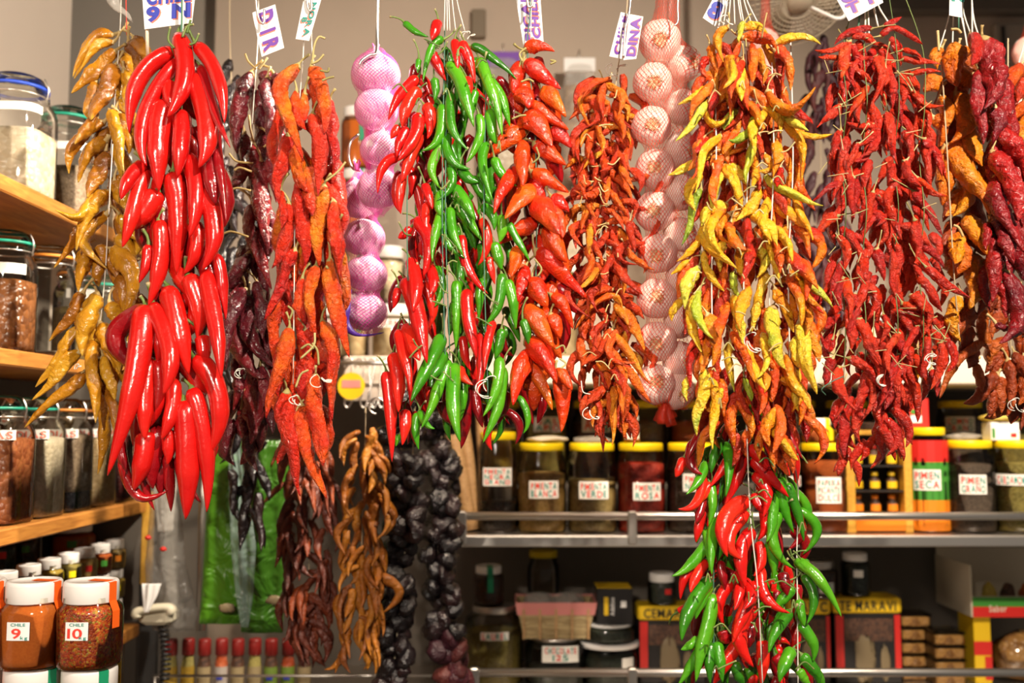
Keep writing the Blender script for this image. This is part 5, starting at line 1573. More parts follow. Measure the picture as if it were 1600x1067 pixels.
def bent_text(parent, lines, R, ac, zc, w, h, mats, off=0.0014, jit=0.04, seed=0):
    tm = flat_text(lines, w, h, 0.07, len(mats), jit, seed)
    T = np.concatenate(tm.V)
    V = []
    for x, _, z in T:
        a = ac + x / R(ac)
        r_ = R(a) + off
        V.append((r_ * math.sin(a), -r_ * math.cos(a), zc + z))
    return mk('lettering', V, tm.F, [M[m] for m in mats], parent, None, None, False, tm.I)


def jar(label, pos, r, h, content, fill, lid='white', lidh=0.03, ex=2.0, glass='glass', group=None, lab=None, seal=None, body='plain', rz=0.0, name='jar', lidr=None, cat='jar', sticker=None, layers=None, strip=None, sides=32):
    """a jar with its glass, what fills it, lid, label and seal. lid: white, yellow, red, clip (glass lid with ring) ..."""
    t = thing(name, pos, label, cat, group, rz)
    lr = lidr or r * 0.86
    hb = h - lidh
    if body == 'pet':      # big ribbed plastic jar
        pr = [(r * 0.90, 0.0), (r * 0.97, 0.006), (r, 0.016), (r, hb * 0.52), (r * 0.965, hb * 0.55), (r, hb * 0.585), (r, hb * 0.63), (r * 0.965, hb * 0.66), (r, hb * 0.695), (r, hb * 0.76), (r * 0.97, hb * 0.86), (r * 0.89, hb * 0.95), (lr * 0.95, hb), (lr * 0.95, hb + lidh * 0.5)]
    elif body == 'clip':   # preserving jar with a neck
        pr = [(r * 0.93, 0.0), (r * 0.985, 0.004), (r, 0.012), (r, hb * 0.74), (r * 0.985, hb * 0.80), (r * 0.92, hb * 0.86), (r * 0.80, hb * 0.91), (r * 0.78, hb)]
    else:
        pr = [(r * 0.86, 0.0), (r * 0.96, 0.003), (r, 0.010), (r, hb * 0.84), (r * 0.97, hb * 0.92), (lr * 0.93, hb * 0.985), (lr * 0.92, hb + lidh * 0.4)]
    V, Fc, _ = lathe(pr, sides, ex)
    mk('glass', V, [f for f in Fc if len(f) <= 4], M[glass], t)
    def R(a, r=r):
        return r * (abs(math.cos(a)) ** ex + abs(math.sin(a)) ** ex) ** (-1.0 / ex)
    def cont(nm, z0, z1, m):
        q = 0.965
        def at(z):
            return np.interp(z, [p[1] for p in pr], [p[0] for p in pr]) * q
        zs = [z0] + [z0 + (z1 - z0) * k / 8 for k in range(1, 9)]
        pp = [(0.0, z0)] + [(at(z), z) for z in zs] + [(at(z1) * 0.75, z1 + 0.004), (0.0, z1 + 0.006)]
        V, Fc, _ = lathe(pp, sides, ex)
        mk(nm, V, Fc, M[m], t)
    if layers:
        z = 0.004
        for m, f in layers:
            cont('contents', z, f * hb, m)
            z = f * hb + 0.001
    elif content:
        cont('contents', 0.004, fill * hb, content)
    if lid == 'clip':
        k = 0.80
        V, Fc, _ = lathe([(r * k, hb), (r * k * 1.10, hb + 0.003), (r * k * 1.10, hb + 0.010), (r * k, hb + 0.014), (r * k * 0.92, hb + lidh * 0.8), (r * k * 0.7, hb + lidh), (0, hb + lidh)], sides, 2.0)
        ld = mk('lid', V, Fc, M['glass'], t)
        V, Fc, _ = lathe([(r * k * 1.02, hb + 0.0010), (r * k * 1.13, hb + 0.0012), (r * k * 1.13, hb + 0.0062), (r * k * 1.02, hb + 0.0064), (r * k * 1.02, hb + 0.0010)], sides, 2.0)
        Fc = [f for f in Fc if len(f) <= 4]
        mk('seal_ring', V, Fc, M[seal or 'rubber_orange'], t)
        mb = MB()
        for sg in (-1, 1):
            V, Fc, uv = sweep(smooth_path([(sg * r * k * 1.12, 0, hb - 0.02), (sg * r * k * 1.22, -0.004, hb + 0.004), (sg * r * k * 1.05, -0.004, hb + lidh * 0.8)], 10), 0.0016, 6)
            mb.add(V, Fc)
        a = np.linspace(0, 2 * PI, 33)
        V, Fc, uv = sweep(np.stack([r * k * 1.06 * np.cos(a), r * k * 1.06 * np.sin(a), a * 0 + hb - 0.012], 1), 0.0016, 6, None, False)
        mb.add(V, Fc)
        mb.build('clip_wire', M['steel'], t)
    elif lid:
        lm = {'white': 'white_plastic', 'yellow': 'yellow_plastic', 'red': 'red_plastic', 'black': 'black_plastic', 'steel': 'steel_dull'}[lid]
        sd = 64
        th = np.arange(sd)
        V, Fc, _ = lathe([(lr * 0.97, hb), (lr, hb + 0.0015), (lr, hb + lidh * 0.82), (lr * 0.985, hb + lidh * 0.93), (lr * 0.94, hb + lidh), (lr * 0.80, hb + lidh), (lr * 0.78, hb + lidh * 0.96), (0, hb + lidh * 0.96)], sd)
        for i in (1, 2):
            V[i * sd:(i + 1) * sd, :2] *= (1 - 0.006 * (th % 2))[:, None]
        mk('lid', V, Fc, M[lm], t)
    if lab:
        lines, ac, zc, w, hh, inks = lab
        p = patch(t, 'label', R, ac - w / 2 / R(ac), ac + w / 2 / R(ac), zc - hh / 2, zc + hh / 2, M['label_paper'])
        bent_text(p, lines, R, ac, zc, w, hh, inks, seed=int(abs(pos[0]) * 1000))
    if sticker:
        m, ac, zc, w, hh = sticker
        tag(patch(t, 'sticker', R, ac - w / 2 / r, ac + w / 2 / r, zc - hh / 2, zc + hh / 2, M[m]), m.split('_')[0] + ' sticker')
    if strip:      # tape over the lid and down the side
        m, ac, low = strip
        w = 0.0075
        pts = [(0.0, hb + lidh + 0.0008), (lr * 0.8, hb + lidh + 0.0008), (lr * 1.012, hb + lidh * 0.96), (lr * 1.012, hb + 0.003), (R(ac) * 1.005 + 0.0006, hb * 0.88), (R(ac) * 1.005 + 0.0006, hb * low)]
        V, Fc = [], []
        d = np.array((math.sin(ac), -math.cos(ac), 0))
        sdv = np.array((math.cos(ac), math.sin(ac), 0))
        for a_, z in pts:
            for q in (-w, w):
                V.append(d * a_ + sdv * q + np.array((0, 0, z)))
                V.append(d * (a_ - 0.0005) + sdv * q + np.array((0, 0, z - 0.0004)))
        for i in range(len(pts) - 1):
            p = i * 4
            Fc += [(p, p + 2, p + 6, p + 4), (p + 1, p + 5, p + 7, p + 3), (p, p + 4, p + 5, p + 1), (p + 2, p + 3, p + 7, p + 6)]
        mk('seal_tape', V, Fc, M[m], t, None, None, False)
    return t


RT = ('ink_red', 'ink_teal')
# ---- left shelves
XE = -0.88
def sx(px, Y): return (px - 800) / F * Y
SH = [('upper', 0.43), ('middle', 0.130), ('lower', -0.183)]
shz = {}
for nm, z in SH:
    z = CZ + z
    shz[nm] = z
    tag(bx('wooden_shelf', (-1.14, 1.15, z - 0.030), (XE, 2.42, z), M['wood'], None, 0.003), '%s orange wooden shelf board along the left side' % nm, 'shelf')
zb = CZ - 0.470
tag(bx('wooden_shelf', (-1.14, 1.70, zb - 0.030), (XE, 2.40, zb), M['wood'], None, 0.003), 'lowest orange wooden shelf board under the stepped stack of small jars', 'shelf')
tag(bx('wooden_post', (XE - 0.012, 2.425, zb + 0.085), (XE + 0.012, 2.445, CZ - 0.165), M['wood_yellow'], None, 0.002), 'yellow wooden end post at the back of the left shelves', 'post')
tag(bx('end_panel', (-1.129, 2.422, zb + 0.001), (XE - 0.013, 2.432, shz['lower'] - 0.031), M['wall_dark'], None, 0.0), 'dark end panel behind the stepped stack of small jars', 'panel')
for k, z0, z1 in ((0, zb, shz['lower'] - 0.03), (1, shz['lower'], shz['middle'] - 0.03), (2, shz['middle'], shz['upper'] - 0.03)):
    tag(bx('back_panel', (-1.139, 1.15, z0 + 0.001), (-1.130, 2.42, z1 - 0.001), M['wall_dark'], None, 0.0), ('dark back panel behind the small spice jars', 'dark back panel behind the square bean jars', 'dark back panel behind the brown bean jar')[k], 'panel')

zu = shz['upper']
jar('big square clip jar of white beans with a blue ring, on the upper left shelf', (-0.968, 1.90, zu), 0.066, 0.245, 'big_beans', 0.60, 'clip', 0.03, 4.5, 'glass', None, None, 'rubber_blue', 'clip',
    sticker=('label_paper', 0.4, 0.168, 0.10, 0.016), cat='jar')
jar('square clip jar of brown lentils, second from the front on the upper left shelf', (-0.955, 2.10, zu), 0.060, 0.245, 'lentils', 0.50, 'clip', 0.028, 4.5, 'glass', None, None, 'rubber_green', 'clip', sticker=('label_paper', 0.4, 0.150, 0.10, 0.016))
jar('clip jar with an orange ring at the far end of the upper left shelf', (-0.95, 2.30, zu), 0.056, 0.215, 'lentils', 0.45, 'clip', 0.028, 4.5, 'glass', None, None, 'rubber_orange', 'clip')
zm = shz['middle']
jar('round clip jar of brown beans with a green ring, front of the middle left shelf', (-0.965, 1.88, zm), 0.055, 0.235, 'brown_beans', 0.66, 'clip', 0.028, 2.4, 'glass', None, None, 'rubber_green', 'clip', sticker=('label_paper', 0.3, 0.158, 0.09, 0.02))
jar('nearly empty clip jar with an orange ring, second on the middle left shelf', (-0.955, 2.04, zm), 0.052, 0.235, 'lentils', 0.06, 'clip', 0.028, 2.4, 'glass', None, None, 'rubber_orange', 'clip')
jar('clip jar of pale seeds with a slanted label, third on the middle left shelf', (-0.955, 2.18, zm), 0.050, 0.22, 'peppercorn_green', 0.62, 'clip', 0.028, 2.4, 'glass', None, None, 'rubber_orange', 'clip', sticker=('label_paper', 0.5, 0.150, 0.06, 0.02))
jar('clip jar with a green ring at the far end of the middle left shelf', (-0.955, 2.32, zm), 0.050, 0.215, 'beige_grain', 0.5, 'clip', 0.028, 2.4, 'glass', None, None, 'rubber_green', 'clip')
zl = shz['lower']
rowj = [(1.845, 'red_beans', None, 'rubber_green', 'square clip jar of red brown beans at the left edge, on the lower left shelf'),
        (1.975, 'white_beans', None, 'rubber_green', 'square clip jar of small white beans with a green ring, on the lower left shelf'),
        (2.105, None, [('black_beans', 0.20), ('lentils', 0.76)], 'rubber_orange', 'square clip jar of brown lentils over black beans, on the lower left shelf'),
        (2.235, 'beige_grain', None, 'rubber_orange', 'square clip jar of beige grain, fourth on the lower left shelf'),
        (2.355, 'dark_red_beans', None, 'rubber_orange', 'square clip jar of dark red beans at the far end of the lower left shelf')]
for Y, m, ly, ring, lb in rowj:
    jar(lb, (-0.952, Y, zl), 0.058, 0.235, m, 0.74, 'clip', 0.028, 5.0, 'glass', None, (['JUDIAS'], 0.25, 0.162, 0.085, 0.018, ('ink_coral', 'ink_coral')), ring, 'clip', layers=ly)

# shelf items on the wood under the beans: dark jars in the shade at the back, two high
dk = [(1.92, 'clove'), (2.03, 'herb'), (2.12, 'tea_dark'), (2.22, 'clove')]
for i, (Y, m) in enumerate(dk):
    for k in range(2):
        jar('small jar of dark spice, %s of the shaded back row, %s level' % (('first', 'second', 'third', 'fourth')[i], ('bottom', 'upper')[k]), (-1.075, Y, zb + 0.064 + 0.088 * k), 0.030, 0.088, m, 0.85, 'white', 0.022, 2.6, 'pet', 'dark jars of the shaded back row',
            sticker=None if k == 0 else (('red_print', 'green_print')[i % 2], 0.6, 0.045, 0.014, 0.014))
jar('wide jar of rust powder with a green dot at the end of the shaded row', (-1.02, 2.345, zb + 0.140), 0.047, 0.105, 'rust_powder', 0.9, 'white', 0.026, 2.6, 'pet', sticker=('green_print', 0.35, 0.055, 0.02, 0.016))
tag(bx('riser', (-1.125, 1.80, zb), (-1.035, 2.28, zb + 0.063), M['wood'], None, 0.002), 'wooden riser under the shaded back row of small jars', 'riser')
tag(bx('riser', (-1.08, 2.285, zb), (-0.965, 2.40, zb + 0.139), M['wood'], None, 0.002), 'wooden block under the wide rust coloured jar', 'riser')
# stepped stack of small white-lidded jars, three high
cols = [(1.845, 'rust_powder'), (1.935, 'clove'), (2.02, 'mustard'), (2.105, 'herb'), (2.185, 'peppercorn_white'), (2.265, 'rust_powder'), (2.345, 'peppercorn_green')]
lay = ['bottom', 'middle', 'top']
cont2 = [['tea_dark', 'mustard', 'clove', 'herb', 'rust_powder', 'saffron', 'lentils'], ['saffron', 'clove', 'rust_powder', 'peppercorn_green', 'mustard', 'herb', 'mustard'], [c for _, c in cols]]
stick = ['red_print', 'green_print', 'yellow_tape', 'red_print', 'green_print', 'orange_print', 'red_print']
for i, (Y, _) in enumerate(cols):
    for k in range(3):
        jar('small spice jar, %s layer of the stepped stack, %s from the back' % (lay[k], ('seventh', 'sixth', 'fifth', 'fourth', 'third', 'second', 'first')[i]),
            (-0.925, Y, zb + 0.0672 * k), 0.0255, 0.067, cont2[k][i], 0.88, 'white', 0.0205, 3.2, 'pet', 'small spice jars in the stepped stack', sticker=(stick[(i + k * 3) % 7], 0.75, 0.026, 0.012, 0.013), sides=24, strip=None)

# ---- jars in the left foreground
YF = 1.52
def fj(px, y_base, **k):
    p = P(px, y_base, YF)
    return p
pz1 = P(51, 1040, YF)[2]
pz0 = pz1 - 0.1265
LB = ('ink_red', 'ink_red')
def front_jar(label, px, z, content, price, tape, tdir=1.0, fillv=0.95):
    p = P(px, 1000, YF)
    t = jar(label, (p[0], YF, z), 0.0445, 0.126, content, fillv, 'white', 0.031, 2.6, 'pet', 'big spice jars in the left foreground', None, None, 'plain', 0.0, 'spice_jar', 0.0395, strip=(tape, tdir, 0.62), sides=48)
    if price:
        def R(a): return 0.0445 * (abs(math.cos(a)) ** 2.6 + abs(math.sin(a)) ** 2.6) ** (-1 / 2.6)
        ac = -0.02
        lb = patch(t, 'label', R, ac - 0.36, ac + 0.36, 0.046, 0.072, M['paper'])
        bent_text(lb, [price], R, ac - 0.05, 0.056, 0.026, 0.019, LB, 0.0012)
        bent_text(lb, ['CHILE'], R, ac, 0.0685, 0.024, 0.006, ('ink_teal', 'ink_teal'), 0.0012)
        bent_text(lb, ['kg'], R, ac + 0.2, 0.050, 0.012, 0.006, ('ink_teal', 'ink_teal'), 0.0012)
    return t
front_jar('big jar of orange chilli powder priced nine, front row at the lower left', 51, pz1, 'paprika', '9', 'orange_tape', 1.35)
front_jar('big jar of red chilli flakes priced ten, right of the orange powder jar', 140, pz1, 'flakes', '10', 'orange_tape', 1.25)
front_jar('big jar of spice cut by the left edge of the picture, beside the orange powder', -38, pz1, 'flakes', None, 'orange_tape', 1.3)
front_jar('white-lidded jar under the orange powder jar, only its lid in view', 52, pz0, 'clove', None, 'green_tape', 1.2)
front_jar('white-lidded jar under the chilli flakes jar, only its lid in view', 142, pz0, 'saffron', None, 'green_tape', 0.9)
front_jar('white-lidded jar at the left edge under the cut off spice jar', -37, pz0, 'flakes', None, 'orange_tape', 1.2)
p = P(60, 1000, YF)
tag(bx('counter', (-1.1, YF - 0.12, 0.0), (p[0] + 0.175, YF + 0.16, pz0), M['wood'], None, 0.004), 'wooden counter below the picture that carries the big spice jars', 'counter')
q = P(178, 1000, 1.58)
t = thing('sign_holder', (q[0], 1.58, pz0), 'yellow card in a clear stand behind the chilli flakes jar', 'sign')
bx('card', (-0.06, 0, 0.002), (0.012, 0.002, P(178, 998, 1.58)[2] - pz0), M['yellow_sign'], t, 0.0)
bx('clear_front', (-0.063, -0.003, 0.0), (0.018, -0.001, P(178, 994, 1.58)[2] - pz0), M['pet'], t, 0.0)

# ------------------------------------------------------------------ steel shelves at the back
def Z(y, Y, x=900): return float(P(x, y, Y)[2])
def X(px, Y): return float(P(px, 600, Y)[0])
def px2m(n, Y): return n * Y / F

struct('wall_shelf_back', (-0.76, 2.88, 0.0), (2.4, 2.94, Z(600, 2.9)), M['wall_dark'])
XR = 1.62


def steel_shelf(label, zt, zrail, x0, brackets, yf=2.37, bar=0.026):
    t = thing('steel_shelf', (x0, yf, zt), label, 'shelf')
    bx('plate', (0, 0.0, -0.006), (XR - x0, 2.875 - yf, 0), M['steel_dull'], t, 0.001)
    bx('front_bar', (0, -0.012, -bar), (XR - x0, 0.0, 0.0), M['steel'], t, 0.003)
    V, Fc, uv = sweep([(0.0, -0.004, zrail - zt), ((XR - x0) / 2, -0.004, zrail - zt), (XR - x0, -0.004, zrail - zt)], 0.0095, 14)
    mk('rail', V, Fc, M['steel'], t)
    for b_ in brackets:
        bx('bracket', (b_ - 0.011, -0.016, -bar * 0.8), (b_ + 0.011, 0.006, zrail - zt + 0.012), M['steel'] if b_ < 0.05 else M['steel_dull'], t, 0.003)
    return t


zA, zAr = Z(836, 2.37), Z(806, 2.37)
xA = X(715, 2.37)
steel_shelf('steel shelf with a front rail that carries the yellow-lidded spice jars', zA, zAr, xA, (0.012, X(985, 2.37) - xA, 1.45))
zB, zBr = Z(1075, 2.57), Z(1050, 2.37)
xB = X(735, 2.37)
steel_shelf('lower steel shelf in the shade with its rail near the bottom of the picture', zB, zBr, xB, (0.012, X(983, 2.37) - xB, 1.45))
t = thing('ledge', (X(536, 2.42), 2.42, Z(601, 2.42)), 'pale painted ledge board above the yellow-lidded jars', 'ledge')
bx('board', (0, 0, 0.0), (2.0, 0.452, Z(556, 2.42) - Z(601, 2.42)), M['ledge'], t, 0.004)
bx('apron', (0, 0.012, Z(626, 2.42) - Z(601, 2.42)), (0.17, 0.03, 0.0), M['ledge'], t, 0.002)
zL = Z(556, 2.42)

YJ = 2.455
def big_jar(label, px, w, content, fill, text=None, tx=None, ty=765, tw=46, th=27, Y=YJ, zb_=None, lid='yellow', top=692, layers=None, grp='big yellow-lidded spice jars'):
    r = px2m(w, Y) / 2
    z0 = zA if zb_ is None else zb_
    h = (Z(top, Y) - zA) if zb_ is None else 0.217
    lab = None
    if text:
        p_ = P(tx or px, ty, Y - r)
        dx = p_[0] - X(px, Y)
        lab = (text, math.asin(max(-0.8, min(0.8, dx / r))), p_[2] - z0, px2m(tw, Y - r), px2m(th, Y - r), RT)
    return jar(label, (X(px, Y), Y, z0), r, h, content, fill, lid, 0.019, 2.3, 'pet', grp, lab, None, 'pet', lidr=r * 0.92, name='big_jar', sides=40, layers=layers)


big_jar('brown tinted jar with little black pepper inside, first from the left on the steel shelf', 778, 61, 'peppercorn_black', 0.32, ['PIMIENTA', 'NEGRA', 'GRANO'], 777, 745, 46, 28, top=675)
big_jar('yellow-lidded jar of pale white pepper with a paper bag on its lid', 846, 75, 'peppercorn_white', 0.72, ['PIMIENTA', 'BLANCA'], 850, 765)
big_jar('yellow-lidded jar of greenish pepper, right of the pale white pepper jar', 924, 75, 'peppercorn_green', 0.62, ['PIMIENTA', 'VERDE'], 928, 766)
big_jar('yellow-lidded jar of pink red pepper behind the steel bracket', 1000, 74, 'peppercorn_pink', 0.84, ['PIMIENTA', 'ROSA'], 1012, 768, 44, 27)
big_jar('yellow-lidded jar of dark grey spice, half hidden by the lowest pepper bunch', 1077, 74, 'dark_spice', 0.72, ['PIMIENTA', 'NEGRA'], 1090, 754, 44, 27)
big_jar('yellow-lidded jar of dark spice mostly hidden behind the lowest pepper bunch', 1212, 72, 'dark_spice', 0.70, ['CLAVO'], 1236, 752, 40, 16)
big_jar('yellow-lidded jar of rust orange paprika left of the yellow wooden display case', 1283, 70, 'rust_powder', 0.86, ['PAPRIKA', 'PICANTE', 'DULCE'], 1296, 766, 38, 40)
j = big_jar('red printed jar with a yellow lid right of the wooden display case', 1444, 60, 'rust_powder', 0.55, ['PIMIEN', 'SECA'], 1450, 750, 42, 32, top=668, grp='big yellow-lidded spice jars')
rj = px2m(60, YJ) / 2
def Rj(a): return rj * (abs(math.cos(a)) ** 2.3 + abs(math.sin(a)) ** 2.3) ** (-1 / 2.3)
hz = lambda y: P(1444, y, YJ - rj)[2] - zA
patch(j, 'printed_band', Rj, -1.5, 1.5, hz(722), hz(688), M['red_print'], 0.0008)
patch(j, 'printed_band', Rj, -1.5, 1.5, hz(800), hz(722), M['green_print'], 0.0006)
patch(j, 'printed_band', Rj, -1.5, 1.5, hz(830), hz(782), M['orange_print'], 0.0009)
big_jar('yellow-lidded jar of dark brown spice, second from the right edge on the steel shelf', 1508, 76, 'dark_spice', 0.80, ['PIMIEN', 'GRANO'], 1522, 757, 40, 30, top=688)
big_jar('yellow-lidded jar of greenish seeds at the right edge of the steel shelf', 1582, 76, 'herb', 0.82, ['CARDAMOMO'], 1586, 750, 54, 17, top=688)
# second row on a step behind
zs = zA + 0.105
tag(bx('shelf_step', (xA + 0.03, 2.60, zA), (XR - 0.05, 2.86, zs), M['wall_dark'], None, 0.002), 'dark wooden step at the back of the steel shelf under the second row of jars', 'step')
for px, c, f, tx, lb in ((780, 'mustard', .7, None, 'jar of yellowish seed in the shaded second row, behind the black pepper jar'), (852, 'herb', .8, ['SAL', 'APIO'], 'jar labelled for celery salt in the second row, behind the white pepper jar'),
                         (928, 'clove', .8, ['ANIS'], 'dark red brown jar in the second row, behind the greenish pepper jar'), (1003, 'lentils', .8, None, 'grey brown jar in the second row, behind the pink pepper jar'),
                         (1080, 'rust_powder', .8, None, 'brown jar in the second row, behind the dark grey spice jar'), (1240, 'dark_spice', .8, ['ROMERO'], 'dark jar in the second row, left of the honey jar'),
                         (1322, 'herb', .75, ['OREGANO'], 'olive jar in the second row, just left above the wooden display case'), (1392, 'clove', .7, None, 'dark jar in the second row, behind the wooden display case'),
                         (1498, 'dark_spice', .8, ['COMINO', 'GRANO'], 'brown jar with a pale label in the second row, behind the dark brown spice jar'), (1575, 'herb', .7, None, 'olive jar in the second row, at the right edge')):
    big_jar(lb, px, 69, c, f, tx, px + 4, 663, 44, 24, 2.70, zs, 'yellow', grp='jars of the second row')


# loose things on the lids
def blob(name, label, cat, c, sz, mat, seed, group=None, rough=0.25, n=(14, 20), parent=None):
    r = np.random.RandomState(seed)
    V = []
    ph = r.uniform(0, 6, 8)
    for i in range(n[0] + 1):
        for j_ in range(n[1]):
            a, b_ = PI * i / n[0], 2 * PI * j_ / n[1]
            k = 1 + rough * 0.5 * (math.sin(3 * b_ + ph[0] + 2 * a) * math.sin(2 * a + ph[1]) + 0.6 * math.sin(5 * b_ + ph[2]) * math.sin(4 * a + ph[3]))
            V.append((sz[0] * k * math.sin(a) * math.cos(b_), sz[1] * k * math.sin(a) * math.sin(b_), sz[2] * k * math.cos(a)))
    Fc = [(i * n[1] + j_, (i + 1) * n[1] + j_, (i + 1) * n[1] + (j_ + 1) % n[1], i * n[1] + (j_ + 1) % n[1]) for i in range(n[0]) for j_ in range(n[1])]
    o = mk(name, V, Fc, M[mat], parent, c)
    return tag(o, label, cat, group) if label else o


hA = Z(692, YJ)
blob('paper_bag', 'flat folded brown paper bag lying on the lid of the white pepper jar', 'paper bag', (X(855, YJ), YJ, hA + 0.009), (0.050, 0.035, 0.008), 'cream_board', 3)
blob('plastic_bag', 'small clear bag lying on the lid of the greenish pepper jar', 'bag', (X(925, YJ), YJ, hA + 0.008), (0.046, 0.032, 0.008), 'film', 4)
blob('plastic_bag', 'small crumpled clear bag on the lid of the dark brown spice jar at the right', 'bag', (X(1503, YJ), YJ, Z(688, YJ) + 0.009), (0.040, 0.03, 0.009), 'film', 5)
jar('small white-capped jar with a white and orange label, standing on the pink pepper jar', (X(986, YJ), YJ, hA), px2m(26, YJ) / 2, 0.066, 'saffron', 0.3, 'white', 0.012, 2.0, 'pet', None, ([' . '], 0.0, 0.027, 0.036, 0.034, ('ink_coral', 'ink_coral')), sides=24)
jr = px2m(46, YJ) / 2
jh = jar('honey coloured square jar with a white cap and yellow tape, standing on the paprika jar', (X(1276, YJ), YJ, Z(692, YJ)), jr, 0.060, 'rust_powder', 0.95, 'white', 0.024, 3.4, 'pet', None, sticker=('yellow_tape', 0.05, 0.020, 0.020, 0.014), strip=('yellow_tape', 0.55, 0.2))
t = thing('carton', (X(1430, YJ), YJ + 0.02, Z(668, YJ)), 'red printed carton with a white square, standing on the red printed jar', 'carton')
wc = px2m(20, YJ)
bx('box', (-wc, -0.02, 0), (wc, 0.03, px2m(46, YJ)), M['red_print'], t, 0.002)
bx('panel', (-wc * 0.45, -0.0212, 0.012), (wc * 0.4, -0.0202, 0.030), M['paper'], t, 0)
bx('panel', (-wc * 0.42, -0.0212, 0.034), (wc * 0.35, -0.0202, 0.044), M['green_print'], t, 0)
t = thing('carton', (X(1562, YJ), YJ, Z(688, YJ)), 'white carton with a red dot standing on the jar at the right edge', 'carton')
bx('box', (-0.035, -0.02, 0), (0.035, 0.03, 0.044), M['paper'], t, 0.002)
bx('panel', (0.012, -0.0212, 0.008), (0.026, -0.0202, 0.018), M['red_print'], t, 0)
bx('panel', (-0.033, -0.0212, 0.006), (-0.026, -0.0202, 0.03), M['green_print'], t, 0)
blob('plastic_bag', 'yellowish filled bag lying on the white carton at the right edge', 'bag', (X(1562, YJ), YJ, Z(688, YJ) + 0.055), (0.050, 0.03, 0.012), 'mustard', 6)

# yellow wooden display case with small bottles
x0, x1 = X(1317, 2.42), X(1421, 2.42)
zt_ = Z(680, 2.42) - zA
t = thing('display_case', (x0, 2.42, zA), 'yellow wooden display case with small bottles on the steel shelf', 'display case')
w_ = x1 - x0
bx('side_panel', (0, 0, 0), (0.024, 0.10, zt_), M['wood_yellow'], t, 0.002)
bx('side_panel', (w_ - 0.020, 0, 0), (w_, 0.10, zt_), M['wood_yellow'], t, 0.002)
bx('top', (0.0, 0, zt_), (w_, 0.10, zt_ + 0.012), M['wood_yellow'], t, 0.002)
bx('back', (0.024, 0.094, 0), (w_ - 0.020, 0.10, zt_), M['black_print'], t, 0)
sh_z = [0.045, 0.100, 0.160]
for z in sh_z:
    bx('shelf', (0.024, 0.004, z - 0.004), (w_ - 0.020, 0.094, z), M['wood_yellow'] if z < 0.05 else M['black_print'], t, 0.001)
bx('base_front', (0.024, 0.0, 0.004), (w_ - 0.020, 0.004, 0.036), M['orange_print'], t, 0.001)
for k, z in enumerate(sh_z):
    nb_ = 3
    for i in range(nb_):
        bxp = x0 + 0.040 + (w_ - 0.078) * i / (nb_ - 1)
        lab_ = 'small %s bottle in the display case, %s row, %s' % (('orange capped', 'yellow labelled', 'red capped')[k], ('bottom', 'middle', 'top')[k], ('left one', 'middle one', 'right one')[i])
        tb = thing('small_bottle', (bxp, 2.455, zA + z), lab_, 'bottle', 'small bottles in the display case')
        hb_ = 0.034 if k < 2 else 0.040
        V, Fc, _ = lathe([(0.0115, 0), (0.013, 0.002), (0.013, hb_ * 0.7), (0.006, hb_ * 0.9), (0.006, hb_)], 16)
        mk('body', V, Fc, M['clove'], tb)
        V, Fc, _ = lathe([(0.008, hb_), (0.0085, hb_ + 0.001), (0.0085, hb_ + 0.010), (0, hb_ + 0.0105)], 16)
        mk('cap', V, Fc, M[('orange_print', 'yellow_print', 'red_plastic')[k]], tb)
        patch(tb, 'label', lambda a: 0.013, -1.1, 1.1, 0.005, hb_ * 0.62, M[('orange_print', 'yellow_print', 'yellow_print')[k]], 0.0006)
t = thing('tray', (X(1372, 2.44), 2.47, zA + zt_ + 0.012), 'flat clear tray of dark red sweets on top of the wooden display case', 'tray')
bx('tray_box', (-0.048, -0.03, 0), (0.048, 0.03, 0.024), M['pet'], t, 0.003)
bx('contents', (-0.045, -0.028, 0.001), (0.045, 0.028, 0.018), M['clove'], t, 0.003)
bx('band', (0.015, -0.0315, 0.0005), (0.022, -0.0305, 0.0245), M['orange_print'], t, 0)

# ---- things on the pale ledge, soft in the picture
lj = []
for px, base_r, hs, cs_ in ((552, 0.040, (0.165,) * 4, ('sugar', 'sugar', 'saffron', 'paprika')), (878, 0.045, (0.13, 0.12), ('sugar', 'mustard')), (1291, 0.040, (0.130, 0.125), ('sugar', 'beige_grain')),
                            (1362, 0.042, (0.125,), ('white_beans',)), (1432, 0.042, (0.135,), ('beige_grain',))):
    z = zL
    for k, (hh, cc) in enumerate(zip(hs, cs_)):
        where = {552: 'left of the pink garlic', 878: 'between the fat and the thin orange peppers', 1291: 'between the yellow and the small red peppers', 1362: 'behind the middle of the small red peppers', 1432: 'behind the right of the small red peppers'}[px]
        jar('white-lidded ledge jar %s%s' % (where, (', %s of its stack' % (('bottom', 'second', 'third', 'top')[k] if len(hs) == 4 else ('bottom', 'top')[k])) if len(hs) > 1 else ''), (X(px, 2.56), 2.56, z), base_r, hh, cc, 0.9, 'white', 0.026, 2.2, 'pet', 'jars on the pale ledge', sides=28,
            strip=('green_tape', 0.5, 0.5) if px == 552 else None)
        z += hh
for px, dz, lb in ((508, 0, 'first'), (616, 0.0, 'second')):
    r_ = 0.055
    jar('wide jar of pale lumps on the pale ledge, %s' % ('behind the orange wrinkled peppers' if px < 600 else 'below the pink garlic'), (X(px, 2.52), 2.52, zL), r_, 0.135, 'sugar', 0.72, 'white', 0.03, 3.0, 'pet', None, (['TURRON'], 0.1, 0.085, 0.08, 0.020, ('ink_red', 'ink_red')), sides=28)
jar('white jar standing on the wide jar of pale lumps, right of the lower pink garlic', (X(606, 2.52), 2.52, zL + 0.135), 0.042, 0.15, 'white_beans', 0.9, 'white', 0.03, 2.2, 'pet', None, sides=28)


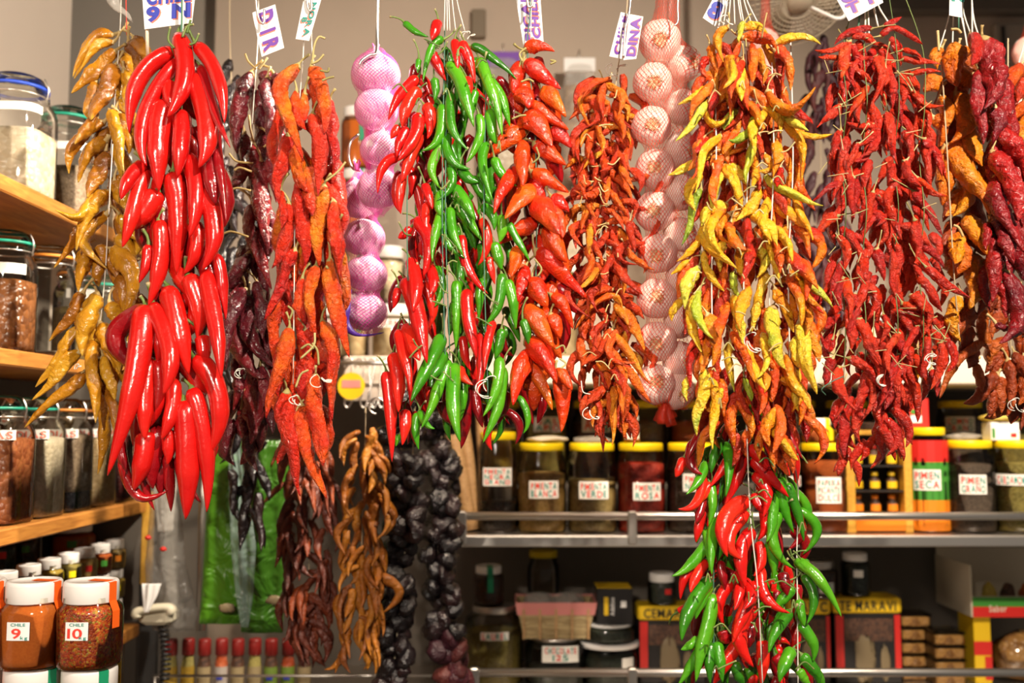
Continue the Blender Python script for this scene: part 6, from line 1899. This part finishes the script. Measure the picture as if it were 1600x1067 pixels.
# clear bags of nuts hung on the back wall
def nut_bag(label, px, y0, y1, w, Y, m, head):
    c = P(px, (y0 + y1) / 2, Y)
    hgt = px2m(y1 - y0, Y)
    t = thing('nut_bag', (c[0], Y, c[2] + hgt / 2), label, 'bag', 'clear bags on the back wall')
    wm = px2m(w, Y) / 2
    pr = [(0.004, -hgt), (wm * 0.8, -hgt * 0.985), (wm, -hgt * 0.90), (wm * 1.02, -hgt * 0.55), (wm * 0.9, -hgt * 0.22), (wm * 0.8, -hgt * 0.10), (wm * 0.85, 0.0)]
    V, Fc, _ = lathe(pr, 26, 2.4)
    V[:, 1] *= np.interp(V[:, 2], [-hgt, -hgt * 0.2, 0], [0.55, 0.35, 0.03])
    mk('film', V, [f for f in Fc if len(f) <= 4], M['film'], t)
    pr2 = [(0.0, -hgt * 0.985)] + [(a * 0.94, z) for a, z in pr[1:5]] + [(0.0, -hgt * 0.20)]
    V, Fc, _ = lathe(pr2, 26, 2.4)
    V[:, 1] *= np.interp(V[:, 2], [-hgt, -hgt * 0.2, 0], [0.55, 0.35, 0.03])
    mk('contents', V, Fc, M[m], t)
    bx('header', (-wm * 0.86, -0.004, -hgt * 0.10), (wm * 0.86, 0.004, 0.004), M[head], t, 0.001)
    V, Fc, uv = sweep([(0, 0.0, 0.0), (0, 0.004, 0.03), (0, YB - Y, 0.035)], 0.002, 6)
    mk('peg', V, Fc, M['steel_dull'], t)


nut_bag('clear bag of pale nuts with a violet header, between the green and fat peppers', 786, 78, 300, 62, 2.86, 'sugar', 'ink_violet')
nut_bag('clear bag of nuts hung on the back wall left of the thin orange peppers', 906, 88, 290, 58, 2.86, 'nuts', 'paper')
nut_bag('lower clear bag of pale sweets on the back wall, left of the thin orange peppers', 896, 300, 420, 60, 2.87, 'sugar', 'orange_print')

# ---- hooks on a small rail under the ledge at the left
zr_ = Z(567, 2.36)
t = thing('hook_rail', (X(530, 2.36), 2.36, zr_), 'short steel rail full of spare hooks under the lower pink garlic', 'rail')
L_ = X(648, 2.36) - X(530, 2.36)
V, Fc, uv = sweep([(0, 0, 0), (L_ / 2, 0, 0), (L_, 0, 0)], 0.006, 12)
mk('tube', V, Fc, M['steel'], t)
for x in (0.01, L_ - 0.01):
    V, Fc, uv = sweep([(x, 0, 0), (x, 0.06, 0)], 0.004, 8)
    mk('arm', V, Fc, M['steel_dull'], t)
for i, px in enumerate((545, 562, 570, 580, 590, 602)):
    c = P(px, 560, 2.36)
    s_ = 0.006 * ((i % 3) - 1)
    pts = [(-0.010, 0, -0.012), (-0.009, 0, 0.004), (0, 0, 0.0105), (0.009, 0, 0.002), (0.008 + s_, -0.004, -0.05), (0.004 + s_ * 2, -0.006, -0.092), (0.012 + s_ * 2, -0.006, -0.106), (0.022 + s_ * 2, -0.006, -0.092)]
    V, Fc, uv = sweep(smooth_path(pts, 40), 0.0020, 8)
    tag(mk('steel_hook', V, Fc, M['steel'], None, (c[0], 2.36, zr_)), 'spare steel hook on the short rail, %s from its left end' % ('first', 'second', 'third', 'fourth', 'fifth', 'last')[i] if i < 5 else 'spare steel hook on the short rail, the one nearest the green bunch', 'hook', 'spare hooks on the short rail')
c = P(612, 634, 2.0)
a = np.linspace(-0.6, 2 * PI - 1.6, 30)
V, Fc, uv = sweep(np.stack([0.016 * np.cos(a), a * 0, 0.016 * np.sin(a)], 1), 0.0018, 8)
tag(mk('steel_ring', V, Fc, M['steel'], None, (c[0] - 0.03, 2.0, c[2])), 'small open steel ring above the amber pepper string', 'ring')
c = P(549, 603, 2.345)
t = thing('round_tag', (c[0], 2.345, c[2]), 'round yellow and pink tag on the short hook rail', 'tag')
V, Fc, _ = lathe([(0, -0.001), (0.032, -0.001), (0.032, 0.001), (0, 0.001)], 32)
mk('disc', V[:, [0, 2, 1]], Fc, M['yellow_print'], t, None, None, False)
bx('panel', (-0.022, -0.0022, -0.004), (0.022, -0.0012, 0.014), M['pink_cloth'], t, 0)
V, Fc, uv = sweep([(0, 0.002, 0.028), (0, 0.01, 0.05), (0, 0.014, 0.058)], 0.001, 6)
mk('thread', V, Fc, M['twine'], t)

# ---- wooden sticks leaning at the left end of the steel shelf
for i, (p0, p1, w) in enumerate((((697, 640), (736, 826), 23), ((722, 650), (742, 830), 20), ((750, 640), (754, 832), 17))):
    a_, b_ = P(p0[0], p0[1], 2.48 + 0.02 * i), P(p1[0], p1[1], 2.44 + 0.02 * i)
    b_[2] = zA + 0.004
    o_ = b_.copy()
    V, Fc, uv = sweep(smooth_path([b_ - o_, (a_ + b_) / 2 - o_ + np.array((0.004, 0, 0)), a_ - o_], 14), px2m(w, 2.45) / 2, 10)
    tag(mk('wooden_stick', V, Fc, M['wood_stick'], None, o_), ('pale brown thick stick leaning out beyond the end of the steel shelf, leftmost of three', 'middle one of three pale brown sticks at the end of the steel shelf', 'upright pale brown stick next to the black pepper jar')[i], 'stick')

# ---- the shaded lower shelf
YK = 2.64
def kp(px, y, Y=YK): return P(px, y, Y)
def kjar(label, px, w, y0, h, content, fill, lid, **k):
    r = px2m(w, YK) / 2
    kk = dict(ex=2.2, glass='pet', sides=28)
    kk.update(k)
    return jar(label, (X(px, YK), kk.pop('Y', YK), y0), r, h, content, fill, lid, kk.pop('lidh', 0.018), **kk)


kjar('big dark jar of dried herb with a narrow label, left end of the lower shelf', 772, 88, zB, 0.195, 'herb', 0.72, 'steel', lab=(['LAUREL'], 0.05, 0.128, 0.072, 0.020, RT), lidr=0.055)
kjar('small jar with a white lid and green tape, standing on the big dark herb jar', 764, 46, zB + 0.195, 0.100, 'clove', 0.9, 'white', lidh=0.020, strip=('green_tape', 0.15, 0.45))
kjar('clear tub with a chocolate price label under the woven basket', 866, 92, zB, 0.118, 'tea_dark', 0.3, 'steel', ex=3.2, lab=(['CHOCOLATE', '125'], 0.12, 0.085, 0.088, 0.040, RT), lidh=0.010)
c = (X(866, YK), YK, zB + 0.118)
t = thing('basket', c, 'woven basket with a pink rim on the clear chocolate tub', 'basket')
wv_ = M['wicker'] = grains('wicker', [(0, (0.30, 0.21, 0.09)), (1, (0.52, 0.40, 0.20))], 60, 0.8, 0.7, (0.5, 0.5, 4.0))
def tray_shape(w0, w1, d0, d1, h, th_=0.004):
    o_ = [(-w0, -d0, 0), (w0, -d0, 0), (w0, d0, 0), (-w0, d0, 0), (-w1, -d1, h), (w1, -d1, h), (w1, d1, h), (-w1, d1, h)]
    i_ = [(-w1 + th_, -d1 + th_, h), (w1 - th_, -d1 + th_, h), (w1 - th_, d1 - th_, h), (-w1 + th_, d1 - th_, h), (-w0 + th_, -d0 + th_, th_), (w0 - th_, -d0 + th_, th_), (w0 - th_, d0 - th_, th_), (-w0 + th_, d0 - th_, th_)]
    V = o_ + i_
    Fc = [(3, 2, 1, 0)]
    for j_ in range(4):
        k_ = (j_ + 1) % 4
        Fc += [(j_, k_, 4 + k_, 4 + j_), (4 + j_, 4 + k_, 8 + k_, 8 + j_), (8 + j_, 8 + k_, 12 + k_, 12 + j_)]
    Fc.append((12, 13, 14, 15))
    return np.array(V, dtype=float), Fc
V, Fc = tray_shape(0.082, 0.100, 0.050, 0.062, 0.088)
mk('body', V, Fc, wv_, t, None, None, False)
mb = MB()
for k in range(5):
    x = -0.082 + 0.041 * k
    mb.add(*box(x - 0.003, x + 0.003, -0.063, -0.052, 0.0, 0.086, 0.001)[:2])
mb.build('stakes', M['wood_stick'], t, None, False)
V, Fc = tray_shape(0.098, 0.104, 0.060, 0.066, 0.032, 0.003)
mk('cloth_rim', V + np.array((0, 0, 0.060)), [f for f in Fc if f not in ((3, 2, 1, 0), (12, 13, 14, 15))], M['pink_cloth'], t, None, None, False)
for i, (dx, dz, m, lb) in enumerate(((-0.04, 0.075, 'film', 'clear packet with a yellow dot in the woven basket'), (0.035, 0.075, 'film', 'clear packet with an orange dot in the woven basket'))):
    o_ = blob('packet', lb, 'packet', (c[0] + dx, YK, c[2] + dz), (0.042, 0.035, 0.028), 'clove', 20 + i)
    bx('sticker', (-0.010, -0.0385, -0.004), (0.010, -0.0375, 0.010), M['yellow_tape' if i == 0 else 'orange_print'], o_, 0)
    V, Fc, _ = lathe([(0.0, -0.03), (0.036, -0.026), (0.046, 0), (0.036, 0.028), (0, 0.034)], 20)
    V[:, 1] *= 0.85
    mk('wrapper', V, Fc, M['film'], o_)
kjar('tall jar with a dull yellow lid in the dark behind the woven basket', 851, 52, zB, 0.315, 'tea_dark', 0.2, 'yellow', Y=2.79, lidh=0.018)
kjar('clear tub with a pale rim and white label, right of the chocolate tub', 948, 92, zB, 0.105, 'tea_dark', 0.7, 'white', lidh=0.012, lab=([' . '], 0.55, 0.052, 0.034, 0.044, ('ink_coral', 'ink_coral')), lidr=px2m(94, YK) / 2)
kjar('low dark tub on the clear tub with the pale rim, under the black box', 948, 84, zB + 0.105, 0.045, 'tea_dark', 0.9, 'white', lidh=0.006)
c = (X(955, YK), YK, zB + 0.150)
t = thing('box', c, 'black cardboard box with a yellow top edge, on the low dark tub', 'box')
bx('carton', (-0.046, -0.04, 0), (0.046, 0.05, 0.092), M['black_print'], t, 0.002)
bx('top_panel', (-0.045, -0.039, 0.092), (0.045, 0.049, 0.093), M['yellow_print'], t, 0)
bx('panel', (-0.027, -0.0412, 0.024), (-0.016, -0.0402, 0.070), M['yellow_print'], t, 0)
bx('panel', (0.016, -0.0412, 0.044), (0.030, -0.0402, 0.060), M['paper'], t, 0)
mt = flat_text(['Adultos'], 0.05, 0.014, 0.05, 1)
T = np.concatenate(mt.V)
mk('lettering', np.stack([-T[:, 2] - 0.006, T[:, 1] - 0.0406, T[:, 0] + 0.046], 1), mt.F, M['paper'], t, None, None, False)


def tin(label, px, w, y_top, h, band_text, Y=YK, dx=0.0):
    hw = px2m(w, Y) / 2
    t = thing('tin_box', (X(px, Y), Y, zB), label, 'tin', 'printed tin boxes on the lower shelf')
    hh = Z(y_top, Y) - zB
    bx('body', (-hw, -0.035, 0), (hw, 0.05, hh * 0.82), M['black_print'], t, 0.004)
    bx('lid', (-hw * 1.03, -0.037, hh * 0.82), (hw * 1.03, 0.052, hh), M['yellow_print'], t, 0.004)
    bx('side_print', (-hw * 0.98, -0.0362, hh * 0.1), (-hw * 0.74, -0.0352, hh * 0.80), M['red_print'], t, 0)
    bx('side_print', (hw * 0.80, -0.0362, hh * 0.1), (hw * 0.98, -0.0352, hh * 0.80), M['red_print'], t, 0)
    blob('printed_figure', None, None, (-hw * 0.1, -0.036, hh * 0.30), (hw * 0.30, 0.0012, hh * 0.26), 'print_tan', int(px), None, 0.5, (10, 16), t)
    blob('printed_figure', None, None, (hw * 0.48, -0.036, hh * 0.24), (hw * 0.15, 0.0012, hh * 0.18), 'print_tan', int(px) + 1, None, 0.5, (10, 16), t)
    bx('print_panel', (-hw * 0.7, -0.0361, hh * 0.50), (hw * 0.75, -0.0352, hh * 0.76), M['clove'], t, 0)
    mt = flat_text([band_text], hw * 1.9, hh * 0.15, 0.05, 1)
    T = np.concatenate(mt.V)
    mk('lettering', np.stack([T[:, 0], T[:, 1] - 0.0378, T[:, 2] + hh * 0.91], 1), mt.F, M['ink_black'], t, None, None, False)
    return hh


h1 = tin('printed tin box with a yellow lid band, left of the lowest pepper bunch', 1042, 100, 943, 0, 'CEMARAVI')
h2 = tin('black printed tin box with a yellow lid band, right of the lowest pepper bunch', 1338, 100, 930, 0, 'TE MARAVI')
h3 = tin('printed tin box with a yellow lid band, half hidden behind the right green peppers', 1250, 62, 932, 0, 'MAR C')
kjar('small black jar with a white lid on the left printed tin box', 1030, 44, zB + h1, 0.080, 'tea_dark', 0.95, 'white', lidh=0.022, strip=None, sticker=('red_print', 0.3, 0.036, 0.016, 0.014))
kjar('dark jar with a grey lid on the right printed tin box', 1328, 42, zB + h2, 0.110, 'tea_dark', 0.9, 'white', lidh=0.020, sticker=('label_paper', -0.1, 0.06, 0.024, 0.018))
kjar('wide brown jar on the half hidden printed tin box', 1268, 62, zB + h3, 0.095, 'clove', 0.9, 'steel', lidh=0.02, lab=(['TE'], 0.2, 0.03, 0.04, 0.026, RT))
n_ = 0
for px, cnt, Y in ((1410, 5, 2.68), (1460, 4, 2.62)):
    for k in range(cnt):
        t = thing('nut_tub', (X(px, Y), Y, zB + 0.034 * k), 'small clear tub of nuts, %s of the %s stack beside the carton' % (('bottom', 'second', 'third', 'fourth', 'top')[k] if k < cnt - 1 else 'top', 'left' if px < 1430 else 'right'), 'tub', 'stacked clear tubs of nuts')
        hw = px2m(46, Y) / 2
        bx('tub', (-hw, -0.04, 0), (hw, 0.04, 0.028), M['pet'], t, 0.004)
        bx('lid', (-hw * 1.05, -0.042, 0.028), (hw * 1.05, 0.042, 0.034), M['pet'], t, 0.002)
        bx('contents', (-hw * 0.95, -0.038, 0.001), (hw * 0.95, 0.038, 0.026), M['nuts'], t, 0.004)
# tall box that carries the open carton
t = thing('box', (X(1512, YK), YK, zB), 'narrow yellow and red upright box that carries the open carton', 'box')
hc = Z(958, YK) - zB
bx('carton', (-0.022, -0.03, 0), (0.022, 0.06, hc), M['yellow_print'], t, 0.002)
bx('panel', (-0.0225, -0.0312, hc * 0.42), (0.0225, -0.0302, hc * 0.62), M['red_print'], t, 0)
bx('panel', (0.004, -0.0313, 0.01), (0.0225, -0.0302, hc * 0.40), M['red_print'], t, 0)
t = thing('open_carton', (X(1548, YK), YK, zB + hc), 'open white carton with a green and red front, on the right of the lower shelf', 'carton')
wv2 = px2m(100, YK)
bx('base', (-wv2 * 0.55, -0.05, 0), (wv2, 0.16, 0.004), M['cream_board'], t, 0)
bx('front', (-wv2 * 0.55, -0.052, 0), (wv2, -0.049, 0.052), M['cream_board'], t, 0)
bx('side', (-wv2 * 0.57, -0.05, 0), (-wv2 * 0.55, 0.16, 0.13), M['cream_board'], t, 0)
bx('back', (-wv2 * 0.55, 0.157, 0), (wv2, 0.16, 0.15), M['cream_board'], t, 0)
bx('printed_band', (-wv2 * 0.55, -0.0535, 0.026), (wv2, -0.0522, 0.050), M['green_print'], t, 0)
bx('printed_band', (-wv2 * 0.55, -0.0535, 0.0), (wv2, -0.0522, 0.026), M['red_print'], t, 0)
mt = flat_text(['Sabor'], 0.05, 0.022, 0.05, 1)
T = np.concatenate(mt.V)
mk('lettering', np.stack([T[:, 0] - 0.03, T[:, 1] - 0.0538, T[:, 2] + 0.022], 1), mt.F, M['cream_board'], t, None, None, False)
for i in range(3):
    blob('packet', 'yellow and red packet inside the open carton, %s of three' % ('left one', 'middle one', 'right one')[i], 'packet', (X(1520, YK) + 0.05 * i + 0.03, YK + 0.02, zB + hc + 0.040), (0.018, 0.02, 0.034), ('mustard', 'clove', 'rust_powder')[i], 30 + i, 'packets in the open carton')
o_ = blob('nut_bag', 'shiny clear bag of nuts lying under the open carton at the right edge', 'bag', (X(1580, YK), YK, zB + 0.062), (0.080, 0.05, 0.060), 'nuts', 40, None, 0.15)
blob('film', None, None, (0, 0, 0.002), (0.083, 0.053, 0.0625), 'pet', 40, None, 0.15, (14, 20), o_)

# ---- low shelf of red-capped bottles at the lower left
YQ = 2.46
zQ = Z(1092, YQ)
t = thing('steel_shelf', (X(268, YQ), YQ - 0.06, zQ), 'low steel shelf with a thin rail under the green bags', 'shelf')
wq = X(712, YQ) - X(268, YQ)
bx('plate', (0, 0, -0.006), (wq, 0.40, 0), M['steel_dull'], t, 0.001)
V, Fc, uv = sweep([(0, -0.01, Z(1056, YQ - 0.07) - zQ), (wq / 2, -0.01, Z(1056, YQ - 0.07) - zQ), (wq, -0.01, Z(1056, YQ - 0.07) - zQ)], 0.0035, 8)
mk('rail', V, Fc, M['steel_dull'], t)
for x in (0.004, wq - 0.004):
    V, Fc, uv = sweep([(x, -0.01, -0.004), (x, -0.01, Z(1056, YQ - 0.07) - zQ)], 0.0035, 8)
    mk('rail_post', V, Fc, M['steel_dull'], t)
M['cap_shaded'] = plain('shaded_red_cap', (0.20, 0.012, 0.010), 0.4)  # bottle caps and labels: the dim corner's shade is put into their colours
M['label_yellow'] = plain('shaded_yellow_label', (0.36, 0.22, 0.02), 0.6)
M['label_cream'] = plain('shaded_cream_label', (0.30, 0.23, 0.12), 0.6)
M['label_white'] = plain('shaded_white_label', (0.40, 0.35, 0.31), 0.6)
M['label_green'] = plain('shaded_green_label', (0.14, 0.22, 0.03), 0.6)
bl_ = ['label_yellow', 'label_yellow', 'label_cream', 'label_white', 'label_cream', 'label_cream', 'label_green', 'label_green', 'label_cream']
for i in range(9):
    px = 279 + 25.5 * i
    t = thing('sauce_bottle', (X(px, YQ), YQ + 0.004 * (i % 2), zQ), 'red-capped sauce bottle with a %s label on the low shelf, %s from the left' % (bl_[i].split('_')[1], ('first', 'second', 'third', 'fourth', 'fifth', 'sixth', 'seventh', 'eighth', 'ninth')[i]), 'bottle', 'red-capped bottles on the low shelf')
    V, Fc, _ = lathe([(0.0145, 0), (0.0165, 0.003), (0.0165, 0.072), (0.015, 0.084), (0.012, 0.100), (0.0115, 0.105)], 20)
    mk('body', V, Fc, M[('herb', 'herb', 'clove', 'rust', 'clove', 'herb', 'clove', 'rust', 'clove')[i]], t)
    V, Fc, _ = lathe([(0.0145, 0.104), (0.0155, 0.105), (0.0150, 0.138), (0.0130, 0.142), (0, 0.142)], 20)
    mk('cap', V, Fc, M['cap_shaded'], t)
    p = patch(t, 'label', lambda a: 0.0165, -1.3, 1.3, 0.030, 0.078, M[bl_[i]], 0.0006)
    if i in (3, 6, 7):
        patch(p, 'emblem', lambda a: 0.0165, -0.45, 0.45, 0.048, 0.060, M['ink_blue'], 0.0012)

# ---- green carrier bags, clear bags, phone at the lower left
def sheet(name, label, cat, outline, Y, thick, mat, folds, seed, parts=None, kind=None, group=None):
    """a hanging bag: front and back skins with soft folds, closed at the sides; outline of (y, left, right)"""
    r = np.random.RandomState(seed)
    ys = np.linspace(outline[0][0], outline[-1][0], 26)
    l = np.interp(ys, [q[0] for q in outline], [q[1] for q in outline])
    rt = np.interp(ys, [q[0] for q in outline], [q[2] for q in outline])
    n = 26
    ph = r.uniform(0, 6, 4)
    V = []
    o_ = P((l[0] + rt[0]) / 2, ys[0], Y)
    for sgn in (-1, 1):
        for i, y in enumerate(ys):
            for j_ in range(n):
                u = j_ / (n - 1)
                p = P(l[i] + (rt[i] - l[i]) * u, y, Y)
                f = thick * math.sin(PI * u) ** 0.5 * math.sin(PI * (0.12 + 0.84 * i / 25)) ** 0.5
                w = folds * (math.sin(9 * u + ph[0] + 0.06 * i) + 0.6 * math.sin(17 * u + ph[1] - 0.1 * i)) * (0.4 + 0.6 * (1 - i / 25))
                p[1] += sgn * f + w
                V.append(p - o_)
    N = 26 * n
    Fc = []
    for i in range(25):
        for j_ in range(n - 1):
            a_ = i * n + j_
            Fc.append((a_, a_ + n, a_ + n + 1, a_ + 1))
            Fc.append((N + a_, N + a_ + 1, N + a_ + n + 1, N + a_ + n))
        Fc.append((i * n, N + i * n, N + i * n + n, i * n + n))
        Fc.append((i * n + n - 1, i * n + 2 * n - 1, N + i * n + 2 * n - 1, N + i * n + n - 1))
    for j_ in range(n - 1):
        Fc.append((25 * n + j_, N + 25 * n + j_, N + 25 * n + j_ + 1, 25 * n + j_ + 1))
        Fc.append((j_, j_ + 1, N + j_ + 1, N + j_))
    return tag(mk(name, V, Fc, M[mat], None, o_), label, cat, group)


cab = thing('side_cabinet', (X(224, 2.5), 2.5, 0.0), 'dark grey upright cabinet beside the end of the wooden shelves', 'cabinet')
bx('body', (0, 0, 0), (X(264, 2.5) - X(224, 2.5), 0.38, Z(700, 2.5)), M['wall_dark'], cab, 0.004)
bx('door', (0.008, -0.008, 0.05), (X(264, 2.5) - X(224, 2.5) - 0.008, 0.0, Z(706, 2.5)), M['dark_metal'], cab, 0.003)
V, Fc, uv = sweep([P(318, 690, 2.40), P(317, 800, 2.40), P(313, 985, 2.40)], 0.010, 12)
o_ = V[0].copy()
tag(mk('steel_pole', V - o_, Fc, M['steel_dull'], None, o_), 'grey steel pole between the dark cabinet and the green bags', 'pole')
t = thing('bag_rail', P(300, 692, 2.22), 'thin steel rail behind the burgundy peppers that carries the green bags', 'rail')
o_ = P(300, 692, 2.22)
V, Fc, uv = sweep([P(300, 692, 2.22) - o_, P(380, 692, 2.22) - o_, P(462, 692, 2.22) - o_], 0.005, 10)
mk('tube', V, Fc, M['steel_dull'], t)
for x in (330, 458):
    c = P(x, 692, 2.22) - o_
    V, Fc, uv = sweep([c, c + np.array((0, 0.3, 0)), c + np.array((0, 2.88 - 2.22, 0))], 0.004, 8)
    mk('arm', V, Fc, M['steel_dull'], t)
gb = sheet('carrier_bag', 'bright green carrier bag hanging behind the blackish peppers, left one of two', 'bag', [(688, 334, 398), (760, 325, 400), (880, 318, 392), (974, 312, 378)], 2.24, 0.02, 'bag_green', 0.004, 3)
g2 = sheet('carrier_bag', 'darker green carrier bag with a pale sheen beside the dark red brown peppers', 'bag', [(688, 374, 450), (760, 370, 450), (900, 372, 445), (988, 376, 442)], 2.19, 0.02, 'bag_green_dark', 0.006, 4)
s_ = sheet('sheen_strip', 'pale bluish sheen over the green bags, made as a strip of film', 'film', [(690, 356, 376), (850, 360, 400), (930, 368, 396), (980, 376, 388)], 2.14, 0.004, 'bag_sheen', 0.003, 5)  # the bags' sheen built as a separate pale strip
for nm, par, x, y in (('emblem', gb, 354, 950), ('emblem', g2, 430, 938)):
    o2 = np.array(par.location)
    c = P(x, y, 2.205 if par is gb else 2.155) - o2
    blob('emblem', None, None, c, (0.018, 0.002, 0.009), 'print_tan', int(x), None, 0.5, (8, 14), par)
sheet('clear_bag', 'clear film bag hanging right of the yellow wooden end panel, with red knots', 'bag', [(740, 236, 272), (800, 234, 282), (880, 226, 290), (960, 230, 312), (985, 240, 300)], 2.30, 0.035, 'film_grey', 0.008, 6)
sheet('clear_bag', 'pale crumpled film bag under the long fresh red peppers', 'bag', [(700, 244, 262), (760, 240, 276), (830, 246, 270)], 2.24, 0.015, 'film', 0.006, 8)
sheet('paper_sheet', 'white folded paper hanging beside the small jar stack', 'paper', [(912, 222, 252), (930, 222, 246), (957, 224, 232)], 2.22, 0.003, 'paper', 0.002, 7)
for x, y, k in ((231, 840, 0), (255, 858, 1)):
    c = P(x, y, 2.22)
    blob('knot', 'red twisted knot on the clear film bag, %s one' % ('upper', 'lower')[k], 'knot', c, (0.007, 0.006, 0.005), 'red_plastic', k)
ph_ = P(246, 962, 2.26)
t = thing('telephone', ph_, 'beige telephone with its handset, below the white folded paper', 'telephone')
V, Fc, _ = box(-0.036, 0.036, -0.02, 0.05, -0.018, 0.012, 0.008)
mk('base', V, Fc, M['phone_plastic'], t, None, None, False)
V, Fc, uv = sweep(smooth_path([(-0.034, -0.03, 0.004), (-0.03, -0.034, 0.016), (0.0, -0.03, 0.022), (0.03, -0.02, 0.022), (0.040, -0.016, 0.008)], 20), np.interp(np.linspace(0, 1, 20), [0, 0.12, 0.3, 0.7, 0.88, 1], [0.010, 0.013, 0.009, 0.009, 0.013, 0.010]), 12)
mk('handset', V, Fc, M['phone_plastic'], t)
a = np.linspace(0, 2 * PI * 16, 260)
V, Fc, uv = sweep(np.stack([0.012 + 0.009 * np.cos(a) + 0.01 * np.sin(a / 30), 0.009 * np.sin(a), -0.02 - 0.17 * a / a[-1]], 1), 0.0028, 6)
mk('coiled_cord', V, Fc, M['black_plastic'], t)
V, Fc, uv = sweep([(0, 0.05, 0), (0, 0.10, 0), (0, 0.232, 0)], 0.006, 8)
mk('wall_bracket', V, Fc, M['dark_metal'], t)
